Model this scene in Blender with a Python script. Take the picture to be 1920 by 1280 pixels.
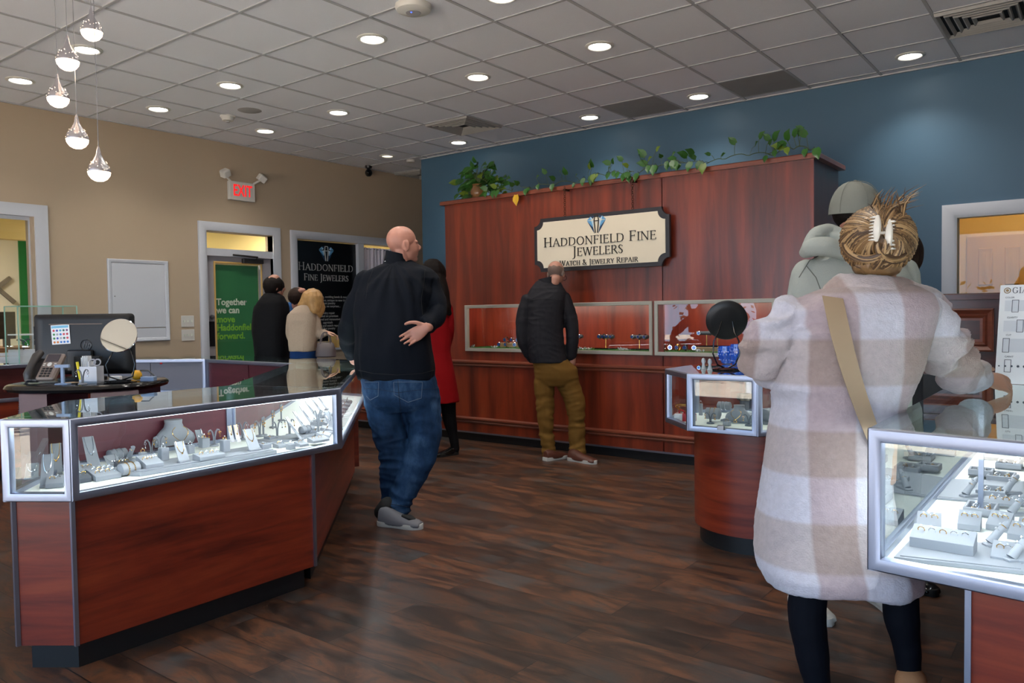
import bpy, bmesh, math, random
from mathutils import Vector, Matrix, noise
random.seed(7)
SC = bpy.context.scene
for o in list(bpy.data.objects): bpy.data.objects.remove(o)
PI = math.pi
# ------------------------------------------------------------------ camera
EYE = Vector((0, 0, 1.285)); FPX = 1466.0
YAW, PITCH, ROLL = math.radians(37.44), math.radians(-2.065), math.radians(-0.81)
FW = Vector((-math.sin(YAW)*math.cos(PITCH), math.cos(YAW)*math.cos(PITCH), math.sin(PITCH)))
_r = Vector((math.cos(YAW), math.sin(YAW), 0)); _u = _r.cross(FW)
RT = _r*math.cos(ROLL)+_u*math.sin(ROLL); UP = _u*math.cos(ROLL)-_r*math.sin(ROLL)
cd = bpy.data.cameras.new('camera'); cam = bpy.data.objects.new('camera', cd); SC.collection.objects.link(cam)
cam.matrix_world = Matrix(((RT.x, UP.x, -FW.x, EYE.x), (RT.y, UP.y, -FW.y, EYE.y), (RT.z, UP.z, -FW.z, EYE.z), (0, 0, 0, 1)))
cd.sensor_width = 36; cd.lens = 36*FPX/1920; cd.clip_start = 0.05
SC.camera = cam
V2F = Vector((-math.sin(YAW), math.cos(YAW), 0)); V2R = Vector((math.cos(YAW), math.sin(YAW), 0))
def D(px, py, z):
    """world point on the level z seen at photo pixel (px, py)"""
    d = FW+RT*(px-960)/FPX-UP*(py-640)/FPX; return EYE+d*((z-EYE.z)/d.z)
def U(px, py, c):
    """world point seen at photo pixel (px, py), at distance c along the view axis"""
    return EYE+(FW+RT*(px-960)/FPX-UP*(py-640)/FPX)*c
# ------------------------------------------------------------------ world, daylight, exposure
SC.view_settings.view_transform = 'Standard'; SC.view_settings.look = 'None'
SC.view_settings.gamma = 1; SC.view_settings.use_curve_mapping = False
SC.view_settings.exposure = 0.0
W = bpy.data.worlds.new('world'); SC.world = W; W.use_nodes = True
bg = W.node_tree.nodes['Background']; bg.inputs[0].default_value = (0.50, 0.72, 1.0, 1); bg.inputs[1].default_value = 4.2
def arealight(name, loc, look, sx, sy, power, color, portal=False):
    d = bpy.data.lights.new(name, 'AREA'); d.shape = 'RECTANGLE'; d.size = sx; d.size_y = sy; d.energy = power; d.color = color
    o = bpy.data.objects.new(name, d); SC.collection.objects.link(o); o.location = loc
    o.rotation_euler = Vector(look).to_track_quat('-Z', 'Y').to_euler()
    if portal: d.cycles.is_portal = True
    return o
arealight('daylight', (-2.2, -2.32, 1.4), (0, 1, 0), 10.2, 2.7, 1, (1, 1, 1), True)
sd = bpy.data.lights.new('sun', 'SUN'); sd.energy = 60; sd.angle = .01; sd.color = (1, .95, .88)
so = bpy.data.objects.new('sun', sd); SC.collection.objects.link(so); so.rotation_euler = Vector((.8, -.12, -.75)).to_track_quat('-Z', 'Y').to_euler()
# ------------------------------------------------------------------ materials
MATS = {}
def srgb(r, g, b):
    f = lambda c: c/255/12.92 if c/255 <= .04045 else ((c/255+.055)/1.055)**2.4
    return (f(r), f(g), f(b), 1)
def mat(name, col, rough=.5, metal=0., spec=.5, emis=None, es=0., coat=0., bump=None, var=None, sheen=0.):
    """bump=(scale,strength[,detail]); var=(scale,amount) mottles the colour"""
    if name in MATS: return MATS[name]
    m = bpy.data.materials.new(name); m.use_nodes = True; nt = m.node_tree; b = nt.nodes['Principled BSDF']
    if len(col) == 3: col = srgb(*col)
    b.inputs['Base Color'].default_value = col; b.inputs['Roughness'].default_value = rough; b.inputs['Metallic'].default_value = metal
    b.inputs['Specular IOR Level'].default_value = spec
    if coat: b.inputs['Coat Weight'].default_value = coat; b.inputs['Coat Roughness'].default_value = .1
    if sheen: b.inputs['Sheen Weight'].default_value = sheen; b.inputs['Sheen Roughness'].default_value = .5
    if emis: b.inputs['Emission Color'].default_value = srgb(*emis) if len(emis) == 3 else emis; b.inputs['Emission Strength'].default_value = es
    if bump or var: tc = nt.nodes.new('ShaderNodeTexCoord')
    if var:
        n = nt.nodes.new('ShaderNodeTexNoise'); n.inputs['Scale'].default_value = var[0]; n.inputs['Detail'].default_value = 6
        nt.links.new(tc.outputs['Object'], n.inputs['Vector'])
        x = nt.nodes.new('ShaderNodeMix'); x.data_type = 'RGBA'; k = var[1]
        x.inputs[6].default_value = tuple(c*(1-k) for c in col[:3])+(1,); x.inputs[7].default_value = tuple(min(1, c*(1+k)) for c in col[:3])+(1,)
        nt.links.new(n.outputs['Fac'], x.inputs[0]); nt.links.new(x.outputs[2], b.inputs['Base Color'])
    if bump:
        n = nt.nodes.new('ShaderNodeTexNoise'); n.inputs['Scale'].default_value = bump[0]; n.inputs['Detail'].default_value = bump[2] if len(bump) > 2 else 4
        nt.links.new(tc.outputs['Object'], n.inputs['Vector'])
        bp = nt.nodes.new('ShaderNodeBump'); bp.inputs['Strength'].default_value = bump[1]; bp.inputs['Distance'].default_value = .01
        nt.links.new(n.outputs['Fac'], bp.inputs['Height']); nt.links.new(bp.outputs[0], b.inputs['Normal'])
    MATS[name] = m; return m
def ramp(nt, stops, fac):
    r = nt.nodes.new('ShaderNodeValToRGB'); e = r.color_ramp.elements
    e[0].position, e[0].color = stops[0][0], srgb(*stops[0][1]); e[1].position, e[1].color = stops[-1][0], srgb(*stops[-1][1])
    for p, c in stops[1:-1]:
        x = e.new(p); x.color = srgb(*c)
    nt.links.new(fac, r.inputs[0]); return r.outputs[0]
def wood(name, stops, stretch, rough=.32, coat=.3, bscale=1.0):
    m = bpy.data.materials.new(name); m.use_nodes = True; nt = m.node_tree; b = nt.nodes['Principled BSDF']
    tc = nt.nodes.new('ShaderNodeTexCoord'); mp = nt.nodes.new('ShaderNodeMapping'); mp.inputs['Scale'].default_value = stretch
    nt.links.new(tc.outputs['Object'], mp.inputs['Vector'])
    n = nt.nodes.new('ShaderNodeTexNoise'); n.inputs['Scale'].default_value = bscale; n.inputs['Detail'].default_value = 8; n.inputs['Roughness'].default_value = .62; n.inputs['Distortion'].default_value = .4
    nt.links.new(mp.outputs[0], n.inputs['Vector'])
    nt.links.new(ramp(nt, stops, n.outputs['Fac']), b.inputs['Base Color'])
    b.inputs['Roughness'].default_value = rough; b.inputs['Coat Weight'].default_value = coat; b.inputs['Coat Roughness'].default_value = .3
    MATS[name] = m; return m
def glass(name, tint=(.93, .97, .96, 1), refl=1.0, rough=0.0):
    m = bpy.data.materials.new(name); m.use_nodes = True; nt = m.node_tree; nt.nodes.clear()
    o = nt.nodes.new('ShaderNodeOutputMaterial'); mx = nt.nodes.new('ShaderNodeMixShader'); t = nt.nodes.new('ShaderNodeBsdfTransparent'); g = nt.nodes.new('ShaderNodeBsdfGlossy')
    f = nt.nodes.new('ShaderNodeFresnel'); f.inputs[0].default_value = 1.5; k = nt.nodes.new('ShaderNodeMath'); k.operation = 'MULTIPLY'; k.inputs[1].default_value = refl; k.use_clamp = True
    # facing angle from either side: the same thin sheet of glass seen from inside the case
    geo = nt.nodes.new('ShaderNodeNewGeometry'); dt = nt.nodes.new('ShaderNodeVectorMath'); dt.operation = 'DOT_PRODUCT'
    nt.links.new(geo.outputs['Normal'], dt.inputs[0]); nt.links.new(geo.outputs['Incoming'], dt.inputs[1])
    ab = nt.nodes.new('ShaderNodeMath'); ab.operation = 'ABSOLUTE'; nt.links.new(dt.outputs['Value'], ab.inputs[0])
    om = nt.nodes.new('ShaderNodeMath'); om.operation = 'SUBTRACT'; om.inputs[0].default_value = 1; nt.links.new(ab.outputs[0], om.inputs[1])
    pw = nt.nodes.new('ShaderNodeMath'); pw.operation = 'POWER'; pw.inputs[1].default_value = 5; nt.links.new(om.outputs[0], pw.inputs[0])
    ml = nt.nodes.new('ShaderNodeMath'); ml.operation = 'MULTIPLY_ADD'; ml.inputs[1].default_value = .93; ml.inputs[2].default_value = .07; nt.links.new(pw.outputs[0], ml.inputs[0])
    nt.links.new(ml.outputs[0], k.inputs[0]); nt.nodes.remove(f)
    t.inputs[0].default_value = tint; g.inputs['Roughness'].default_value = rough; g.inputs[0].default_value = (.95, 1, .98, 1)
    nt.links.new(k.outputs[0], mx.inputs[0]); nt.links.new(t.outputs[0], mx.inputs[1]); nt.links.new(g.outputs[0], mx.inputs[2]); nt.links.new(mx.outputs[0], o.inputs[0])
    MATS[name] = m; return m
def crystal(name, col, rough=.05):
    m = mat(name, col, rough, 0, 1.0); m.node_tree.nodes['Principled BSDF'].inputs['Transmission Weight'].default_value = .6; return m
CH = [(.25, (58, 18, 9)), (.45, (104, 36, 18)), (.6, (132, 50, 24)), (.78, (152, 68, 34))]
wood('cherry_vertical', CH, (7, 7, .6), .34, .45)
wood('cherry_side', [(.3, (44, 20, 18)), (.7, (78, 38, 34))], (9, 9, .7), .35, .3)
wood('cherry_horizontal', [(.3, (72, 18, 9)), (.5, (118, 38, 18)), (.72, (142, 58, 28))], (1.3, 1.3, 16), .36, .25)
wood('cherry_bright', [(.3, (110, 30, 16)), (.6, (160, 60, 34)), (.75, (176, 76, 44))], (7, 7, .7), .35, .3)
wood('mahogany', [(.3, (44, 14, 12)), (.7, (80, 30, 26))], (1.2, 1.2, 12), .25, .5)
wood('maroon_laminate', [(.3, (74, 26, 38)), (.7, (96, 38, 50))], (2, 2, 12), .45, .1)
wood('purple_laminate', [(.3, (70, 34, 46)), (.7, (92, 48, 60))], (2, 2, 12), .4, .2)
M = MATS
mat('alu', (156, 164, 184), .36, 1.0, bump=(400, .02)); mat('alu_dark', (120, 116, 112), .4, 1.0)
mat('chrome', (225, 225, 230), .06, 1.0); mat('steel', (150, 152, 156), .3, 1.0)
mat('brass', (196, 152, 82), .22, 1.0); mat('gold', (230, 178, 92), .15, 1.0); mat('silver', (225, 228, 235), .12, 1.0)
mat('black_kick', (14, 15, 18), .45); mat('black_gloss', (10, 10, 12), .12); mat('black_plastic', (18, 19, 22), .38); mat('black_matte', (10, 10, 11), .75)
mat('white_deck', (232, 236, 232), .6); mat('grey_leatherette', (128, 132, 140), .55, bump=(500, .08)); mat('grey_dark_pad', (74, 78, 86), .6, bump=(500, .08)); mat('white_pad', (214, 214, 220), .6)
mat('trim_white', (196, 200, 208), .45); mat('trim_silver', (186, 184, 178), .4)
mat('blue_wall_paint', (64, 97, 120), .48, bump=(160, .04)); mat('tan_wall_paint', (178, 160, 137), .6, bump=(160, .04), var=(.6, .02))
mat('white_paint', (222, 220, 212), .6); mat('yellow_paint', (214, 196, 132), .6); mat('cream_paint', (206, 168, 100), .6)
mat('green_sign', (58, 124, 80), .45); mat('green_wall', (20, 120, 60), .5); mat('lime', (140, 196, 64), .5); mat('off_white', (222, 224, 210), .5)
mat('led', (255, 255, 255), .5, emis=(235, 244, 255), es=9); mat('lamp_disc', (255, 255, 255), .5, emis=(255, 250, 240), es=14)
mat('lamp_dim', (255, 255, 255), .5, emis=(255, 246, 226), es=1.5); mat('pendant_glow', (255, 255, 255), .5, emis=(255, 222, 190), es=10)
mat('exit_red', (240, 30, 30), .5, emis=(255, 30, 36), es=.8); mat('plastic_white', (205, 203, 196), .45)
mat('cream_board', (226, 214, 190), .5, var=(3, .03)); mat('sign_edge', (40, 38, 42), .4); mat('sign_letter', (52, 46, 40), .35, .4)
mat('diamond_blue', (96, 160, 206), .3); mat('diamond_pale', (190, 214, 228), .3); mat('diamond_navy', (30, 62, 96), .35); mat('poster_black', (9, 9, 11), .3)
mat('poster_letter', (190, 188, 184), .5); mat('leaf', (44, 90, 28), .4, var=(14, .35)); mat('leaf_yellow', (96, 118, 34), .4, var=(14, .3)); mat('stem', (70, 84, 40), .6); mat('pot_glaze', (120, 84, 50), .2, var=(9, .4)); mat('turf', (52, 110, 38), .8)
mat('chain_rust', (70, 44, 30), .5, .7); mat('mirror', (196, 198, 190), .02, 1.0); mat('paper', (228, 232, 236), .6); mat('curtain', (232, 226, 236), .8)
glass('case_glass', (.93, .97, .955, 1), 1.0); glass('case_top_glass', (.90, .955, .94, 1), 1.25); glass('window_glass', (.97, .98, .97, 1), .35)
# floor: rustic plank vinyl
def floor_mat():
    m = bpy.data.materials.new('plank_floor'); m.use_nodes = True; nt = m.node_tree; b = nt.nodes['Principled BSDF']; L = nt.links.new
    tc = nt.nodes.new('ShaderNodeTexCoord')
    br = nt.nodes.new('ShaderNodeTexBrick'); br.inputs['Scale'].default_value = 1; br.inputs['Brick Width'].default_value = 1.22; br.inputs['Row Height'].default_value = .178
    br.inputs['Mortar Size'].default_value = .0022; br.inputs['Color1'].default_value = (0, 0, 0, 1); br.inputs['Color2'].default_value = (1, 1, 1, 1); br.inputs['Mortar'].default_value = (.5, .5, .5, 1); br.offset = .37
    L(tc.outputs['Object'], br.inputs['Vector'])
    mp = nt.nodes.new('ShaderNodeMapping'); mp.inputs['Scale'].default_value = (2.6, 8.5, 1); L(tc.outputs['Object'], mp.inputs['Vector'])
    ad = nt.nodes.new('ShaderNodeVectorMath'); ad.operation = 'MULTIPLY_ADD'; ad.inputs[1].default_value = (13, 7, 5); L(br.outputs['Color'], ad.inputs[0]); L(mp.outputs[0], ad.inputs[2])
    n1 = nt.nodes.new('ShaderNodeTexNoise'); n1.inputs['Scale'].default_value = 1.0; n1.inputs['Detail'].default_value = 9; n1.inputs['Roughness'].default_value = .68; n1.inputs['Distortion'].default_value = .9; L(ad.outputs[0], n1.inputs['Vector'])
    c1 = ramp(nt, [(.3, (32, 24, 20)), (.44, (66, 46, 36)), (.52, (98, 63, 43)), (.58, (126, 78, 49)), (.66, (78, 66, 58)), (.78, (116, 108, 100))], n1.outputs['Fac'])
    n2 = nt.nodes.new('ShaderNodeTexNoise'); n2.inputs['Scale'].default_value = 2.6; n2.inputs['Detail'].default_value = 7; n2.inputs['Roughness'].default_value = .65
    a2 = nt.nodes.new('ShaderNodeVectorMath'); a2.operation = 'MULTIPLY_ADD'; a2.inputs[1].default_value = (3, 9, 5); L(br.outputs['Color'], a2.inputs[0]); L(tc.outputs['Object'], a2.inputs[2]); L(a2.outputs[0], n2.inputs['Vector'])
    mx = nt.nodes.new('ShaderNodeMix'); mx.data_type = 'RGBA'; mx.blend_type = 'MIX'
    r2 = nt.nodes.new('ShaderNodeMapRange'); r2.inputs[1].default_value = .5; r2.inputs[2].default_value = .68; r2.inputs[4].default_value = .9; L(n2.outputs['Fac'], r2.inputs[0])
    L(r2.outputs[0], mx.inputs[0]); L(c1, mx.inputs[6]); mx.inputs[7].default_value = srgb(80, 81, 80)
    m3 = nt.nodes.new('ShaderNodeMix'); m3.data_type = 'RGBA'; m3.blend_type = 'MULTIPLY'; m3.inputs[0].default_value = 1
    r3 = nt.nodes.new('ShaderNodeMapRange'); r3.inputs[3].default_value = .34; r3.inputs[4].default_value = .70; L(br.outputs['Color'], r3.inputs[0]); L(mx.outputs[2], m3.inputs[6]); L(r3.outputs[0], m3.inputs[7])
    m4 = nt.nodes.new('ShaderNodeMix'); m4.data_type = 'RGBA'; L(br.outputs['Fac'], m4.inputs[0]); L(m3.outputs[2], m4.inputs[6]); m4.inputs[7].default_value = srgb(18, 14, 12)
    L(m4.outputs[2], b.inputs['Base Color'])
    rr = nt.nodes.new('ShaderNodeMapRange'); rr.inputs[3].default_value = .3; rr.inputs[4].default_value = .5; L(n1.outputs['Fac'], rr.inputs[0]); L(rr.outputs[0], b.inputs['Roughness'])
    bp = nt.nodes.new('ShaderNodeBump'); bp.inputs['Strength'].default_value = .35; bp.inputs['Distance'].default_value = .004; L(n1.outputs['Fac'], bp.inputs['Height']); L(bp.outputs[0], b.inputs['Normal'])
    MATS['plank_floor'] = m
floor_mat()
mat('ceiling_tile', (224, 226, 232), .85, bump=(220, .25, 6), var=(300, .035)); mat('tee_bar', (172, 173, 176), .6)
# ------------------------------------------------------------------ mesh helpers
class MB:
    def __init__(s): s.v = []; s.f = []; s.m = []; s.mi = 0; s.sm = []; s.smooth = False
    def add(s, vs, fs, smooth=None):
        k = len(s.v); s.v += [Vector(v) for v in vs]
        for f in fs: s.f.append([i+k for i in f]); s.m.append(s.mi); s.sm.append(s.smooth if smooth is None else smooth)
        return s
    def box(s, x0, x1, y0, y1, z0, z1, T=None):
        vs = [Vector((x, y, z)) for x in (x0, x1) for y in (y0, y1) for z in (z0, z1)]
        if T is not None: vs = [T @ v for v in vs]
        return s.add(vs, [(0, 1, 3, 2), (4, 6, 7, 5), (0, 4, 5, 1), (2, 3, 7, 6), (0, 2, 6, 4), (1, 5, 7, 3)])
    def bbox(s, x0, x1, y0, y1, z0, z1, b=.004, T=None):
        """box with chamfered vertical and top edges"""
        P = lambda x0, x1, y0, y1, c: [(x0+c, y0), (x1-c, y0), (x1, y0+c), (x1, y1-c), (x1-c, y1), (x0+c, y1), (x0, y1-c), (x0, y0+c)]
        rings = [[Vector((x, y, z0)) for x, y in P(x0, x1, y0, y1, b)], [Vector((x, y, z1-b)) for x, y in P(x0, x1, y0, y1, b)], [Vector((x, y, z1)) for x, y in P(x0+b, x1-b, y0+b, y1-b, b*.6)]]
        if T is not None: rings = [[T @ v for v in r] for r in rings]
        return s.loft(rings, smooth=False)
    def prism(s, poly, z0, z1, T=None):
        n = len(poly); a = sum(poly[i][0]*poly[(i+1) % n][1]-poly[(i+1) % n][0]*poly[i][1] for i in range(n))
        if a < 0: poly = poly[::-1]
        vs = [Vector((p[0], p[1], z0)) for p in poly]+[Vector((p[0], p[1], z1)) for p in poly]
        if T is not None: vs = [T @ v for v in vs]
        return s.add(vs, [tuple(range(n))[::-1], tuple(range(n, 2*n))]+[(i, (i+1) % n, (i+1) % n+n, i+n) for i in range(n)])
    def loft(s, rings, smooth=True, caps=True, closed=True):
        n = len(rings[0]); vs = [v for r in rings for v in r]; fs = []
        for k in range(len(rings)-1):
            for i in range(n if closed else n-1):
                j = (i+1) % n; fs.append((k*n+i, k*n+j, (k+1)*n+j, (k+1)*n+i))
        if caps and closed: fs += [tuple(range(n))[::-1], tuple(range((len(rings)-1)*n, len(rings)*n))]
        return s.add(vs, fs, smooth)
    def tube(s, pts, r, seg=8, smooth=True, caps=True, flat=1.0):
        pts = [Vector(p) for p in pts]; rs = r if isinstance(r, (list, tuple)) else [r]*len(pts); rings = []
        t = (pts[1]-pts[0]).normalized(); a = Vector((0, 0, 1)) if abs(t.z) < .9 else Vector((1, 0, 0)); n = (a-t*a.dot(t)).normalized()
        for i, p in enumerate(pts):
            t = (pts[min(i+1, len(pts)-1)]-pts[max(i-1, 0)]).normalized(); n = (n-t*n.dot(t)).normalized(); b = t.cross(n)
            rings.append([p+(n*math.cos(2*PI*k/seg)*flat+b*math.sin(2*PI*k/seg))*rs[i] for k in range(seg)])
        return s.loft(rings, smooth, caps)
    def ring(s, c, R, r, nrm=(0, 0, 1), seg=16, rs=5, sx=1.0):
        nrm = Vector(nrm).normalized(); a = nrm.orthogonal().normalized(); b = nrm.cross(a); c = Vector(c); vs = []; fs = []
        for i in range(seg):
            t = 2*PI*i/seg; d = a*math.cos(t)*sx+b*math.sin(t)
            for j in range(rs):
                u = 2*PI*j/rs; vs.append(c+d*R+(d*math.cos(u)+nrm*math.sin(u))*r)
        for i in range(seg):
            for j in range(rs): fs.append((i*rs+j, ((i+1) % seg)*rs+j, ((i+1) % seg)*rs+(j+1) % rs, i*rs+(j+1) % rs))
        return s.add(vs, fs, True)
    def lathe(s, prof, c=(0, 0, 0), seg=24, T=None, smooth=True, hollow=False):
        if hollow: prof = list(prof)+[prof[0]]
        c = Vector(c); rings = [[c+Vector((r*math.cos(2*PI*i/seg), r*math.sin(2*PI*i/seg), z)) for i in range(seg)] for r, z in prof]
        if T is not None: rings = [[T @ v for v in q] for q in rings]
        return s.loft(rings, smooth, not hollow)
    def ell(s, c, rx, ry, rz, seg=14, T=None, Rm=None):
        c = Vector(c); rings = []
        for k in range(1, seg//2):
            p = PI*k/(seg//2); ring = []
            for i in range(seg):
                v = Vector((rx*math.sin(p)*math.cos(2*PI*i/seg), ry*math.sin(p)*math.sin(2*PI*i/seg), -rz*math.cos(p)))
                if Rm is not None: v = Rm @ v
                v = c+v; ring.append(T @ v if T is not None else v)
            rings.append(ring)
        n = len(s.v); s.loft(rings, True, True); return s
    def poly(s, pts): return s.add(pts, [tuple(range(len(pts)))])
    def build(s, name, mats, parent=None, world=True, label=None):
        me = bpy.data.meshes.new(name)
        vs = s.v
        if parent is not None and world:
            iw = WM(parent).inverted(); vs = [iw @ v for v in vs]
        me.from_pydata([tuple(v) for v in vs], [], s.f)
        if not isinstance(mats, (list, tuple)): mats = [mats]
        for m in mats: me.materials.append(MATS[m] if isinstance(m, str) else m)
        me.polygons.foreach_set('material_index', s.m); me.polygons.foreach_set('use_smooth', s.sm)
        me.set_sharp_from_angle(angle=math.radians(38))
        bm = bmesh.new(); bm.from_mesh(me); bmesh.ops.recalc_face_normals(bm, faces=bm.faces); bm.to_mesh(me); bm.free()
        o = bpy.data.objects.new(name, me); SC.collection.objects.link(o)
        if parent is not None: o.parent = parent
        if label: o['label'] = label
        return o
def WM(o):
    m = Matrix.LocRotScale(o.location, o.rotation_euler, o.scale)
    return WM(o.parent) @ m if o.parent else m
def thing(name, label, cat, loc=(0, 0, 0), rz=0., group=None):
    o = bpy.data.objects.new(name, None); o.empty_display_size = .05; SC.collection.objects.link(o)
    o.location = loc; o.rotation_euler = (0, 0, rz); o['label'] = label; o['category'] = cat
    if group: o['group'] = group
    return o
def tag(o, label, cat, group=None):
    o['label'] = label; o['category'] = cat
    if group: o['group'] = group
    return o
def struct(name, mb, m):
    o = mb.build(name, m); o['kind'] = 'structure'; return o
def dup(root, loc, rz, label, group=None, scale=None):
    r = root.copy(); SC.collection.objects.link(r); r.location = loc; r.rotation_euler = (0, 0, rz); r['label'] = label
    if scale: r.scale = (scale,)*3
    if group: r['group'] = group
    for ch in list(root.children):
        c = ch.copy(); SC.collection.objects.link(c); c.parent = r
        for g in ch.children:
            d = g.copy(); SC.collection.objects.link(d); d.parent = c
    return r
def frame(mb, O, X, Y, N, w, h, prof):
    """mitred picture-frame moulding: prof = [(inset, height above the plane)]"""
    O, X, Y, N = Vector(O), Vector(X).normalized(), Vector(Y).normalized(), Vector(N).normalized(); rings = []
    for i, d in prof: rings.append([O+X*i+Y*i+N*d, O+X*(w-i)+Y*i+N*d, O+X*(w-i)+Y*(h-i)+N*d, O+X*i+Y*(h-i)+N*d])
    return mb.loft(rings, smooth=False, caps=False)
def text_mesh(body, size, O, X, Y, N, depth=.002, offset=0., align='LEFT', squeeze=1.0, line=1.0):
    cu = bpy.data.curves.new('t', 'FONT'); cu.body = body; cu.size = size; cu.extrude = depth/2; cu.offset = offset; cu.align_x = align; cu.resolution_u = 3; cu.space_line = line
    to = bpy.data.objects.new('t', cu); SC.collection.objects.link(to); dg = bpy.context.evaluated_depsgraph_get(); dg.update()
    me = bpy.data.meshes.new_from_object(to.evaluated_get(dg)); bpy.data.objects.remove(to); bpy.data.curves.remove(cu)
    O, X, Y, N = Vector(O), Vector(X).normalized(), Vector(Y).normalized(), Vector(N).normalized(); mb = MB()
    mb.add([O+X*v.co.x*squeeze+Y*v.co.y+N*(v.co.z+depth/2) for v in me.vertices], [tuple(p.vertices) for p in me.polygons]); bpy.data.meshes.remove(me)
    return mb
# classical small-cap letters drawn as thick and thin strokes with serifs; unit height 1
_T, _N = .13, .055
GLY = {
 'H': (.78, [((.14, 0), (.14, 1), _T), ((.64, 0), (.64, 1), _T), ((.14, .5), (.64, .5), _N)], [.14, .64], [.14, .64]),
 'A': (.80, [((.08, 0), (.40, 1), _N), ((.40, 1), (.72, 0), _T), ((.18, .34), (.61, .34), _N)], [.08, .72], []),
 'D': (.80, [((.14, 0), (.14, 1), _T)]+[((.14, 1), (.36, 1), _N), ((.36, 1), (.58, .9), _N), ((.58, .9), (.69, .68), _T*.9), ((.69, .68), (.69, .32), _T), ((.69, .32), (.58, .1), _T*.9), ((.58, .1), (.36, 0), _N), ((.36, 0), (.14, 0), _N)], [.14], [.14]),
 'O': (.86, [((.43+.34*math.cos(a), .5+.5*math.sin(a)), (.43+.34*math.cos(a+PI/8), .5+.5*math.sin(a+PI/8)), _N+(_T-_N)*abs(math.cos(a+PI/16))) for a in [i*PI/8 for i in range(16)]], [], []),
 'N': (.80, [((.12, 0), (.12, 1), _N), ((.12, 1), (.68, 0), _T), ((.68, 0), (.68, 1), _N)], [.12], [.1, .68]),
 'F': (.58, [((.14, 0), (.14, 1), _T), ((.14, 1), (.52, 1), _N), ((.14, .52), (.44, .52), _N), ((.52, 1), (.52, .84), _N), ((.44, .6), (.44, .44), _N)], [.14], [.14]),
 'I': (.30, [((.15, 0), (.15, 1), _T)], [.15], [.15]),
 'E': (.62, [((.14, 0), (.14, 1), _T), ((.14, 1), (.52, 1), _N), ((.14, .52), (.46, .52), _N), ((.14, 0), (.56, 0), _N), ((.52, 1), (.52, .85), _N), ((.56, 0), (.56, .16), _N), ((.46, .6), (.46, .44), _N)], [.14], [.14]),
 'L': (.58, [((.14, 0), (.14, 1), _T), ((.14, 0), (.54, 0), _N), ((.54, 0), (.54, .17), _N)], [.14], [.14]),
 'J': (.36, [((.2, -.1), (.2, 1), _T), ((.2, -.1), (.14, -.24), _T*.8), ((.14, -.24), (.0, -.3), _N)], [], [.2]),
 'W': (1.06, [((.06, 1), (.3, 0), _T), ((.3, 0), (.52, .96), _N), ((.52, .96), (.76, 0), _T), ((.76, 0), (.98, 1), _N)], [], [.08, .52, .98]),
 'R': (.72, [((.14, 0), (.14, 1), _T), ((.14, 1), (.4, 1), _N), ((.4, 1), (.54, .88), _T*.8), ((.54, .88), (.54, .66), _T), ((.54, .66), (.4, .53), _T*.8), ((.4, .53), (.14, .5), _N), ((.34, .5), (.68, 0), _T)], [.14], [.14]),
 'S': (.54, [((.46, .82), (.4, .96), _N), ((.4, .96), (.24, 1), _N), ((.24, 1), (.1, .88), _T*.8), ((.1, .88), (.1, .7), _T), ((.1, .7), (.42, .36), _T), ((.42, .36), (.44, .16), _T), ((.44, .16), (.3, 0), _T*.7), ((.3, 0), (.14, .02), _N), ((.14, .02), (.07, .2), _N)], [], []),
 'T': (.62, [((.31, 0), (.31, 1), _T), ((.04, 1), (.58, 1), _N), ((.04, 1), (.04, .84), _N), ((.58, 1), (.58, .84), _N)], [.31], []),
 'C': (.72, [((.36+.3*math.cos(a), .5+.5*math.sin(a)), (.36+.3*math.cos(a+PI/8), .5+.5*math.sin(a+PI/8)), _N+(_T-_N)*abs(math.cos(a+PI/16))) for a in [PI/4+i*PI/8 for i in range(12)]]+[((.62, .98), (.62, .74), _N)], [], []),
 'G': (.78, [((.36+.3*math.cos(a), .5+.5*math.sin(a)), (.36+.3*math.cos(a+PI/8), .5+.5*math.sin(a+PI/8)), _N+(_T-_N)*abs(math.cos(a+PI/16))) for a in [PI/4+i*PI/8 for i in range(12)]]+[((.62, .98), (.62, .74), _N), ((.62, .1), (.62, .42), _T), ((.5, .42), (.72, .42), _N)], [], []),
 'Y': (.70, [((.06, 1), (.35, .5), _T), ((.35, .5), (.62, 1), _N), ((.35, .5), (.35, 0), _T)], [.35], [.08, .62]),
 'P': (.64, [((.14, 0), (.14, 1), _T), ((.14, 1), (.4, 1), _N), ((.4, 1), (.54, .88), _T*.8), ((.54, .88), (.54, .62), _T), ((.54, .62), (.4, .48), _T*.8), ((.4, .48), (.14, .46), _N)], [.14], [.14]),
 '&': (.82, [((.7, .44), (.36, 0), _N), ((.36, 0), (.16, .04), _T*.7), ((.16, .04), (.08, .22), _T), ((.08, .22), (.44, .68), _N), ((.44, .68), (.44, .88), _T*.8), ((.44, .88), (.3, 1), _N), ((.3, 1), (.18, .86), _T*.8), ((.18, .86), (.22, .66), _T), ((.22, .66), (.74, 0), _T)], [], []),
 ' ': (.36, [], [], [])}
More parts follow.
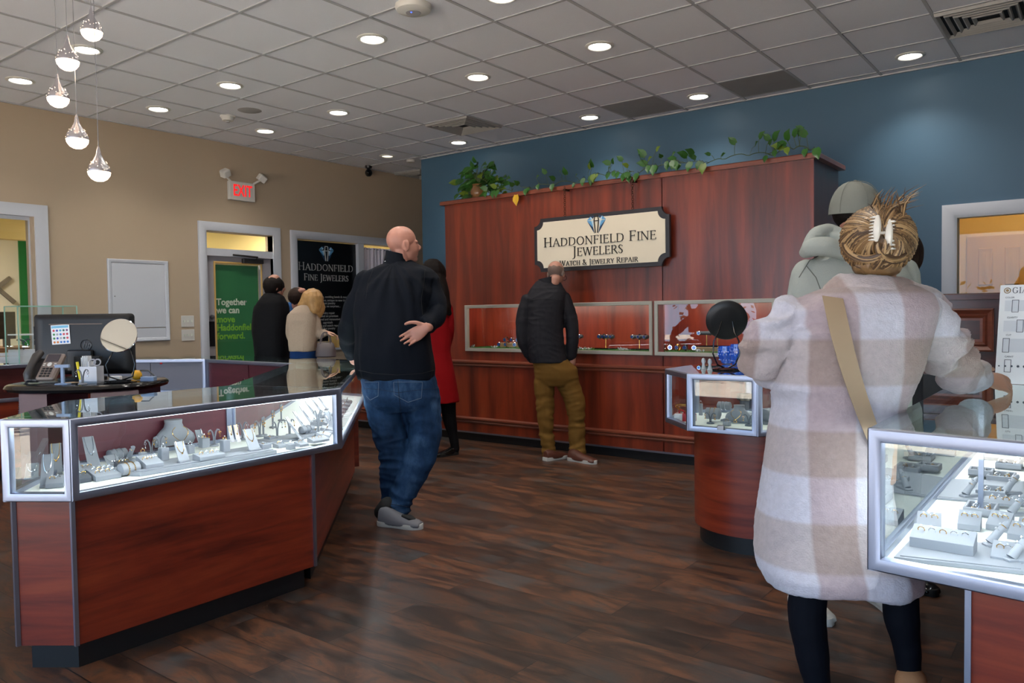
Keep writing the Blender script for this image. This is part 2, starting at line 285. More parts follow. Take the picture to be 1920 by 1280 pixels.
def serif_text(words, cap, O, X, Y, N, depth=.004, sc=.78, squeeze=.9, center=True, track=.05, width=None):
    """capitals for the first letter of each word, small capitals for the rest"""
    O, X, Y, N = Vector(O), Vector(X).normalized(), Vector(Y).normalized(), Vector(N).normalized()
    if width: squeeze = width/(sum((GLY[c][0]+track)*(cap if (i == 0 or words[i-1] == ' ' or c == '&') else cap*sc) for i, c in enumerate(words)))
    lay = []; x = 0; first = True
    for ch in words:
        h = cap*(1 if (first or ch == '&') else sc); g = GLY[ch]; lay.append((x, h, g)); x += (g[0]+track)*h*squeeze; first = (ch == ' ')
    off = -x/2 if center else 0; mb = MB()
    def P(u, v, d): return O+X*(u+off)+Y*v+N*d
    def stroke(x0, h, a, b, w):
        a = Vector((a[0]*squeeze, a[1])); b = Vector((b[0]*squeeze, b[1])); d = (b-a)
        if d.length < 1e-6: return
        d.normalize(); n = Vector((-d.y, d.x))*w/2*.95; a = a-d*w*.22; b = b+d*w*.22
        q = [a+n, a-n, b-n, b+n]
        mb.add([P(x0+p.x*h, p.y*h, dd) for dd in (0, depth) for p in q], [(4, 5, 6, 7), (0, 1, 5, 4), (1, 2, 6, 5), (2, 3, 7, 6), (3, 0, 4, 7), (3, 2, 1, 0)])
    for x0, h, g in lay:
        for a, b, w in g[1]: stroke(x0, h, a, b, w)
        for sx in g[2]: stroke(x0, h, (sx-.11, .02), (sx+.11, .02), .045)
        for sx in g[3]: stroke(x0, h, (sx-.11, .98), (sx+.11, .98), .045)
    return mb, x
def diamond_logo(parent, O, X, Y, N, s, dark='sign_letter', name='diamond_emblem'):
    """faceted gem outline with a letter H in the middle; s = half width"""
    O, X, Y, N = Vector(O), Vector(X).normalized(), Vector(Y).normalized(), Vector(N).normalized()
    P = lambda u, v, d=.002: O+X*u*s+Y*v*s+N*d
    mb = MB()
    def tri(mi, d, *pts): mb.mi = mi; mb.add([P(u, v, 0) for u, v in pts]+[P(u, v, d) for u, v in pts], [tuple(range(len(pts), 2*len(pts)))]+[(i, (i+1) % len(pts), (i+1) % len(pts)+len(pts), i+len(pts)) for i in range(len(pts))])
    for sg in (-1, 1):
        tri(0, .003, (sg*.98, .36), (sg*.62, .66), (sg*.56, .34)); tri(1, .003, (sg*.62, .66), (sg*.36, .44), (sg*.56, .34)); tri(2, .003, (sg*.6, .7), (sg*.2, .72), (sg*.36, .46))
        tri(0, .003, (sg*.98, .3), (sg*.56, .28), (sg*.34, -.3)); tri(1, .003, (sg*.54, .26), (sg*.3, .3), (sg*.32, -.25)); tri(2, .003, (sg*.9, .2), (sg*.34, -.32), (sg*.2, -.86))
        tri(3, .004, (sg*.2, .72), (sg*.28, .3), (sg*.16, -.82), (sg*.06, -.82), (sg*.18, .3), (sg*.12, .72))
    tri(3, .004, (-.2, .3), (.2, .3), (.2, .22), (-.2, .22)); tri(3, .004, (-.2, .76), (.2, .76), (.2, .7), (-.2, .7))
    return mb.build(name, ['diamond_blue', 'diamond_pale', 'diamond_navy', dark], parent)
# ------------------------------------------------------------------ the room shell
HC = 3.332; XL = -8.24; YB = 7.53; XR = 3.6; YF = -2.3; GX0, GY0, G = -4.669, 3.744, .6096
struct('floor', MB().box(XL-.15, XR+.15, YF-.15, 11.1, -.1, 0), 'plank_floor')
mb = MB().box(XL-.15, XR+.15, YF-.15, 11.1, HC, HC+.1); struct('ceiling', mb, 'ceiling_tile')
mb = MB()
for k in range(-6, 15):
    x = GX0+k*G
    if XL < x < XR: mb.box(x-.011, x+.011, YF, 11, HC-.007, HC+.001)
for k in range(-10, 12):
    y = GY0+k*G
    if YF < y < 11: mb.box(XL, XR, y-.011, y+.011, HC-.0065, HC+.001)
struct('trim_1', mb, 'tee_bar')
mb = MB().box(XL, XL+.022, YF, 11, HC-.012, HC).box(-7.23, XR, YB-.022, YB, HC-.012, HC)
struct('trim_2', mb, 'tee_bar')
def holed(mb, u0, u1, z0, z1, holes, put):
    us = sorted({u0, u1}|{h[0] for h in holes}|{h[1] for h in holes}); zs = sorted({z0, z1}|{h[2] for h in holes}|{h[3] for h in holes})
    for a, b in zip(us, us[1:]):
        for c, d in zip(zs, zs[1:]):
            if not any(h[0] <= (a+b)/2 <= h[1] and h[2] <= (c+d)/2 <= h[3] for h in holes): put(mb, a, b, c, d)
    return mb
HL = [(1.5, 3.2, .95, 2.28), (5.02, 5.92, 0, 2.28), (6.28, 8.25, .95, 2.27)]
struct('wall_left', holed(MB(), YF-.15, 11.1, 0, HC, HL, lambda m, a, b, c, d: m.box(XL-.15, XL, a, b, c, d)), 'tan_wall_paint')
struct('wall_back', holed(MB(), -7.23, XR+.15, 0, HC, [(-1.03, .35, .98, 2.04)], lambda m, a, b, c, d: m.box(a, b, YB, YB+.12, c, d)), 'blue_wall_paint')
struct('wall_passage', MB().box(-7.23, -7.11, YB+.12, 11.0, 0, HC), 'blue_wall_paint')
struct('wall_far', MB().box(XL, -7.11, 11.0, 11.12, 0, HC), 'tan_wall_paint')
struct('wall_right', MB().box(XR, XR+.15, YF-.15, YB, 0, HC), 'tan_wall_paint')
HF = [(-7.2, -5.2, .05, 2.75), (-5.0, -3.2, .05, 2.75), (-3.0, -1.2, .05, 2.75), (-1.0, .8, .05, 2.75), (1.0, 2.8, .05, 2.75)]
struct('wall_front', holed(MB(), XL, XR, 0, HC, HF, lambda m, a, b, c, d: m.box(a, b, YF-.15, YF, c, d)), 'tan_wall_paint')
for i, h in enumerate(HF):
    mb = MB(); frame(mb, (h[0], YF-.04, h[2]), (1, 0, 0), (0, 0, 1), (0, 1, 0), h[1]-h[0], h[3]-h[2], [(0, -.06), (0, .0), (.05, .0), (.05, -.06)])
    struct('window_%d' % (i+4), mb, 'trim_white')
struct('baseboard_left', holed(MB(), YF, 11, 0, .11, [(4.92, 6.02, 0, .11)], lambda m, a, b, c, d: m.box(XL, XL+.015, a, b, c, d)), 'trim_white')
struct('baseboard_back', MB().box(-7.23, XR, YB-.015, YB, 0, .11), 'trim_white')
# outside the shop front: paving and shrubs in daylight
struct('ground', MB().box(-30, 25, -30, YF-.16, -.2, -.1), mat('paving', (190, 176, 162), .8, var=(3, .2)))
mb = MB()
for i in range(700):
    x = random.uniform(-9, -1); y = random.uniform(-7.4, -6.4); z = random.uniform(.0, 1.9)
    s = random.uniform(.05, .13); a = random.uniform(0, 6.3); b = random.uniform(-1, 1)
    d1 = Vector((math.cos(a), math.sin(a), b)).normalized()*s; d2 = d1.orthogonal().normalized()*s*.5
    p = Vector((x, y, z)); mb.add([p-d1, p+d2, p+d1, p-d2], [(0, 1, 2, 3)])
for i in range(14): x = -8.6+i*.58; mb.tube([(x, -6.9, -.1), (x+.1, -6.9, .9), (x-.1, -6.8, 1.6)], .03, 5)
tag(mb.build('shrub_row', mat('shrub', (40, 56, 34), .8)), 'dark leafy shrub row outside the shop front windows', 'shrub')['kind'] = 'stuff'
# ---- the bank room behind the tan wall
XK = -11.6
mb = MB().box(XK-.1, XK, -1, 8.6, -.05, 3.2); struct('wall_bank', mb, 'white_paint')
struct('wall_bank_end', MB().box(XK, XL-.15, 8.5, 8.6, -.05, 3.2).box(XK, XL-.15, -1, -.9, -.05, 3.2), 'yellow_paint')
struct('floor_bank', MB().box(XK, XL-.15, -1, 8.6, -.05, 0), mat('carpet', (110, 104, 96), .9))
struct('ceiling_bank', MB().box(XK, XL-.15, -1, 8.6, 2.62, 2.75), 'yellow_paint')
struct('trim_3', MB().box(-9.9, -9.75, -1, 8.5, 2.19, 2.62), 'yellow_paint')
struct('wall_bank_green', MB().box(XK, XK+.03, 4.325, 4.75, 0, 2.6), 'green_wall')
a = U(-26, 566, 10.9)
def k_letter():
    m = MB(); w = .05; O = Vector((XK+.01, 3.95, 1.52)); Y = Vector((0, 1, 0)); Z = Vector((0, 0, 1)); N = Vector((1, 0, 0))
    for p, q in [((0, 0), (0, .5)), ((.02, .13), (.26, .33)), ((.09, .2), (.3, 0))]:
        A = O+Y*p[0]+Z*p[1]; B = O+Y*q[0]+Z*q[1]; d = (B-A).normalized(); n = d.cross(N)*w/2
        m.add([v+N*t for t in (0, .04) for v in (A+n, A-n, B-n, B+n)], [(4, 5, 6, 7), (0, 1, 5, 4), (1, 2, 6, 5), (2, 3, 7, 6), (3, 0, 4, 7)])
    return m
tag(k_letter().build('wall_letter', mat('letter_grey', (120, 116, 112), .5)), 'grey letter k on the white wall beyond the left window', 'letter')
for i, (x, y) in enumerate([(-10.4, 2.9), (-9.1, 5.0), (-9.1, 7.2)]):  # first lamp is real; the other two are added out of view to brighten the soffit
    t = thing('round_ceiling_lamp', ['round lit ceiling lamp seen through the left window', 'unseen added lamp brightening the soffit beyond the door transom', 'unseen added lamp brightening the room beyond the curtained window'][i], 'lamp', (x, y, 2.5))
    MB().lathe([(.0, .02), (.3, .02), (.3, .12), (.0, .12)], seg=24).build('housing', 'plastic_white', t, False); MB().lathe([(0, 0), (.28, 0), (.28, .02), (0, .02)], seg=24).build('diffuser', mat('bank_lamp', (255, 255, 255), .5, emis=(255, 240, 214), es=60), t, False)
# bank desk and green screen seen low in the window
t = thing('reception_desk', 'pale desk with a wood edge seen through the left window', 'desk', (-9.8, 3.2, 0))
MB().box(-10.2, -9.4, 2.5, 3.75, 0, .95).build('body', 'cream_paint', t); MB().box(-10.25, -9.35, 2.45, 3.8, .95, .99).build('top', mat('desk_edge', (120, 84, 60), .5), t)
t = thing('office_monitor', 'small dark monitor standing on the desk beyond the left window', 'monitor', (-9.7, 3.5, .99))
MB().box(-9.72, -9.69, 3.38, 3.56, 1.08, 1.38).build('screen', 'black_plastic', t); MB().box(-9.73, -9.68, 3.44, 3.5, .99, 1.08).build('stand', 'black_plastic', t)
# ---- casings on the tan wall (normal +x): profile stands off the wall
def casing(name, y0, y1, z0, z1, w, lo=True):
    m = MB(); X, Y, N = (0, 1, 0), (0, 0, 1), (1, 0, 0)
    if lo: frame(m, (XL, y0, z0), X, Y, N, y1-y0, z1-z0, [(0, 0), (0, .028), (.012, .034), (w-.03, .03), (w-.012, .022), (w, .018), (w, -.1)])
    else:
        pr = [(0, 0), (0, .028), (.012, .034), (w-.03, .03), (w-.012, .022), (w, .018), (w, -.1)]; rings = []
        for i, d in pr: rings.append([Vector((XL+d, y0+i, 0)), Vector((XL+d, y0+i, z1-i)), Vector((XL+d, y1-i, z1-i)), Vector((XL+d, y1-i, 0))])
        m.loft(rings, False, False, closed=False)
    return struct(name, m, 'trim_white')
casing('window_1', 1.38, 3.336, .83, 2.393, .115); casing('window_2', 6.178, 8.36, .83, 2.375, .1); casing('trim_4', 4.92, 6.02, 0, 2.385, .1, False)
def pane(name, y0, y1, z0, z1, x=XL-.07): return struct(name, MB().box(x, x+.004, y0, y1, z0, z1), 'window_glass')
pane('window_1_glass', 1.495, 3.225, .945, 2.28)
struct('window_1_sash', frame(MB(), (XL-.07, 1.495, .945), (0, 1, 0), (0, 0, 1), (1, 0, 0), 1.73, 1.335, [(0, 0), (0, .02), (.035, .02), (.035, 0)]), 'trim_white')
# door_1 with a transom above
d = thing('door_1', 'glazed door under a transom with a green notice behind the glass', 'door', (XL-.06, 5.47, 0)); d['kind'] = 'structure'
leaf = MB(); y0, y1 = 5.03, 5.91; xd = XL-.06
holed(leaf, y0, y1, .01, 2.0, [(y0+.115, y1-.15, .25, 1.925)], lambda m, a, b, c, e: m.box(xd-.022, xd+.022, a, b, c, e)); leaf.build('leaf', mat('door_grey', (152, 148, 152), .5), d)
MB().box(xd-.004, xd, y0+.115, y1-.15, .25, 1.925).build('glass', 'window_glass', d)
frame(MB(), (xd+.022, y0+.1, .235), (0, 1, 0), (0, 0, 1), (1, 0, 0), .655, 1.705, [(0, 0), (.004, .008), (.018, .008), (.022, 0)]).build('glazing_bead', 'cream_paint', d)
MB().box(XL-.1, XL+.0, 5.02, 5.92, 2.0, 2.085).build('transom_bar', 'trim_white', d)
MB().box(XL-.06, XL-.056, 5.02, 5.92, 2.085, 2.28).build('transom_glass', 'window_glass', d)
MB().lathe([(.0, 0), (.022, 0), (.028, .02), (.022, .04), (0, .045)], T=Matrix.Translation((xd+.022, y0+.055, 1.29)) @ Matrix.Rotation(PI/2, 4, 'Y'), seg=16).build('door_knob', 'steel', d)
MB().bbox(xd+.022, xd+.035, y0+.02, y0+.09, .95, 1.24).build('lock_plate', 'black_plastic', d)
c_ = MB().bbox(xd+.022, xd+.07, 5.5, 5.78, 1.93, 1.985); c_.tube([(xd+.06, 5.68, 1.985), (xd+.09, 5.68, 2.005), (xd+.07, 5.36, 2.02)], .011, 6); c_.build('door_closer', mat('closer_grey', (66, 62, 62), .4, .6), d)
g = thing('green_notice', 'green notice behind the door glass with white and lime lettering', 'sign', (xd-.03, 5.4, 1.1))
MB().box(xd-.032, xd-.024, y0+.135, y1-.155, .3, 1.905).build('panel', 'green_sign', g)
for body, sz, z, col in [('Together', .108, 1.431, 'off_white'), ('we can', .108, 1.335, 'off_white'), ('move', .108, 1.227, 'lime'), ('Haddonfield', .108, 1.129, 'lime'), ('forward.', .108, 1.028, 'lime')]:
    text_mesh(body, sz, (xd-.024, y0+.15, z), (0, 1, 0), (0, 0, 1), (1, 0, 0), .002, .003, squeeze=1.0 if body != 'Haddonfield' else .98).build('lettering', col, g)
# bank wall behind the transom is bright yellow: the soffit trim_3
# window_2: black poster, mullion, curtain
struct('window_2_mullion', MB().box(XL-.09, XL+.012, 7.30, 7.40, .93, 2.275), 'trim_white'); pane('window_2_glass', 6.278, 8.26, .93, 2.275, XL-.1)
g = thing('jeweller_poster', 'black poster with a gem emblem and silver lettering in the window', 'poster', (XL-.05, 6.79, 1.1))
MB().box(XL-.06, XL-.045, 6.28, 7.3, .95, 2.26).build('board', 'poster_black', g)
diamond_logo(g, (XL-.045, 6.79, 2.115), (0, 1, 0), (0, 0, 1), (1, 0, 0), .125, 'poster_letter')
mbt, w1 = serif_text('HADDONFIELD', .1, (XL-.045, 6.79, 1.883), (0, 1, 0), (0, 0, 1), (1, 0, 0), .003, .84, width=.92); mbt.build('lettering', 'poster_letter', g)
mbt, w1 = serif_text('FINE JEWELERS', .086, (XL-.045, 6.79, 1.752), (0, 1, 0), (0, 0, 1), (1, 0, 0), .003, .86, width=.75); mbt.build('lettering', 'poster_letter', g)
for i, (s_, z) in enumerate([('engagement rings, wedding bands & more', 1.525), ('diamonds, gemstones, antique to new designs', 1.479), ('custom jewelry', 1.44), ('insured, so, no surprises...', 1.40), ('jewelry repair', 1.31), ('handled on premises', 1.27), ('restored and remounted', 1.226), ('appraisals', 1.184), ('watch and watch repair', 1.142), ('of fine jewelry', 1.104)]):
    text_mesh(s_, .042, (XL-.045, 6.79, z), (0, 1, 0), (0, 0, 1), (1, 0, 0), .001, 0, 'CENTER').build('small_lettering', 'poster_letter', g)
rings = []
for k in range(61):
    y = 7.41+.84*k/60; dx = .012*math.sin(k*1.35)+.006*math.sin(k*.5)
    rings.append([Vector((XL-.06+dx, y, .96)), Vector((XL-.06+dx, y, 2.2)), Vector((XL-.057+dx*1.4, y, 2.235)), Vector((XL-.063+dx, y, 2.235)), Vector((XL-.064+dx, y, 2.2)), Vector((XL-.064+dx, y, .96))])
t = thing('window_curtain', 'pale gathered curtain in the window beside the black poster', 'curtain', (XL-.06, 7.8, .96))
MB().loft(rings, True, True).build('cloth', 'curtain', t); MB().tube([(XL-.06, 7.4, 2.215), (XL-.06, 8.26, 2.215)], .006, 6).build('curtain_rod', 'chrome', t)
# service hatch, switch plates, exit sign
t = thing('wall_hatch', 'white wooden access hatch on the tan wall beside the switches', 'hatch', (XL, 4.22, 1.04))
frame(MB(), (XL, 3.895, 1.04), (0, 1, 0), (0, 0, 1), (1, 0, 0), .655, .87, [(0, 0), (0, .018), (.008, .024), (.028, .02), (.04, .01), (.04, 0)]).build('hatch_frame', 'trim_white', t)
MB().bbox(XL, XL+.012, 3.935, 4.51, 1.19, 1.868).build('hatch_door', 'trim_white', t); MB().bbox(XL, XL+.009, 3.935, 4.51, 1.08, 1.183).build('lower_board', 'trim_white', t)
MB().lathe([(0, 0), (.006, 0), (.006, .01), (0, .01)], T=Matrix.Translation((XL+.012, 3.96, 1.52)) @ Matrix.Rotation(PI/2, 4, 'Y'), seg=10).build('knob', 'steel', t)
for i, z in enumerate([1.185, 1.03]):
    t = thing('switch_plate', ['white triple light switch plate, the upper of two', 'white triple light switch plate, the lower of two'][i], 'light switch', (XL, 4.77, z), 0, 'light switch plates beside the door')
    MB().bbox(XL, XL+.007, 4.69, 4.845, z, z+.125, .003).build('plate', 'plastic_white', t)
    for k in range(3): MB().box(XL+.007, XL+.018, 4.715+.045*k, 4.727+.045*k, z+.05, z+.076).build('toggle', 'off_white', t)
t = thing('exit_sign', 'white exit sign box with red letters and two spot lamps', 'exit sign', (XL, 5.48, 2.66))
MB().bbox(XL, XL+.05, 5.31, 5.655, 2.665, 2.885, .006).build('housing', 'plastic_white', t)
text_mesh('EXIT', .19, (XL+.05, 5.485, 2.716), (0, 1, 0), (0, 0, 1), (1, 0, 0), .003, .002, 'CENTER', .66).build('lettering', 'exit_red', t)
for yy, dy in [(5.30, -.04), (5.67, .05)]:
    l_ = MB().bbox(-.045, .045, -.05, .05, 0, .08, .012, Matrix.Translation((XL+.06, yy+dy, 2.925)) @ Matrix.Rotation(.5 if dy < 0 else -.5, 4, 'X') @ Matrix.Rotation(.4, 4, 'Y')); l_.tube([(XL+.04, yy+(.03 if dy < 0 else -.03), 2.88), (XL+.06, yy+dy, 2.93)], .014, 6); l_.build('spot_lamp', 'plastic_white', t)
# ---- room behind the blue wall's window
xs = -1.143
m = MB(); frame(m, (xs, YB, .87), (1, 0, 0), (0, 0, 1), (0, -1, 0), 1.6, 1.275, [(0, 0), (0, .025), (.012, .03), (.085, .026), (.1, .018), (.112, .014), (.112, -.1)]); struct('window_3', m, 'trim_white')
struct('window_3_glass', MB().box(-1.03, .35, YB+.05, YB+.054, .98, 2.04), 'window_glass')
struct('wall_office', MB().box(-1.6, 1.2, 9.3, 9.4, 0, 2.7).box(-1.7, -1.6, YB+.12, 9.4, 0, 2.7).box(1.2, 1.3, YB+.12, 9.4, 0, 2.7).box(-1.6, 1.2, YB+.12, 9.4, 2.6, 2.7), mat('office_paint', (232, 208, 150), .6))
struct('floor_office', MB().box(-1.7, 1.3, YB+.12, 9.4, 0, .02), 'carpet')
def panel_door(name, x0, x1, y):
    t = thing(name, '', 'door', ((x0+x1)/2, y, .02)); t['kind'] = 'structure'; del t['category']; del t['label']
    MB().box(x0, x1, y-.03, y, .02, 2.0).build('leaf', 'cream_paint', t); w = (x1-x0-.3)/2
    for i in range(2):
        for z0, z1 in [(.2, .85), (.95, 1.42), (1.5, 1.88)]: frame(MB(), (x0+.1+i*(w+.1), y-.03, z0), (1, 0, 0), (0, 0, 1), (0, -1, 0), w, z1-z0, [(0, 0), (.01, .012), (.03, .004), (.04, .004), (.06, .012), (w/2-.001, .012)]).build('raised_panel', 'cream_paint', t)
panel_door('door_2', -1.18, -.62, 9.3); panel_door('door_3', -.45, .3, 9.28)
struct('trim_5', MB().box(-.52, -.45, 9.24, 9.3, 0, 2.08).box(-.52, .4, 9.24, 9.3, 2.03, 2.1), 'cream_paint')
t = thing('office_ceiling_lamp', 'warm ceiling lamp in the yellow office behind the window', 'lamp', (-.6, 8.3, 2.5))
MB().lathe([(0, .1), (.15, .1), (.15, .04), (.13, .0), (0, 0)], seg=20).build('diffuser', mat('office_glow', (255, 255, 255), .5, emis=(255, 208, 138), es=30), t, False)
# ---- ceiling fittings
def cell(i, j): return GX0+(i+.5)*G, GY0+(j+.5)*G
DL = [(-5, -2), (-3, -2), (-5, 0), (-3, 0), (-5, 2), (-3, 2), (0, 0), (0, 2), (-3, 5), (2, 2), (0, 5), (2, 5), (5, 5), (2, 0), (0, -2), (2, -2), (5, 2), (5, 0), (5, -2), (-5, 5)]
DLN = ['nearest the left edge above the tan wall', 'behind the pendant lamp cords', 'between the pendant lamps and the exit sign', 'beside the smoke detector tile, near the pendants', 'in front of the exit sign', 'between the round speaker and the square grille', 'beside the white wireless box', 'in the middle of the ceiling behind the wireless box', 'beyond the square grille near the corner of the blue wall', 'first from the right of the middle row', 'over the left part of the wood wall cabinet', 'between the two dark return grilles', 'at the far right against the blue wall', 'cut by the top edge of the photo', 'over the near left counter', 'above the middle of the floor', 'right, over the island', 'right, over the near case', 'at the near right', 'small and dim above the dome camera']
dl0 = None
for n_, (i, j) in enumerate(DL):
    x, y = cell(i, j); lb = 'round recessed downlight '+DLN[n_]
    if n_ == 19:
        t = thing('recessed_downlight', 'small round unlit downlight above the dome camera', 'downlight', (x, y, HC), 0, 'recessed downlights in the tile ceiling')
        MB().lathe([(.085, -.012), (.1, -.004), (.1, 0), (.07, 0), (.07, -.012)], seg=24, hollow=True).build('trim_ring', 'plastic_white', t, False); MB().lathe([(0, -.004), (.068, -.004), (.068, 0), (0, 0)], seg=24).build('lens', 'lamp_dim', t, False); continue
    if dl0 is None:
        dl0 = t = thing('recessed_downlight', lb, 'downlight', (x, y, HC), 0, 'recessed downlights in the tile ceiling')
        MB().lathe([(.092, -.014), (.112, -.006), (.112, 0), (.082, 0), (.084, -.010)], seg=32, hollow=True).build('trim_ring', 'plastic_white', t, False)
        MB().lathe([(0, -.004), (.081, -.004), (.081, -.001), (0, -.001)], seg=28).build('lens', 'lamp_disc', t, False)
    else: t = dup(dl0, (x, y, HC), 0, lb)
    sp = bpy.data.lights.new('downlight_beam', 'SPOT'); sp.energy = 26; sp.spot_size = math.radians(118); sp.spot_blend = .9; sp.shadow_soft_size = .07; sp.color = (1, .93, .84)
    so = bpy.data.objects.new('downlight_beam', sp); SC.collection.objects.link(so); so.parent = t; so.location = (0, 0, -.03)
def diffuser(i, j, lab):
    x, y = cell(i, j); t = thing('air_diffuser', lab, 'air vent', (x, y, HC), 0, 'square air diffusers')
    MB().box(-.29, .29, -.29, .29, -.004, -.002).build('throat', 'black_matte', t, False); m = MB()
    for q in (0, .05, .1, .15, .2): frame(m, (-.295+q, -.295+q, -.004), (1, 0, 0), (0, 1, 0), (0, 0, -1), .59-2*q, .59-2*q, [(0, .0), (0, .006), (.004, .024), (.012, .026), (.026, .004), (.022, .002), (.01, .02)])
    m.build('louvre', mat('vent_grey', (150, 148, 144), .5), t, False)
diffuser(-2, 4, 'square slatted air vent in front of the blue wall corner'); diffuser(6, 4, 'square air vent at the top right corner'); diffuser(-6, 7, 'air vent in the passage beside the blue wall')
for i, j, l in [(3, 5, 'dark perforated return grille on the right, near the blue wall'), (1, 5, 'dark perforated return grille left of a downlight, near the blue wall')]:
    x, y = cell(i, j); t = thing('return_grille', l, 'air vent', (x, y, HC), 0, 'dark return air grilles')
    MB().bbox(-.292, .292, -.292, .292, -.006, -.001).build('plate', mat('grille_dark', (150, 147, 142), .6, bump=(900, .3), var=(3, .2)), t, False)
x, y = -6.806, 4.66
tag(MB().lathe([(0, -.006), (.1, -.006), (.115, -.001), (.115, 0), (0, 0)], seg=28).build('ceiling_speaker', mat('speaker_grey', (160, 158, 156), .7)), 'flat round grey speaker grille in the ceiling', 'speaker').location = (x, y, HC)
t = thing('smoke_detector', 'white smoke detector on the ceiling beside the round speaker', 'smoke detector', (-7.152, 4.639, HC))
MB().lathe([(0, 0), (.075, 0), (.075, -.015), (.06, -.03), (.055, -.05), (.0, -.055)][::-1], seg=24).build('housing', 'plastic_white', t, False); MB().lathe([(0, -.054), (.022, -.056), (.02, -.066), (0, -.068)][::-1], seg=16).build('sensor', 'speaker_grey', t, False)
t = thing('smoke_detector', 'small white detector on the ceiling near the blue wall corner', 'smoke detector', (-7.388, 7.496, HC))
MB().lathe([(0, 0), (.06, 0), (.055, -.03), (.0, -.035)][::-1], seg=20).build('housing', 'plastic_white', t, False)
t = thing('wireless_box', 'white rounded wireless box on the ceiling with a blue light', 'router', (-3.69, 3.796, HC), .2)
MB().lathe([(0, -.052), (.08, -.05), (.112, -.036), (.122, -.015), (.12, 0), (0, 0)], seg=36).build('housing', 'plastic_white', t, False); MB().lathe([(0, -.053), (.05, -.052), (.055, -.045), (0, -.045)], seg=24).build('face_disc', 'speaker_grey', t, False)
MB().box(-.004, .004, -.03, -.022, -.056, -.053).build('status_light', mat('blue_dot', (40, 80, 255), .5, emis=(60, 90, 255), es=4), t, False)
t = thing('dome_camera', 'small black dome camera hanging at the top of the tan wall', 'security camera', (-8.1, 7.4, HC))
MB().lathe([(0, 0), (.05, 0), (.045, -.03), (.02, -.04), (.0, -.04)][::-1], seg=16).build('mount', 'black_plastic', t, False); MB().ell((0, 0, -.095), .05, .05, .055).build('housing', 'black_plastic', t, False); MB().ell((.03, -.03, -.1), .03, .03, .03).build('lens', 'black_gloss', t, False)
# pendant drops
pp = [(172, 60), (127, 115), (109, 185), (145, 262), (186, 323)]; PL = ['topmost of the five teardrop pendants', 'second teardrop pendant from the top', 'third teardrop pendant, furthest left', 'fourth teardrop pendant from the top', 'lowest of the five teardrop pendants']; C0 = 3.9
lens_c = Vector((0, 0, 0))
for k, (px, py) in enumerate(pp):
    c = C0+[.12, -.1, .1, .0, -.08][k]; P = U(px, py, c); t = thing('pendant_lamp', 'chrome and glass '+PL[k]+', on a thin cord', 'pendant lamp', (P.x, P.y, P.z), 0, 'teardrop pendant lamps')
    T = Matrix.Translation(P); r = .053
    MB().lathe([(.003, .125), (.008, .11), (.012, .085), (.024, .06), (.044, .032), (r, .008), (r, 0), (r-.004, 0)], c=P, seg=28).build('cap', mat('drop_chrome', (210, 206, 210), .12, 1.0, bump=(320, .25)), t)
    MB().lathe([(0, -.045), (.02, -.042), (.036, -.032), (.048, -.015), (r-.002, 0), (0, .001)], c=P, seg=28).build('bowl', 'pendant_glow', t)
    m = MB()
    for q in range(26):
        a = q*2.4; h = .006+.05*((q*7) % 26)/26; rr = r*(1-.0*h)*(1-(h/.075)**1.3*.62)+.001; m.ell(P+Vector((math.cos(a)*rr, math.sin(a)*rr, h)), .0014, .0014, .0014, 6)
    m.build('sparkle_holes', 'pendant_glow', t); MB().tube([P+Vector((0, 0, .12)), (P.x, P.y, HC)], .0016, 5).build('cord', 'steel', t)
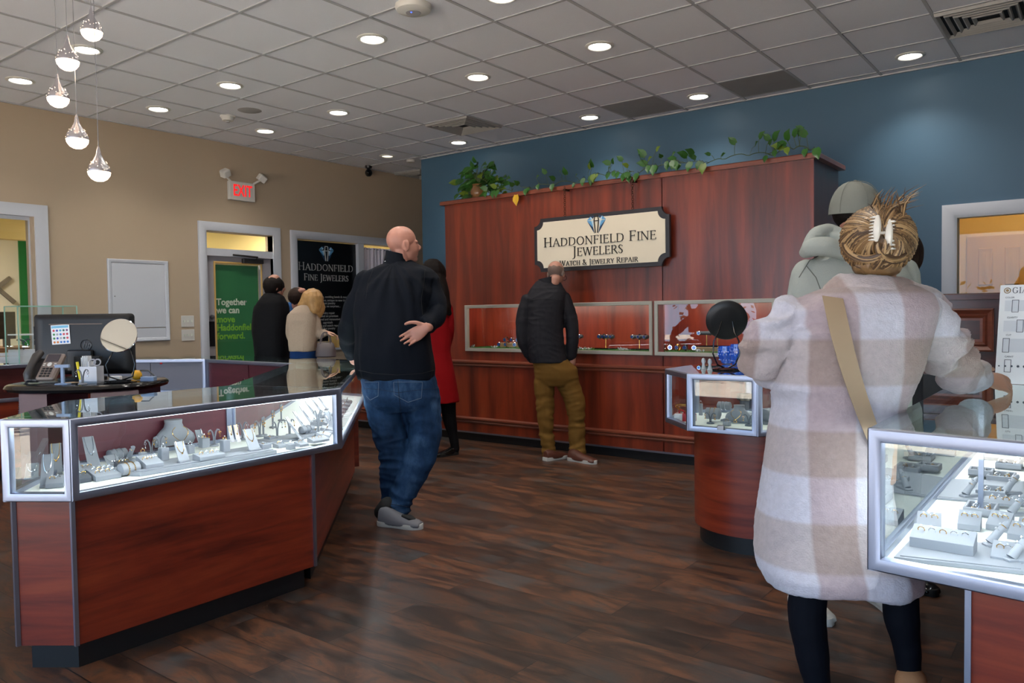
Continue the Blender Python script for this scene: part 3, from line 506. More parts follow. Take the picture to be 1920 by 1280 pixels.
# ------------------------------------------------------------------ glass showcases
SC.cycles.transparent_max_bounces = 24
def outset(poly, d):
    n = len(poly); out = []; a = sum(poly[i][0]*poly[(i+1) % n][1]-poly[(i+1) % n][0]*poly[i][1] for i in range(n)); s = 1 if a > 0 else -1
    for i in range(n):
        p0, p1, p2 = Vector(poly[i-1]), Vector(poly[i]), Vector(poly[(i+1) % n]); e1 = (p1-p0).normalized(); e2 = (p2-p1).normalized()
        n1 = Vector((e1.y, -e1.x))*s; n2 = Vector((e2.y, -e2.x))*s; b = (n1+n2); k = d/max(.25, (b.length_squared/2)) if b.length > 1e-6 else d
        out.append(tuple(p1+b*k if False else p1+(n1+n2)*(d/(1+n1.dot(n2)))))
    return out
def showcase(name, label, top, zb, zt, kinds, ped, fw=.032, led=None, alu='alu', pw='cherry_horizontal', strips=(), kick_h=.095, door='maroon_laminate', kick_in=.03, cat='display case'):
    """top: plan polygon (anticlockwise); kinds per edge: glass / door / open"""
    cx = sum(p[0] for p in top)/len(top); cy = sum(p[1] for p in top)/len(top)
    t = thing(name, label, cat, (cx, cy, 0)); n = len(top)
    fr = MB(); led_m = MB()
    for i in range(n):
        A = Vector(top[i]+(zb,)); B = Vector(top[(i+1) % n]+(zb,)); X = (B-A).normalized(); N = Vector((X.y, -X.x, 0)); L = (B-A).length; k = kinds[i]
        if k == 'open': continue
        frame(fr, A, X, (0, 0, 1), N, L, zt-zb, [(.0, -.03), (0, -.004), (.004, 0), (fw*.5, .001), (fw*.9, -.003), (fw, -.008), (fw, -.03), (.0, -.03)])
        a, b = fw*.7, zt-zb-fw*.7
        if k == 'glass': MB().add([A+X*a+N*-.018+Vector((0, 0, a)), A+X*(L-a)+N*-.018+Vector((0, 0, a)), A+X*(L-a)+N*-.018+Vector((0, 0, b)), A+X*a+N*-.018+Vector((0, 0, b))], [(0, 1, 2, 3)]).build('glass_pane', 'case_glass', t)
        elif k == 'door':
            h = L/2; D = MB()
            for q, off in ((0, -.016), (1, -.024)):
                p = A+X*(a+q*(h-a-.01))+N*off; e = X*(h-a+.01); D.add([p+e*s+Vector((0, 0, z))+N*w for w in (0, -.006) for s, z in ((0, a), (1, a), (1, b), (0, b))], [(0, 1, 2, 3), (4, 7, 6, 5), (0, 4, 5, 1), (1, 5, 6, 2), (2, 6, 7, 3), (3, 7, 4, 0)])
            dd = D.build('sliding_door', door, t)
            MB().ring(A+X*(L*.5-.05)+N*-.014+Vector((0, 0, (zt-zb)*.45)), .018, .002, N).build('pull_ring', 'black_gloss', dd)
        if led and i == led[0][0]:
            P0 = A+X*.05-N*.035+Vector((0, 0, zt-zb-fw-.004)); e = X*(L-.1)
            led_m.add([P0+e*s+N*w+Vector((0, 0, z)) for s in (0, 1) for w, z in ((0, 0), (-.014, 0), (-.014, .01), (0, .01))], [(0, 1, 5, 4), (1, 2, 6, 5), (2, 3, 7, 6), (3, 0, 4, 7), (0, 3, 2, 1), (4, 5, 6, 7)])
    fr.build('metal_frame', alu, t)
    if led:
        for i in led[0]:
            A = Vector(top[i]+(zt-fw-.02,)); B = Vector(top[(i+1) % n]+(zt-fw-.02,)); X = (B-A).normalized(); N = Vector((X.y, -X.x, 0)); L = (B-A).length
            lo = arealight('case_light', ((A+B)/2-N*.05), (-N*.75+Vector((0, 0, -1))), .02, .02, {'led_hot': 4.2, 'led_bright': 3.2}.get(led[1], 1.8)*L, (.88, .94, 1)); lo.data.size = L-.1; lo.data.size_y = .02
            z_ = -(-N*.75+Vector((0, 0, -1))).normalized(); y_ = z_.cross(X); R3 = Matrix((X, y_, z_)).transposed(); lo.rotation_euler = R3.to_euler(); lo.location = (A+B)/2-N*.05
    ins = outset(top, -.006); MB().prism(ins, zt-.007, zt+.001).build('glass_top', 'case_top_glass', t)
    MB().prism(outset(top, -.008), zb, zb+.014).build('white_deck', 'white_deck', t)
    if led: led_m.build('light_strip', led[1], t)
    MB().prism(ped, kick_h, zb).build('wood_base', pw, t); MB().prism(outset(ped, -kick_in), 0, kick_h).build('kick_plate', 'black_kick', t)
    for s in strips:
        m = MB(); p = Vector(ped[s]); o = (p-Vector((cx, cy))).normalized()*.004; m.prism([(p.x+o.x-.007, p.y+o.y-.007), (p.x+o.x+.007, p.y+o.y-.007), (p.x+o.x+.007, p.y+o.y+.007), (p.x+o.x-.007, p.y+o.y+.007)], kick_h, zb)
        m.build('corner_strip', alu, t)
    return t
led_w = mat('led_bright', (255, 255, 255), .5, emis=(238, 246, 255), es=16); mat('led_soft', (255, 255, 255), .5, emis=(255, 250, 236), es=8); mat('led_hot', (255, 255, 255), .5, emis=(232, 243, 255), es=20)
P0, P1, P2, B2, B1 = (-3.17, 1.10), (-2.95, 1.245), (-3.0, 2.53), (-3.64, 2.32), (-3.63, 1.52)
P3, B3 = (-4.67, 4.2), (-4.93, 3.68)
ZB, ZT = .63, .93
showcase('glass_counter', 'near left glass jewelry counter on a cherry wood base', [P0, P1, P2, B2, B1], ZB, ZT, ['glass', 'glass', 'open', 'door', 'glass'], [(-3.16, 1.135), (-2.985, 1.262), (-3.0, 2.345), (-3.58, 2.2), (-3.58, 1.56)], led=([1], 'led_bright'), strips=(0, 1, 2))
showcase('glass_counter', 'angled glass counter under the hand of the man in jeans', [P2, P3, B3, B2], ZB, ZT, ['glass', 'open', 'door', 'open'], [(-3.03, 2.37), (-4.58, 3.98), (-4.88, 3.66), (-3.6, 2.33)], led=([0], 'led_bright'), strips=(0,))
P4, B4 = (-6.38, 4.2), (-6.17, 3.72)
showcase('glass_counter', 'far left glass counter in front of the three customers', [P3, P4, B4, B3], ZB, ZT, ['glass', 'open', 'door', 'open'], [(-4.7, 4.13), (-6.36, 4.13), (-6.2, 3.76), (-4.9, 3.72)], led=([0], 'led_soft'))
P5, B5 = (-7.42, 3.45), (-7.1, 3.2)
showcase('glass_counter', 'far corner glass counter with grey back doors', [P4, P5, B5, B4], ZB, ZT, ['glass', 'open', 'door', 'glass'], [(-6.4, 4.1), (-7.38, 3.42), (-7.12, 3.24), (-6.22, 3.75)], led=([0], 'led_soft'), door=mat('door_slate', (110, 112, 124), .5))
showcase('glass_counter', 'glass counter along the tan wall behind the telephone', [P5, (-7.42, .4), (-7.0, .4), (-7.0, 3.05)], ZB, ZT, ['open', 'glass', 'door', 'glass'], [(-7.4, 3.4), (-7.4, .42), (-7.02, .42), (-7.02, 3.05)], led=([1], 'led_soft'), door='mahogany')
R0, R1, R2, R3 = (-.505, 2.19), (.9, 2.02), (.95, 4.3), (-.515, 4.3)
showcase('glass_counter', 'bright glass ring counter at the right edge', [R0, R1, (.95, 2.02+.0), (.95, 4.3), R3][:1]+[(.95, 2.02), (.95, 4.3), R3], .594, .970, ['glass', 'door', 'glass', 'glass'], [(-.27, 2.2), (.9, 2.06), (.9, 4.26), (-.27, 4.26)], led=([0, 1, 3], 'led_hot'), strips=(0,), fw=.036)
# island: octagonal glass case on a rounded base
cx, cy, a, b = -1.60, 4.32, .19, .45
OCT = [(cx-a, cy-b), (cx+a, cy-b), (cx+b, cy-a), (cx+b, cy+a), (cx+a, cy+b), (cx-a, cy+b), (cx-b, cy+a), (cx-b, cy-a)]
ped = [(cx+.05+.355*math.cos(t), cy-.035+.355*math.sin(t)) for t in [2*PI*i/48 for i in range(48)]]
isl = showcase('island_case', 'octagonal glass case on a rounded cherry wood pedestal', OCT, .642, .951, ['glass']*8, ped, led=([3, 4], 'led_soft'), pw='cherry_horizontal')
MB().bbox(cx-.02, cx+.02, cy-b-.012, cy-b, .665, .69).build('lock', 'steel', isl)
# ------------------------------------------------------------------ the big wall cabinet
YC = 6.01; YK = 6.67; XA, XB = -5.447, -1.76; W1 = (-5.19, -3.09, .91, 1.372); W2 = (-3.07, -2.04, .91, 1.372); N_ = (0, -1, 0)
wc = thing('wall_cabinet', 'tall cherry wood display wall with two lit niches', 'cabinet', ((XA+XB)/2, (YC+YK)/2, 0))
holed(MB(), XA, -2.993, .09, 2.40, [W1], lambda m, a, b, c, d: m.box(a, b, YC, YC+.02, c, d)).build('front_panel', 'cherry_vertical', wc)
holed(MB(), -2.990, XB, .09, 2.40, [(-3.0,)+W2[1:], ], lambda m, a, b, c, d: m.box(a, b, YC, YC+.02, c, d)).build('front_panel', 'cherry_vertical', wc)
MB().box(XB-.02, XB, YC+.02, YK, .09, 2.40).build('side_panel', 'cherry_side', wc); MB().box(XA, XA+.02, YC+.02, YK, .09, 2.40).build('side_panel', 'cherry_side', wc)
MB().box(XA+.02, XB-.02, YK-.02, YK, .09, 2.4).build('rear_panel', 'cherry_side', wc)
MB().bbox(XA-.045, XB+.05, YC-.035, YK+.03, 2.40, 2.44, .008).build('top_board', wood('cherry_cap', [(.3, (92, 40, 26)), (.7, (138, 70, 46))], (1, 8, 8), .35, .3), wc)
MB().box(XA+.0, XB, YC+.03, YK-.03, 0, .09).build('kick_plate', 'black_kick', wc)
def rail(mb, x0, x1, z, y=YC): # double bead moulding running along x
    prof = [(0, z-.03), (-.012, z-.03), (-.018, z-.02), (-.012, z-.01), (-.014, z-.004), (-.03, z+.006), (-.03, z+.018), (-.012, z+.03), (0, z+.03)]
    return mb.loft([[Vector((x, y+d, zz)) for d, zz in prof] for x in (x0, x1)], False, True)
for z in (.79, .215): rail(MB(), XA, XB, z).build('bead_moulding', 'mahogany' if False else 'cherry_cap', wc)
MB().box(XA, XB, YC-.004, YC, .078, .094).build('metal_strip', 'alu', wc)
for w in (W1, W2):
    wdt, hh = w[1]-w[0], w[3]-w[2]
    f = frame(MB(), (w[0], YC, w[2]), (1, 0, 0), (0, 0, 1), N_, wdt, hh, [(0, 0), (0, .014), (.003, .017), (.03, .014), (.032, .01), (.032, -.02)]).build('niche_frame', mat('frame_champagne', (176, 172, 160), .4, .4), wc)
    MB().box(w[0]+.02, w[1]-.02, YC+.42, YC+.44, w[2], w[3]).build('niche_back', 'cherry_bright', wc)
    MB().box(w[0]+.0, w[0]+.02, YC+.02, YC+.44, w[2], w[3]).box(w[1]-.02, w[1], YC+.02, YC+.44, w[2], w[3]).build('niche_side', 'cherry_bright', wc)
    MB().box(w[0], w[1], YC+.02, YC+.44, w[2]-.02, w[2]+.03).build('niche_floor', 'cherry_bright', wc)
    MB().box(w[0], w[1], YC+.02, YC+.44, w[3]-.01, w[3]+.02).build('niche_top', 'cherry_bright', wc)
    MB().add([Vector((w[0]+.03, YC+.004, w[2]+.03)), Vector((w[1]-.03, YC+.004, w[2]+.03)), Vector((w[1]-.03, YC+.004, w[3]-.03)), Vector((w[0]+.03, YC+.004, w[3]-.03))], [(0, 1, 2, 3)]).build('glass_pane', 'case_glass', wc)
    MB().box(w[0]+.06, w[1]-.06, YC+.05, YC+.065, w[3]-.022, w[3]-.012).build('light_strip', 'led_soft', wc)
    lo = arealight('niche_light', ((w[0]+w[1])/2, YC+.06, w[3]-.03), (0, .8, -1), wdt-.2, .02, 1.5*wdt, (1, .9, .78))
    g = MB()
    nn = int(wdt*1500)
    for q in range(nn):
        x = random.uniform(w[0]+.04, w[1]-.04); y = random.uniform(YC+.03, YC+.30); h = random.uniform(.008, .02); dx = random.uniform(-.006, .006); g.add([(x-.0018, y, w[2]+.03), (x+.0018, y, w[2]+.03), (x+dx, y-.004, w[2]+.03+h)], [(0, 1, 2)])
    g.box(w[0]+.03, w[1]-.03, YC+.025, YC+.32, w[2]+.03, w[2]+.036)
    tag(g.build('turf_mat', 'turf'), 'green artificial turf lining the %s lit niche' % ('longer left' if w is W1 else 'shorter right'), 'turf')['kind'] = 'stuff'
lc = thing('low_cabinet', 'low cherry wood cabinet running left from the display wall', 'cabinet', (-6.2, 6.3, 0))
MB().box(-6.95, XA-.003, YC, YK-.1, .09, .92).build('front_panel', 'cherry_vertical', lc); MB().bbox(-6.98, XA-.05, YC-.02, YK-.08, .92, .95).build('top_board', 'cherry_cap', lc)
MB().box(-6.93, XA-.003, YC+.03, YK-.12, 0, .09).build('kick_plate', 'black_kick', lc)
for z in (.79, .215): rail(MB(), -6.95, XA-.003, z).build('bead_moulding', 'cherry_cap', lc)
MB().box(-6.95, XA-.003, YC-.004, YC, .078, .094).build('metal_strip', 'alu', lc)
# hanging sign
sg = thing('shop_sign', 'cream wooden shop sign with notched corners hung on two chains', 'sign', (-3.58, YC-.06, 1.9))
def notched(x0, x1, z0, z1, r, k=7):
    pts = []
    for cxx, czz, a0 in [(x0, z0, PI/2), (x1, z0, PI), (x1, z1, 1.5*PI), (x0, z1, 0)]:
        arc = [(cxx+r*math.cos(a0-PI/2*q/k), czz+r*math.sin(a0-PI/2*q/k)) for q in range(k+1)]
        pts += arc
    return pts
def slab(mb, pts, y0, y1):
    n = len(pts); return mb.add([Vector((x, y0, z)) for x, z in pts]+[Vector((x, y1, z)) for x, z in pts], [tuple(range(n)), tuple(range(n, 2*n))[::-1]]+[(i, (i+1) % n, (i+1) % n+n, i+n) for i in range(n)])
sx0, sx1, sz0, sz1 = -4.265, -2.895, 1.662, 2.152; ys = YC-.075
slab(MB(), notched(sx0, sx1, sz0, sz1, .07), ys, ys+.03).build('backboard', 'sign_edge', sg)
slab(MB(), notched(sx0+.035, sx1-.035, sz0+.035, sz1-.035, .07), ys-.004, ys).build('face_board', 'cream_board', sg)
for w_, cap, z, sc_, wd in [('HADDONFIELD FINE', .084, 1.888, .84, 1.15), ('JEWELERS', .084, 1.79, .84, .52), ('WATCH & JEWELRY REPAIR', .046, 1.708, .86, .80)]:
    mbt, ww = serif_text(w_, cap, (-3.58, ys-.004, z), (1, 0, 0), (0, 0, 1), N_, .006, sc_, width=wd); mbt.build('lettering', 'sign_letter', sg)
diamond_logo(sg, (-3.59, ys-.004, 2.06), (1, 0, 0), (0, 0, 1), N_, .098)
for xc in (-3.93, -3.24):
    m = MB(); z = 2.15; k = 0
    while z < 2.40:
        m.ring((xc, ys+.012, z+.014), .011, .0028, (0, 1, 0) if k % 2 == 0 else (1, 0, 0), 10, 4); z += .019; k += 1
    m.box(xc-.012, xc+.012, ys+.004, YC, 2.385, 2.40); m.build('chain', 'chain_rust', sg)
# cashier desk at the right with a raised panel
cd_ = thing('cashier_desk', 'tall mahogany cashier desk with a raised panel front', 'desk', (-.4, 5.8, 0))
MB().box(-1.28, .9, 5.55, 6.25, 0, 1.33).build('body', 'mahogany', cd_); MB().bbox(-1.32, .94, 5.5, 6.3, 1.33, 1.368, .008).build('top_board', 'mahogany', cd_)
for x0 in (-1.2, -.49, .22):
    frame(MB(), (x0, 5.55, 1.01), (1, 0, 0), (0, 0, 1), N_, .64, .265, [(0, 0), (0, .012), (.01, .018), (.028, .008), (.034, .004), (.045, .016), (.06, .004), (.075, .004)]).build('raised_moulding', 'cherry_cap', cd_)
MB().box(-1.3, .92, 5.53, 5.55, .0, .86).build('lower_panel', 'black_kick', cd_)
# ------------------------------------------------------------------ jewellery displays
# every display and every piece of jewellery is a thing of its own; meshes of a kind are shared
CACHE = {}
def shared(key, fn, mats):
    if key not in CACHE:
        mb = fn(); o = mb.build(key, mats); CACHE[key] = o.data; bpy.data.objects.remove(o)
    return CACHE[key]
def put(name, me, loc, rz, label=None, cat=None, group=None, parent=None, rot=None):
    o = bpy.data.objects.new(name, me); SC.collection.objects.link(o)
    if parent is not None: o.parent = parent
    o.location = loc; o.rotation_euler = rot or (0, 0, rz)
    if label: tag(o, label, cat, group)
    return o
def loc2(base, rz, x, y, z): return (base[0]+x*math.cos(rz)-y*math.sin(rz), base[1]+x*math.sin(rz)+y*math.cos(rz), base[2]+z)
def m_ring(): return MB().ring((0, 0, .0), .0085, .0013, (0, 1, 0), 14, 4)
def m_ringgem():
    m = MB().ring((0, 0, 0), .0085, .0013, (0, 1, 0), 14, 4); m.mi = 1; m.lathe([(.0006, .0085), (.0034, .0125), (.0028, .0145), (0, .0148)], seg=7, smooth=False); return m
for q in (('stone', (240, 244, 250), .03),): mat('stone', q[1], q[2], .6)
mat('stone_blue', (70, 100, 170), .05, .4)
MET = ['gold', 'silver', 'gold', 'silver', 'silver']
def ring_at(p, rz, k, desc, tilt=0.):
    me = shared('ring_%s' % MET[k % 5], m_ringgem, [MET[k % 5], 'stone'])
    o = put('ring', me, p, 0, '%s ring %s' % (MET[k % 5], desc), 'ring', 'rings '+desc); o.rotation_euler = (tilt, 0, rz); return o
def wedge_mesh(w, d, h0, h1):
    m = MB(); c = .003
    S = [(-d/2, 0), (-d/2, h0-c), (-d/2+c, h0), (d/2-c, h1), (d/2, h1-c), (d/2, 0)]
    return m.loft([[Vector((x, y, z)) for y, z in S] for x in (-w/2, -w/2+.0)]+[[Vector((x, y, z)) for y, z in S] for x in (w/2,)], False, True)
def wedge(px, py, z, rz, desc, w=.09, d=.07, h0=.02, h1=.045, n=4, rows=1, pad='grey_leatherette', p=None):
    b = p or D(px, py, z); b = (b[0], b[1], z)
    me = shared('wedge_%s_%s_%s_%s_%s' % (w, d, h0, h1, pad), lambda: wedge_mesh(w, d, h0, h1), pad)
    put('ring_wedge', me, b, rz, 'sloping %s ring stand %s' % ('dark grey' if 'dark' in pad else 'grey', desc), 'ring stand', 'sloping ring stands')
    sl = math.atan2(h1-h0, d)
    for r in range(rows):
        y = (r-(rows-1)/2)*.03
        for i in range(n):
            x = (i-(n-1)/2)*(w-.02)/max(n, 1); ring_at(loc2(b, rz, x, y, (h0+h1)/2+y*math.tan(sl)+.0035), rz, i+r, 'of stand '+desc, sl)
def tray(px, py, z, rz, desc, w=.11, d=.08, h=.026, n=4):
    b = D(px, py, z); b = (b[0], b[1], z)
    def f():
        m = MB(); m.box(-w/2, w/2, -d/2, d/2, 0, .006)
        frame(m, (-w/2, -d/2, 0), (1, 0, 0), (0, 1, 0), (0, 0, 1), w, d, [(0, 0), (0, h-.002), (.002, h), (.007, h), (.009, h-.002), (.009, .005)]); return m
    put('ring_tray', shared('tray_%s_%s' % (w, d), f, 'grey_leatherette'), b, rz, 'open grey ring tray '+desc, 'tray', 'open ring trays')
    k = 0; nx = 4 if w > .09 else 2
    for i in range(nx):
        for j in range(2):
            x = (i-(nx-1)/2)*(w-.03)/nx; y = (j-.5)*(d-.02)/2; k += 1
            ring_at(loc2(b, rz, x, y, .015), rz+k, k, 'of tray '+desc, .3)
def block(px, py, z, rz, desc, s=.035, h=.05, k=0, pad='grey_leatherette'):
    b = D(px, py, z); b = (b[0], b[1], z)
    put('ring_block', shared('block_%s_%s' % (s, h), lambda: MB().bbox(-s/2, s/2, -s/2, s/2, 0, h, .003), pad), b, rz, 'grey block with one ring '+desc, 'ring stand', 'single ring blocks')
    ring_at(loc2(b, rz, 0, 0, h+.004), rz, k, 'on block '+desc)
def neck_ramp(px, py, z, rz, desc, w=.05, h=.11, d=.07, met='gold', pad='grey_leatherette'):
    b = D(px, py, z); b = (b[0], b[1], z)
    def f():
        R1 = [[Vector((x, d*(1-(q/12)**.75), h*(q/12)**.85)) for x, _ in ((-w/2, 0), (w/2, 0))]+[Vector((x, d*(1-(q/12)**.75)+.004, h*(q/12)**.85-.003)) for x in (w/2, -w/2)] for q in range(13)]
        R1 = [[Vector((v.x*(1-.1*i/12), -(v.y)*1.0, v.z)) for v in r] for i, r in enumerate(R1)]
        return MB().loft(R1, False, True).bbox(-w/2, w/2, -d-.006, -d+.02, 0, .008, .002)
    put('necklace_stand', shared('nramp_%s_%s_%s_%s' % (w, h, d, pad), f, pad), b, rz, 'curved %s necklace stand %s' % ('white' if 'white' in pad else 'grey', desc), 'necklace stand', 'curved necklace stands')
    def g():
        pts = []
        for q in range(21):
            t = q/20*2-1; v = 1-abs(t)**2.2; x = w*.32*math.sin(t*PI/2)
            u = 1-.62*v; y = -(d*(1-u**.75))-.002; zz = h*u**.85+.002; pts.append((x, y-.001, zz))
        return MB().tube(pts, .0011, 5).ell((0, pts[10][1]-.002, pts[10][2]-.002), .004, .002, .005, 8)
    put('necklace', shared('neck_%s_%s_%s_%s' % (w, h, d, met), g, met), b, rz, '%s necklace on stand %s' % (met, desc), 'necklace', 'necklaces on curved stands')
def pillow(px, py, z, rz, desc, met='gold', r=.032, n=2):
    b = D(px, py, z); b = (b[0], b[1], z)
    def f():
        rings = []
        for q in range(11):
            t = q/10*2-1; k = (1-.5*t*t) ; kk = max(.25, math.sqrt(1-(t*.93)**2)) if abs(t) > .8 else 1
            rings.append([Vector((t*.045, r*.95*kk*math.cos(a), r*.8+r*.78*kk*math.sin(a))) for a in [i*PI/8 for i in range(16)]])
        return MB().loft(rings, True, True)
    put('bracelet_pillow', shared('pillow%s' % r, f, 'grey_leatherette'), b, rz, 'grey padded bracelet pillow '+desc, 'pillow', 'bracelet pillows')
    def g():
        m = MB()
        for i in range(24):
            a = i*PI/12; m.ell((0, r*.98*math.cos(a), r*.8+r*.82*math.sin(a)), .0032, .0035, .0035, 6)
        return m
    for i in range(n):
        put('bracelet', shared('brac_%s_%s' % (r, met), g, met), loc2(b, rz, (i-(n-1)/2)*.024, 0, 0), rz, '%s bracelet on pillow %s' % (met, desc), 'bracelet', 'bracelets around the pillow '+desc)
def ear_tree(px, py, z, rz, desc, h=.085, met='gold', pad='grey_leatherette'):
    b = D(px, py, z); b = (b[0], b[1], z)
    def f():
        m = MB().lathe([(.0, 0), (.02, 0), (.022, .003), (.018, .008), (.0, .009)], seg=16)
        for s in (-1, 1):
            m.tube([(s*.003, 0, .006), (s*.004, 0, h*.55), (s*.009, 0, h*.85), (s*.018, 0, h), (s*.026, 0, h*.97), (s*.03, 0, h*.86)], [.0045, .005, .006, .006, .005, .003], 7, flat=.5)
        return m
    put('earring_stand', shared('etree_%s_%s' % (h, pad), f, pad), b, rz, 'forked grey earring stand '+desc, 'earring stand', 'forked earring stands')
    for s in (-1, 1):
        me = shared('drop_%s' % met, lambda: MB().ring((0, 0, -.006), .005, .001, (0, 1, 0), 10, 4).tube([(0, 0, -.011), (0, 0, -.02)], .0008, 4).ell((0, 0, -.024), .0032, .0032, .005, 8), met)
        put('earring', me, loc2(b, rz, s*.029, -.004, h*.88), rz, '%s drop earring on fork %s' % (met, desc), 'earring', 'drop earrings on the stand '+desc)
def finger(px, py, z, rz, desc, k=0):
    b = D(px, py, z); b = (b[0], b[1], z)
    put('ring_finger', shared('finger', lambda: MB().tube([(0, .018, .008), (0, .0, .03), (0, -.03, .062), (0, -.034, .066)], [.013, .0105, .008, .003], 10).bbox(-.014, .014, -.04, .034, 0, .008, .003), 'grey_leatherette'), b, rz, 'slanted grey ring finger '+desc, 'ring stand', 'finger shaped ring holders')
    for i in range(2): ring_at(loc2(b, rz, 0, -.008-.012*i, .04+.012*i), rz, k+i, 'on holder '+desc, -.8)
def riser(pts, z, h, desc, m='grey_leatherette'):
    o = MB().prism(pts, z, z+h*.8).prism(outset(pts, -.012), z+h*.8, z+h).build('display_riser', m); tag(o, 'flat grey padded riser '+desc, 'riser', 'flat padded risers'); return o
Z1 = .6455; f1 = PI/2   # deck level; facing +x (the aisle)
q = lambda px, py, z=Z1: (lambda v: (v.x, v.y))(D(px, py, z))
A_, B_ = Vector(q(262, 893)), Vector(q(519, 850)); nrm = Vector((-1, 0))
riser([tuple(A_), tuple(B_), (B_.x-.2, B_.y+.02), (A_.x-.2, A_.y-.08)], Z1, .02, 'along the middle of the left counter')
C_ = Vector(q(560, 826)); riser([(C_.x-.02, C_.y-.16), (C_.x-.02, C_.y+.28), (C_.x-.17, C_.y+.28), (C_.x-.17, C_.y-.16)], Z1, .012, 'at the right end of the left counter')
ZR = Z1+.0205; ZQ = Z1+.0125
neck_ramp(62, 893, Z1, -.5+PI/2, 'low one behind the end pane of the left counter', .05, .055, .05, 'silver')
neck_ramp(92, 906, Z1, -.5+PI/2, 'tall one behind the end pane of the left counter', .045, .115, .075, 'silver')
neck_ramp(106, 884, Z1, -.4+PI/2, 'rearmost behind the end pane of the left counter', .045, .12, .07, 'gold')
neck_ramp(136, 888, Z1, f1-.2, "half hidden by the left counter's corner post", .045, .1, .07, 'silver')
neck_ramp(166, 874, Z1, f1-.1, "tallest, right of the left counter's corner post", .05, .13, .08, 'silver')
neck_ramp(206, 872, Z1, f1, 'low and broad, beside the first bracelet pillow', .06, .045, .06, 'silver')
wedge(104, 912, Z1, -.5+PI/2, "at the foot of the left counter's end pane", .06, .05, .02, .04, 2)
wedge(148, 903, Z1, f1-.1, 'just right of the corner post', .07, .07, .02, .035, 3, pad='grey_dark_pad')
wedge(194, 896, Z1, f1, 'with two rows of gold rings near the corner post', .10, .09, .02, .04, 4, 2)
wedge(160, 886, Z1, f1, 'low one behind the two rows of gold rings', .07, .05, .015, .03, 3)
pillow(220, 862, Z1, f1, 'in the back row beside the earring forks', 'silver'); pillow(242, 890, Z1, f1, 'in the front row left of the long riser', 'gold')
ear_tree(262, 852, Z1, f1, 'first from the left, left counter', .095, 'gold'); ear_tree(284, 856, Z1, f1, 'with hoops, second from the left in the left counter', .08, 'silver')
finger(245, 862, Z1, f1, 'between the bracelet pillow and the first earring fork', 1)
wedge(281, 874, ZR, f1, 'with five rings, left end of the long riser', .075, .085, .018, .045, 5)
block(307, 862, ZR, f1, 'left of the necklace bust', .035, .055, 1); neck_ramp(336, 864, ZR, f1, 'in front of the necklace bust', .05, .085, .045, 'gold')
block(357, 850, ZR, f1, 'right of the necklace bust', .03, .04, 3); wedge(392, 859, ZR, f1, 'long and low at the front of the riser', .12, .06, .018, .026, 4)
block(383, 838, ZR, f1, 'behind the long low ring stand', .04, .045, 0); block(422, 846, ZR, f1, 'tall, near the right end of the riser', .035, .055, 2)
neck_ramp(430, 826, ZR, f1, 'left of the narrow white pair', .022, .075, .03, 'gold', 'white_pad'); neck_ramp(441, 826, ZR, f1, 'right of the narrow white pair', .022, .08, .03, 'gold', 'white_pad')
neck_ramp(465, 842, ZR, f1, 'broad one at the right end of the riser', .06, .095, .06, 'gold'); tray(495, 840, ZR, f1, 'at the right end of the long riser', .05, .05, .024)
for i, (px, py, m_) in enumerate([(487, 818, 'gold'), (520, 820, 'silver'), (543, 816, 'gold')]): ear_tree(px, py, Z1, f1, ['left of the three together', 'middle of the three together', 'right of the three together'][i]+' in the left counter', .085, m_)
ear_tree(597, 815, ZQ, f1, "tallest, beside the left counter's right post", .13, 'silver')
wedge(525, 838, Z1, f1, 'left of the small front block, right end', .05, .05, .014, .022, 2); block(545, 842, Z1, f1, "frontmost at the left counter's right end", .035, .028, 4); wedge(565, 836, ZQ, f1, 'right of the small front block, right end', .05, .05, .014, .022, 2)
wedge(597, 828, ZQ, f1, 'last one before the right corner post', .10, .05, .014, .026, 4)
ear_tree(300, 848, ZR, f1, 'between the stand of five rings and the bust', .075, 'gold'); ear_tree(402, 836, ZR, f1, 'behind the long low ring stand', .08, 'gold'); neck_ramp(372, 832, ZR, f1, 'behind the block right of the bust', .04, .07, .04, 'silver')
wedge(232, 876, Z1, f1, 'between the two bracelet pillows', .06, .05, .015, .03, 3, pad='grey_dark_pad'); block(268, 862, ZR, f1, 'at the left end of the long riser', .028, .035, 2); ear_tree(455, 824, Z1, f1, 'behind the broad necklace stand', .09, 'silver'); tray(508, 826, Z1, f1, 'behind the square tray at the riser end', .05, .05)
pillow(575, 812, ZQ, f1, 'at the back near the right corner post', 'silver', .026); neck_ramp(612, 800, ZQ, f1, 'against the right corner post', .045, .09, .05, 'silver')
# necklace bust
def bust(px, py, z, rz, desc, s=1.0):
    b = D(px, py, z); b = (b[0], b[1], z); t = thing('necklace_bust', 'grey padded necklace bust '+desc, 'necklace stand', b, rz)
    prof = [(.085, .012, .0, .01), (.092, .03, 0, .03), (.084, .034, 0, .05), (.062, .036, .003, .07), (.04, .034, .006, .085), (.034, .032, .008, .10), (.036, .034, .009, .115)]
    rings = [[Vector((a*s*math.cos(u), (bb*s*math.sin(u))+yo, zz*s)) for u in [i*PI/12 for i in range(24)]] for a, bb, yo, zz in prof]
    MB().loft(rings, True, True).build('bust', 'grey_leatherette', t, False)
    m = MB(); pts = [((.036-.003*abs(u))*s*math.sin(u*2.6), (-.035-.02*(1-abs(u)))*s*1.0-.003, (.088-.062*(1-abs(u))**1.2)*s) for u in [i/12-1 for i in range(25)]]
    m.tube(pts, .0014, 5).ring((0, pts[12][1]-.001, pts[12][2]-.008), .008, .0022, (0, 1, .3), 14, 5)
    o = m.build('necklace', 'gold'); o.location = b; o.rotation_euler = (0, 0, rz); tag(o, 'gold necklace with round pendant on the bust '+desc, 'necklace')
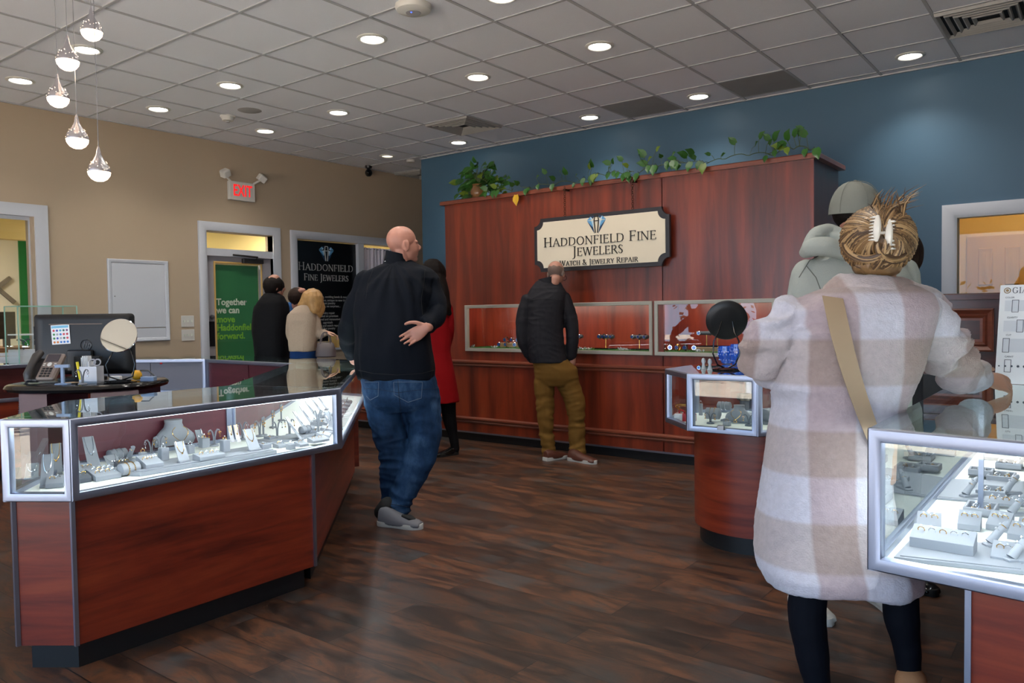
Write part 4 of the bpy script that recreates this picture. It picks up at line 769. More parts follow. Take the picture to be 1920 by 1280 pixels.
bust(328, 838, ZR, f1, 'in the middle of the left counter', 1.15)
# angled counter under the man's hand
f2 = PI/4+PI/2-PI/2; ang = math.atan2(1.67, -1.67); f2 = ang
def P2L(s, t, z=Z1): # s metres along the front from its near corner, t metres back from the glass
    p = Vector(P2).to_3d()+Vector((-.7071, .7071, 0))*s+Vector((-.7071, -.7071, 0))*t; return Vector((p.x, p.y, z))
pos = ['nearest', 'second', 'third', 'fourth', 'fifth', 'sixth', 'seventh', 'eighth', 'farthest']
for i in range(9):
    p = P2L(.30+i*.2, .12); wedge(0, 0, Z1, ang, '%s along the front of the angled counter' % pos[i], .1, .07, .014, .03, 4, p=p)
def put_at(fn, p, *a, **k):
    global D
    old = D; D = lambda px, py, z: Vector((p.x, p.y, z)); r = fn(0, 0, p.z, *a, **k); D = old; return r
for i in range(6): put_at(neck_ramp, P2L(.22+.26*i, .30), ang, '%s in the rear row of the angled counter' % pos[i], .06, .12, .08, 'silver')
for i in range(4): put_at(ear_tree, P2L(.12+.3*i, .45), ang, '%s at the back of the angled counter' % pos[i], .10, 'gold')
for i in range(3): put_at(tray, P2L(.42+.35*i, .2), ang, '%s in the middle of the angled counter' % pos[i], .11, .08)
# far counters: a few pieces seen through the glass
for i in range(5): put_at(neck_ramp, Vector((-5.0-.25*i, 4.02, Z1)), PI, '%s along the front of the far left counter' % pos[i], .06, .12, .08, 'gold')
for i in range(3): put_at(ear_tree, Vector((-6.35-.18*i, 3.78-.12*i, Z1)), 2.6, ['nearest', 'middle', 'farther'][i]+' in the far corner counter', .12, 'silver')
put_at(bust, Vector((-6.32, 3.9, Z1)), PI-.4, 'in the far corner counter', 1.2)
# ---- right ring counter
Z2 = .6095; ar = 0.03
def RP(pts, z): return [tuple(D(px, py, z)[:2]) for px, py in pts]
riser(RP([(1676, 1050), (1925, 1078), (1925, 1030), (1712, 1012)], Z2), Z2, .012, 'across the front of the bright counter')
riser(RP([(1752, 935), (1925, 950), (1925, 905), (1778, 900)], Z2), Z2, .008, 'in the middle of the bright counter')
ZA = Z2+.0125
wedge(1768, 1028, ZA, ar-.06, 'big, with five rings, bright counter', .155, .062, .03, .052, 5)
wedge(1742, 990, Z2, ar+.1, "small left one behind the bright counter's big stand", .065, .055, .02, .045, 3); wedge(1818, 990, Z2, ar, "small right one behind the bright counter's big stand", .06, .055, .02, .05, 3)
wedge(1875, 992, Z2, ar-.2, 'right of the two small ones in the bright counter', .06, .06, .02, .05, 3); wedge(1912, 1010, ZA, ar-.2, 'cut by the right edge of the photo', .05, .05, .02, .045, 2)
finger(1868, 1022, ZA, ar+2.2, 'right of the big front stand, bright counter', 1); finger(1908, 1050, ZA, ar+2.3, 'at the lower right corner of the photo', 3); finger(1818, 930, Z2+.0085, ar+2.4, 'in front of the ring tray, bright counter', 2); finger(1893, 925, Z2+.0085, ar+2.3, 'right of the ring tray, bright counter', 1)
finger(1912, 880, Z2, ar+2.3, 'upper right in the bright counter', 1); finger(1905, 965, Z2, ar+2.3, 'middle right in the bright counter', 2)
tray(1840, 890, Z2+.0085, ar, 'in the middle of the bright counter', .085, .075)
wedge(1880, 946, Z2+.0085, ar, 'low, in the middle of the bright counter', .1, .05, .012, .02, 4); wedge(1875, 862, Z2, ar, 'low, at the back of the bright counter', .12, .05, .015, .03, 5)

for i in range(4): put_at(tray, Vector((-.33, 2.95+.3*i, Z2)), PI/2, ['nearest', 'second', 'third', 'farthest'][i]+" of the bright counter's left row", .12, .09)
for i in range(4): put_at(tray, Vector((.02+.02*i, 2.9+.3*i, Z2)), PI/2, ['nearest', 'second', 'third', 'farthest'][i]+" of the bright counter's inner row", .12, .09)
for i in range(4): put_at(wedge, Vector((-.17, 2.8+.3*i, Z2)), 0, ['nearest', 'second', 'third', 'farthest'][i]+" between the bright counter's tray rows", .09, .06, .015, .03, 4)
t = thing('ribbed_tray', 'dark ribbed ring tray on the glass shelf of the bright counter', 'tray', (-.12, 3.2, .86))
m = MB(); [m.bbox(-.28+.07*i, -.222+.07*i, 3.05, 3.3, .845, .87, .012) for i in range(4)]; m.box(-.29, -.01, 3.04, 3.31, .835, .846); m.build('pad', 'grey_dark_pad', t)
sh = thing('inner_shelf', 'white edged glass shelf inside the bright counter', 'shelf', (.1, 3.2, .83)); MB().box(-.34, .85, 2.98, 3.38, .825, .834).build('shelf_plate', 'case_glass', sh); MB().box(-.34, .85, 2.972, 2.98, .82, .838).build('shelf_edge', 'off_white', sh)
MB().box(-.345, -.33, 3.0, 3.015, Z2, .955).build('post', 'alu', sh)
for i, (x_, y_) in enumerate([(-.2, 2.42), (-.05, 2.5), (.12, 2.46), (.27, 2.55), (-.1, 2.66), (.08, 2.70), (.25, 2.75)]): put_at(finger if i % 2 else wedge, Vector((x_, y_, Z2)), .1*i, ['first', 'second', 'third', 'fourth', 'fifth', 'sixth', 'seventh'][i]+' of the scattered pieces in the bright counter')
# grading chart on the counter
t = thing('grading_chart', 'white printed grading chart card standing on the bright counter', 'card', (-.3, 3.75, .972))
cO = Vector((-.372, 3.72, .972)); cX = Vector((.995, -.1, 0)).normalized(); cN = Vector((-.1, -.95, .22)).normalized(); cY = cN.cross(cX).normalized(); cY = -cY if cY.z < 0 else cY
def onc(u0, u1, v0, v1, d0=0, d1=.003): return lambda m: m.add([cO+cX*u+cY*v+cN*d for d in (d0, d1) for u, v in ((u0, v0), (u1, v0), (u1, v1), (u0, v1))], [(0, 3, 2, 1), (4, 5, 6, 7), (0, 1, 5, 4), (1, 2, 6, 5), (2, 3, 7, 6), (3, 0, 4, 7)])
m = MB(); onc(0, .34, 0, .41)(m); m.build('card', 'paper', t)
m = MB(); m.mi = 0
for v0, v1 in [(.30, .345), (.215, .26), (.13, .185)]: onc(.02, .33, v0, v1, .003, .0034)(m)
m.build('scale_panel', mat('chart_blue', (206, 212, 220), .6), t)
m = MB()
for u0, v0, v1 in [(.045, .295, .345), (.065, .212, .262), (.02, .128, .185), (.03, .047, .097)]: 
    for a, b, c, e in [(u0, u0+.024, v0, v0+.002), (u0, u0+.024, v1, v1+.002), (u0, u0+.002, v0, v1), (u0+.022, u0+.024, v0, v1)]: onc(a, b, c, e, .0034, .004)(m)
for i in range(12): c = cO+cX*(.012+.022*i)+cY*.072+cN*.0036; m.lathe([(0, 0), (.003+.0006*i, 0), (.003+.0006*i, .0008), (0, .0008)], seg=10, T=Matrix.Translation(c) @ cN.to_track_quat('Z', 'Y').to_matrix().to_4x4())
m.build('scale_marks', mat('chart_ink', (70, 78, 88), .6), t)
for u, v, s_ in [(.02, .354, 'COLOR'), (.03, .27, 'CLARITY'), (.03, .197, 'CUT'), (.03, .108, 'CARAT')]: text_mesh(s_, .0095, cO+cX*u+cY*v+cN*.0035, cX, cY, cN, .0006).build('small_lettering', 'chart_ink', t)
mt, _ = serif_text('GIA', .024, cO+cX*.072+cY*.375+cN*.0035, cX, cY, cN, .0008, 1.0, width=.056); mt.build('lettering', 'chart_ink', t)
MB().ring(cO+cX*.026+cY*.387+cN*.003, .011, .0018, cN, 20, 4).lathe([(0, 0), (.006, 0), (.006, .001), (0, .001)], seg=8, T=Matrix.Translation(cO+cX*.026+cY*.387+cN*.003) @ cN.to_track_quat('Z', 'Y').to_matrix().to_4x4()).build('round_seal', mat('seal_tan', (150, 124, 84), .5), t)
m = MB(); m.add([cO+cX*.1+cY*.3-cN*.001, cO+cX*.24+cY*.3-cN*.001, cO+cX*.24-cN*.16+cY*.0+Vector((0, 0, .036)), cO+cX*.1-cN*.16+Vector((0, 0, .036))], [(0, 1, 2, 3)]); m.build('easel_leg', 'black_plastic', t)
# ---- island case contents
Z3 = .6575; riser([(-1.75, 4.22), (-1.3, 4.22), (-1.3, 4.6), (-1.75, 4.6)], Z3, .012, 'inside the octagonal case'); ZS = Z3+.0125
b = D(1285, 788, Z3); t = thing('gift_box', 'white gift box with a red ribbon bow in the octagonal case', 'gift box', tuple(b)); T_ = Matrix.Translation(b) @ Matrix.Rotation(.3, 4, 'Z')
MB().bbox(-.06, .06, -.035, .035, 0, .04, .004, T_).build('box', 'white_pad', t); m = MB().box(-.012, .012, -.037, .037, 0, .0415, T_).box(-.061, .061, -.007, .007, 0, .0412, T_)
for s in (-1, 1): m.ring(T_ @ Vector((s*.02, 0, .046)), .016, .005, (0, 1, .4), 14, 5)
m.build('ribbon', mat('ribbon_red', (170, 24, 36), .4), t)
for i, (a0, s) in enumerate([(0, 1), (.5, .8)]):
    o = MB().tube([b+Vector((-.02+.05*math.sin(u*2)*s, .02+i*.01, .045+.045*math.sin(u)*s)) for u in [x*.2 for x in range(16)]], .003, 6).build('bangle', 'gold'); tag(o, ['larger', 'smaller'][i]+' gold wire bangle leaning on the white gift box', 'bangle')
MB and block(1314, 778, Z3, 0, 'clear and tall in the octagonal case', .02, .07, 1)
pillow(1337, 786, ZS, .2, 'with gold loops in the octagonal case', 'gold', .042); ear_tree(1332, 794, Z3, 0, 'at the left front of the octagonal case', .06, 'gold', 'grey_dark_pad')
put_at(bust, D(1385, 792, Z3), 0, 'dark, in the octagonal case', .85); block(1363, 798, Z3, 0, 'small at the front of the octagonal case', .035, .025, 0); ear_tree(1404, 798, Z3, 0, 'at the right front of the octagonal case', .06, 'gold', 'grey_dark_pad')
pillow(1440, 792, Z3, 1.2, 'at the right of the octagonal case', 'silver', .05, 3); pillow(1358, 768, ZS, .1, 'at the rear of the octagonal case', 'silver')
b = D(1396, 768, ZS); t = thing('cuff_bracelet', 'broad dark metal cuff on a round pedestal in the octagonal case', 'bracelet', tuple(b)); MB().lathe([(0, 0), (.03, 0), (.028, .06), (0, .06)], c=b, seg=20).build('pedestal', 'grey_dark_pad', t); MB().lathe([(.042, .06), (.046, .07), (.044, .1), (.040, .1), (.041, .07), (.038, .06)], c=b, seg=28, hollow=True).build('cuff', mat('cuff_metal', (110, 104, 96), .25, 1.0), t)
# ---- on top of the island
zt3 = .953; b = D(1362, 693, zt3); b.z = zt3; t = thing('table_mirror', 'round black backed table mirror on the octagonal case', 'mirror', tuple(b))
mb_ = MB().lathe([(0, 0), (.078, 0), (.08, .006), (.06, .012), (.0, .014)], c=b, seg=36); mb_.build('base', 'black_gloss', t)
c3 = b+Vector((-.005, .02, .275)); nv = Vector((-.45, .85, .28)).normalized(); Tm = Matrix.Translation(c3) @ nv.to_track_quat('Z', 'Y').to_matrix().to_4x4()
MB().lathe([(0, -.012), (.07, -.011), (.108, -.004), (.114, .002), (.114, .008), (.104, .008)][::1], seg=48, T=Tm).build('mirror_back', 'black_plastic', t); MB().lathe([(0, .0085), (.103, .0085), (.103, .010), (0, .010)], seg=40, T=Tm).build('mirror_face', 'mirror', t)
rg = V2R; m = MB()
for s in (-1, 1): m.tube([b+rg*.012*s+Vector((0, 0, .012)), b+rg*.05*s+Vector((0, 0, .03)), b+rg*.075*s+Vector((0, .0, .09)), b+rg*.07*s+Vector((0, 0, .16)), b+rg*.045*s+Vector((0, 0, .21)), c3+rg*.03*s+Vector((0, 0, -.0))-nv*.012], .0045, 8)
m.build('wire_frame', 'black_gloss', t)
mat('blue_glass', (30, 80, 190), .06, 0, .8, var=(60, .5), coat=.8)
for k, (px, py, r, h, lb) in enumerate([(1371, 684, .05, .11, 'larger blue mosaic glass bowl beside the round mirror'), (1392, 688, .04, .13, 'smaller blue mosaic glass bowl against the coat sleeve')]):
    b2 = D(px, py, zt3) + V2F*.1; b2.z = zt3; t = thing('glass_bowl', lb, 'bowl', tuple(b2), 0, 'blue mosaic bowls')
    m = MB(); m.lathe([(.02, 0), (.03, .004), (r, h*.4), (r*1.05, h*.7), (r, h), (r-.005, h), (r-.004, h*.7), (r-.01, h*.4), (.0, .01)], c=b2, seg=28); m.build('bowl', 'blue_glass', t)
    m = MB()
    for i in range(5):
        for j in range(16): a = j*PI/8+i*.2; zz = h*(.25+.15*i); rr = r*(1.0 if i > 1 else .85)+.001; m.ell(b2+Vector((math.cos(a)*rr, math.sin(a)*rr, zz)), .006, .006, .006, 6)
    m.build('mosaic_tiles', 'stone_blue', t)
for k, (px, py) in enumerate([(1319, 692), (1331, 694)]):
    b2 = D(px, py, zt3); t = MB().lathe([(.0, 0), (.016, 0), (.012, .01), (.007, .03), (.013, .045), (.009, .06), (.0, .066)], c=(b2.x, b2.y, zt3), seg=10, smooth=False).build('glass_figurine', crystal('figurine_glass', (225, 235, 240))); tag(t, ['left', 'right'][k]+' one of two small clear glass figurines beside the mirror base', 'figurine')
# ---- watches in the niches
ZN = .947
def m_watch():
    m = MB(); m.ring((0, 0, .03), .027, .007, (1, 0, 0), 22, 6); m.mi = 1; m.tube([(0, -.036, .03), (0, -.030, .03)], .019, 20); m.mi = 2; m.tube([(0, -.037, .03), (0, -.0355, .03)], .015, 18); return m
def watch(p, rz, label, group, strap='silver', sc=1.0):
    o = put('watch', shared('watch_'+strap, m_watch, [strap, 'silver', 'stone_blue']), tuple(p), rz, label, 'watch', group); o.scale = (sc,)*3; return o
mat('strap_brown', (90, 50, 34), .5); mat('strap_black', (22, 22, 26), .5)
n1 = [-5.05, -4.93, -4.81, -4.25, -4.16]
for i, (px, lb) in enumerate([(893, 'leftmost'), (911, 'second from the left'), (931, 'third from the left')]):
    p = D(px, 654, ZN); watch((p.x, YC+.12, ZN), [.2, -.1, .3][i], lb+' watch on the turf of the longer niche', 'watches on the turf of the longer niche', ['silver', 'strap_brown', 'silver'][i])
def xat(px, y): # x on a plane of constant y
    d = FW+RT*(px-960)/FPX-UP*(640-640)/FPX; return (EYE+d*(y/d.y)).x
for i, (px, lb) in enumerate([(1245, 'first'), (1257, 'second'), (1272, 'third'), (1286, 'fourth'), (1301, 'fifth')]):
    watch((xat(px, YC+.1), YC+.1, ZN), [.2, .3, -.1, .1, .4][i], lb+' watch from the left in the shorter niche', 'watches in a row in the shorter niche', ['silver', 'silver', 'gold', 'strap_black', 'strap_brown'][i])
tag(MB().bbox(xat(944, YC+.2), xat(982, YC+.2), YC+.12, YC+.26, ZN, ZN+.045, .004).build('wooden_riser', 'brass' if False else mat('tan_block', (150, 120, 90), .5)), 'tan wooden block under watches in the longer niche', 'riser')
for i, px in enumerate([950, 961, 972]): watch((xat(px, YC+.18), YC+.18, ZN+.045), .2*i, ['left', 'middle', 'right'][i]+' watch on the tan block in the longer niche', 'watches on the tan block', ['strap_brown', 'silver', 'gold'][i])
def watch_stand(px, y, lb, z0=ZN, n=4):
    x = xat(px, y); t = thing('watch_stand', lb, 'watch stand', (x, y, z0), 0, 'bar stands for watches')
    MB().bbox(-.1, .1, -.035, .035, 0, .012, .003).build('base', 'black_gloss', t, False); MB().tube([(0, 0, .012), (0, 0, .11)], .004, 8).build('post', 'brass', t, False); MB().tube([(-.085, 0, .115), (.085, 0, .115)], .016, 12).build('cushion_bar', 'grey_dark_pad', t, False)
    for i in range(n): 
        o = watch((x-.06+.12*i/max(1, n-1), y, z0+.115-.03*.8), 0, 'watch strapped on the '+lb.split('holding')[0].strip(), 'watches on the '+lb.split('holding')[0].strip(), ['silver', 'strap_black', 'silver', 'strap_brown'][i % 4], .8)
watch_stand(1136, YC+.14, 'middle bar stand of the longer niche holding four watches'); watch_stand(1199, YC+.14, 'right bar stand of the longer niche holding three watches', n=3)
watch_stand(1078, YC+.14, 'bar stand beside the man in the longer niche holding watches', n=3)
x_ = xat(1335, YC+.15); tag(MB().bbox(x_-.12, x_+.14, YC+.08, YC+.24, ZN, ZN+.035, .003).build('wooden_riser', 'tan_block'), 'tan wooden block with a black base in the shorter niche', 'riser')
watch_stand(1325, YC+.16, 'single post stand of the shorter niche holding one watch', ZN+.035, 1); watch_stand(1345, YC+.2, 'rear bar stand of the shorter niche holding watches', ZN+.035, 3)
crystal('quartz', (232, 234, 240))
for i, (px, lb) in enumerate([(885, 'at the left end of the longer niche'), (925, 'below the third watch of the longer niche'), (1090, 'right of the man in grey jacket'), (1103, 'left of the middle bar stand'), (1165, 'between the two bar stands of the longer niche'), (1174, 'just left of the right bar stand'), (1238, 'at the left end of the shorter niche'), (1309, 'larger, in the middle of the shorter niche'), (1316, 'smaller, in the middle of the shorter niche')]):
    x = xat(px, YC+.07); m = MB(); random.seed(i+50)
    for k in range(9):
        s = random.uniform(.008, .02); d = Vector((random.uniform(-1, 1), random.uniform(-1, 1), random.uniform(.2, 1))).normalized(); p0 = Vector((x+random.uniform(-.02, .02), YC+.07+random.uniform(-.015, .015), ZN-.002)); m.tube([p0, p0+d*s*1.2, p0+d*s*2], [s*.4, s*.4, .001], 6, False)
    tag(m.build('quartz_cluster', 'quartz'), 'clear quartz cluster on the turf '+lb, 'crystal', 'quartz clusters in the niches')
# ------------------------------------------------------------------ staff desk behind the left counter
ZD = U(170, 717, 4.0).z; dc = U(168, 717, 4.1); dc.z = ZD
def DB(px, c): v = U(px, 717, c); v.z = ZD; return v
def oval(hx, hy, n=40, p=2.6): return [tuple((dc+V2R*hx*math.copysign(abs(math.cos(a))**(2/p), math.cos(a))+V2F*hy*math.copysign(abs(math.sin(a))**(2/p), math.sin(a)))[:2]) for a in [2*PI*i/n for i in range(n)]]
t = thing('staff_desk', 'oval black topped desk on purple panels behind the left counter', 'desk', (dc.x, dc.y, 0))
m = MB(); rings = []
for hx, z in [(.355, ZD), (.366, ZD-.006), (.372, ZD-.018), (.366, ZD-.032), (.35, ZD-.038)]: rings.append([Vector((x, y, z)) for x, y in oval(hx, hx-.05)])
m.loft(rings, True, True); m.build('desk_top', 'black_gloss', t)
def vbox(mb, c, u0, u1, w0, w1, z0, z1, b=None):
    T = Matrix(((V2R.x, V2F.x, 0, c.x), (V2R.y, V2F.y, 0, c.y), (0, 0, 1, c.z), (0, 0, 0, 1)))
    return mb.bbox(u0, u1, w0, w1, z0, z1, b, T) if b else mb.box(u0, u1, w0, w1, z0, z1, T)
g0 = Vector((dc.x, dc.y, 0)); vbox(MB(), g0, -.26, -.12, -.18, .2, 0, ZD-.038).build('side_panel', 'purple_laminate', t); vbox(MB(), g0, .03, .28, -.05, .2, 0, ZD-.038).build('side_panel', 'purple_laminate', t)
MB().tube([dc+V2R*-.03+V2F*.1+Vector((0, 0, -.04)), dc+V2R*0+V2F*.05+Vector((0, 0, -.2)), dc+V2R*-.04+V2F*.05+Vector((0, 0, -.5))], .006, 6).build('cable', 'black_plastic', t)
# all-in-one computer seen from behind
Mc = U(157, 645, 4.28); mw, mh = .268, .165
t = thing('desktop_monitor', 'black all-in-one computer seen from behind with a dotted sticker', 'monitor', (Mc.x, Mc.y, ZD)); Tv = Matrix(((V2R.x, V2F.x, 0, Mc.x), (V2R.y, V2F.y, 0, Mc.y), (0, 0, 1, Mc.z), (0, 0, 0, 1)))
def rr(hx, hz, r, y, n=6):
    pts = []
    for sx, sz, a0 in [(1, 1, 0), (-1, 1, PI/2), (-1, -1, PI), (1, -1, 1.5*PI)]:
        for k in range(n+1): a = a0+PI/2*k/n; pts.append(Tv @ Vector((sx*(hx-r)+r*math.cos(a), y, sz*(hz-r)+r*math.sin(a))))
    return pts
m = MB(); m.loft([rr(mw, mh, .02, .03), rr(mw, mh, .02, .0), rr(mw-.012, mh-.012, .02, -.016), rr(mw-.05, mh-.03, .02, -.026)], False, True); m.build('rear_shell', mat('monitor_shell', (12, 13, 17), .5), t)
m = MB(); m.box(-.17, .12, -.03, -.025, .108, .113, Tv); m.build('vent_slot', mat('slot_brown', (96, 74, 60), .4), t); MB().box(-.262, -.245, -.016, -.01, .03, .1, Tv).box(-.262, -.245, -.016, -.01, -.0, .025, Tv).build('port_slot', 'black_matte', t)
vbox(MB(), Mc, -.07, .07, -.05, -.026, -.14, -.03, .006).build('stand_neck', 'black_plastic', t); vbox(MB(), Vector((Mc.x, Mc.y, ZD)), -.1, .1, -.09, .05, 0, .012, .005).build('stand_foot', 'black_plastic', t); vbox(MB(), Vector((Mc.x, Mc.y, ZD)), -.05, .05, -.035, -.01, .012, .1).build('stand_post', 'black_plastic', t)
o_ = Tv @ Vector((.028, -.0275, -.005)); m = MB().ring(o_, .03, .0022, V2F, 28, 4); m.build('round_emblem', mat('logo_dark', (46, 48, 52), .25), t); text_mesh('hp', .05, o_+V2R*-.02+Vector((0, 0, -.012)), V2R+Vector((0, 0, 0)), Vector((0, 0, 1))+V2R*.25, -V2F, .002).build('emblem_letters', 'logo_dark', t)
st = thing('sticker', 'white sticker with coloured dots on the back of the computer', 'sticker', tuple(Tv @ Vector((-.13, -.029, .05))))
sa = .045; sO = Tv @ Vector((-.155, -.0285, -.0)); sX = (V2R+Vector((0, 0, .05))).normalized(); sZ = (Vector((0, 0, 1))-V2R*.05).normalized()
def sbox(u0, u1, v0, v1, d): return [sO+sX*u+sZ*v-V2F*w for w in (0, d) for u, v in ((u0, v0), (u1, v0), (u1, v1), (u0, v1))]
FB = [(0, 3, 2, 1), (4, 5, 6, 7), (0, 1, 5, 4), (1, 2, 6, 5), (2, 3, 7, 6), (3, 0, 4, 7)]
MB().add(sbox(0, .1, 0, .105, .001), FB).build('sheet', 'paper', st); MB().add(sbox(.003, .095, .088, .101, .0014), FB).build('blue_band', mat('band_blue', (110, 180, 214), .5), st)
cols = [(190, 30, 60), (50, 70, 170), (60, 160, 190), (30, 90, 80), (110, 60, 110), (40, 130, 60), (160, 160, 170), (40, 110, 190), (200, 110, 30)]
dm = MB(); names = [mat('dot_%d' % i, c, .5) for i, c in enumerate(cols)]
random.seed(3)
for r in range(4):
    for c in range(5):
        dm.mi = [0, 1, 2, 3, 4, 5, 6, 7, 0, 0, 5, 1, 6, 3, 0, 8, 8, 7, 7, 7][r*5+c]; p = sO+sX*(.014+.018*c)+sZ*(.075-.021*r)-V2F*.0012; dm.tube([p, p-V2F*.0008], .0062, 12, False)
dm.build('coloured_dots', names, st)
# telephone
pb = DB(80, 3.98); T2 = Matrix(((V2R.x, V2F.x, 0, pb.x), (V2R.y, V2F.y, 0, pb.y), (0, 0, 1, ZD), (0, 0, 0, 1))) @ Matrix.Rotation(-.12, 4, 'Z')
t = thing('desk_telephone', 'grey brown desk telephone with handset and screen on the oval desk', 'telephone', (pb.x, pb.y, ZD)); Tt = T2 @ Matrix.Translation((0, .0, .012)) @ Matrix.Rotation(math.radians(52), 4, 'X')
mat('phone_taupe', (120, 106, 98), .4); mat('phone_dark', (58, 56, 56), .4)
MB().bbox(-.035, .068, 0, .16, 0, .022, .008, Tt).build('body', 'phone_taupe', t); MB().bbox(-.105, -.03, .0, .14, -.012, .008, .006, Tt).build('handset_cradle', 'phone_dark', t)
MB().box(-.018, .052, .105, .15, .022, .024, Tt).build('screen', mat('phone_lcd', (60, 54, 60), .15), t); m = MB()
for r in range(4):
    for c in range(3): m.box(-.012+.02*c, .001+.02*c, .012+.015*r, .021+.015*r, .022, .0255, Tt)
m.build('keypad', 'black_plastic', t); MB().tube([Tt @ Vector((.016, .087, .022)), Tt @ Vector((.016, .087, .026))], .012, 20, False).box(-.02, -.008, .09, .094, .022, .025, Tt).box(-.02, -.008, .08, .084, .022, .025, Tt).box(.04, .052, .09, .094, .022, .025, Tt).box(.04, .052, .08, .084, .022, .025, Tt).build('round_button', 'plastic_white', t)
m = MB(); m.tube([Tt @ Vector((-.068, .0, .02)), Tt @ Vector((-.068, .02, .034)), Tt @ Vector((-.068, .07, .040)), Tt @ Vector((-.068, .13, .036)), Tt @ Vector((-.068, .16, .024))], [.018, .022, .017, .022, .018], 12, flat=1.2); m.build('handset', 'phone_dark', t)
pts = []; c0 = Tt @ Vector((-.068, -.002, .01))
for i in range(260):
    u = i/259; base = c0+V2R*(-.02*math.sin(u*3))+Vector((0, 0, -.02-.34*u if u > .1 else -.2*u))-V2F*.05*min(1, u*6); a = i*.75; pts.append(base+V2R*.008*math.cos(a)+V2F*.008*math.sin(a))
MB().tube(pts, .0024, 5).build('coiled_cord', mat('cord_blue', (40, 44, 56), .4), t)
# small things on the oval desk
b = DB(118, 3.9); t = thing('earring_stand', 'pale blue T shaped bar stand beside the telephone', 'stand', (b.x, b.y, ZD)); mat('pale_blue', (130, 150, 180), .5)
vbox(MB(), b, -.032, .032, -.02, .02, 0, .007, .002).build('base', 'pale_blue', t); vbox(MB(), b, -.007, .007, -.006, .006, .007, .1).build('post', 'pale_blue', t); vbox(MB(), b, -.036, .036, -.008, .008, .085, .1, .002).build('crossbar', 'pale_blue', t)
b = DB(155, 3.88)
put_at(ear_tree, b, YAW, 'on the oval desk beside the pencil cup', .075, 'silver', 'grey_leatherette')
b = DB(172, 3.98); t = thing('pen_holder', 'clear square holder with papers, highlighter and scissors on the oval desk', 'pen holder', (b.x, b.y, ZD)); m = MB(); Tp = Matrix(((V2R.x, V2F.x, 0, b.x), (V2R.y, V2F.y, 0, b.y), (0, 0, 1, ZD), (0, 0, 0, 1)))
frame(m, Tp @ Vector((-.045, -.035, 0)), V2R, V2F, (0, 0, 1), .09, .07, [(0, 0), (0, .085), (.004, .085), (.004, .0)]); m.box(-.045, .045, -.035, .035, 0, .01, Tp); m.build('cup', mat('frosted', (200, 206, 216), .3), t)
m = MB(); [m.box(-.04+.006*i, -.038+.006*i, -.02, .02, .01, .13+.008*(i % 2), Tp) for i in range(6)]; m.box(.002, .006, -.03, .03, .01, .11, Tp); m.build('papers', 'paper', t)
MB().tube([Tp @ Vector((-.04, -.03, .02)), Tp @ Vector((-.052, -.034, .11))], .007, 8).build('highlighter', mat('highlight_yellow', (232, 214, 40), .4), t)
MB().ring(Tp @ Vector((.012, -.012, .104)), .015, .0035, V2F, 18, 6, 1.2).ring(Tp @ Vector((.038, -.012, .104)), .015, .0035, V2F, 18, 6, 1.2).build('scissor_handles', mat('scissor_grey', (150, 150, 156), .3), t)
b = DB(227, 3.98); t = thing('table_mirror', 'round tilted table mirror on the oval desk reflecting the ceiling', 'mirror', (b.x, b.y, ZD))
MB().lathe([(0, 0), (.072, 0), (.075, .005), (.05, .012), (0, .014)], c=(b.x, b.y, ZD), seg=32).build('base', 'black_gloss', t); c3 = U(223.5, 629, (b-EYE).dot(FW)-.03); nv = (-V2F*.93+V2R*.10+Vector((0, 0, .33))).normalized(); Tm = Matrix.Translation(c3) @ nv.to_track_quat('Z', 'Y').to_matrix().to_4x4()
MB().lathe([(0, -.006), (.086, -.005), (.09, 0), (.087, .003)], seg=44, T=Tm).build('rim', 'chrome', t); MB().lathe([(0, .0031), (.087, .0031), (.087, .004), (0, .004)], seg=44, T=Tm).build('mirror_face', 'mirror', t)
m = MB(); b = Vector((b.x, b.y, ZD))
for s in (-1, 1): m.tube([b+Vector((0, 0, .01)), b+V2R*.06*s+Vector((0, 0, .03)), b+V2R*.075*s+Vector((0, 0, .09)), b+V2R*.05*s+V2F*.02+Vector((0, 0, .15)), c3-nv*.006+V2R*.03*s], .004, 8)
m.build('wire_frame', 'black_gloss', t)
b = DB(160, 4.08); t = thing('black_card_box', 'black upright box in front of the computer', 'box', (b.x, b.y, ZD)); vbox(MB(), b, -.068, .068, .02, .05, 0, .13, .003).build('box', 'black_matte', t)
b = DB(279, 4.08); tag(vbox(MB(), Vector((b.x, b.y, ZD)), -.035, .035, -.02, .02, 0, .022, .003).build('card_reader', 'pale_blue'), 'pale blue box at the right end of the oval desk', 'box')
b = DB(217, 4.1); tag(vbox(MB(), Vector((b.x, b.y, ZD)), -.028, .028, -.015, .015, 0, .025, .003).build('small_box', 'paper'), 'small white box behind the round desk mirror', 'box')
b = DB(257, 4.1); tag(MB().ell((b.x, b.y, ZD+.028), .026, .026, .028).build('yellow_ball', mat('ball_yellow', (226, 168, 40), .4)), 'yellow ball beside the round desk mirror', 'ball')
b = DB(268, 4.12); tag(MB().tube([b+V2R*-.04+Vector((0, 0, .02)), b+V2R*-.01+Vector((0, 0, .05)), b+V2R*.03+Vector((0, 0, .05)), b+V2R*.07+Vector((0, 0, .012))], .004, 6).build('cable', 'black_plastic'), 'black cable at the right end of the oval desk', 'cable')
for i, (px, py, a) in enumerate([(140, 716, .2), (146, 713, .6), (128, 712, 1.1)]): 
    b = DB(px, 4.12-.02*i-.1); tag(MB().box(-.04, .04, -.025, .025, .0005+.0012*i, .0012+.0012*i, Matrix.Translation((b.x, b.y, ZD)) @ Matrix.Rotation(YAW+a, 4, 'Z')).build('paper_slip', mat('slip_tan', (196, 170, 140), .6)), ['tan paper slip under the blue stand', 'middle tan paper slip near the pen holder', 'rear tan paper slip near the black box'][i], 'paper')
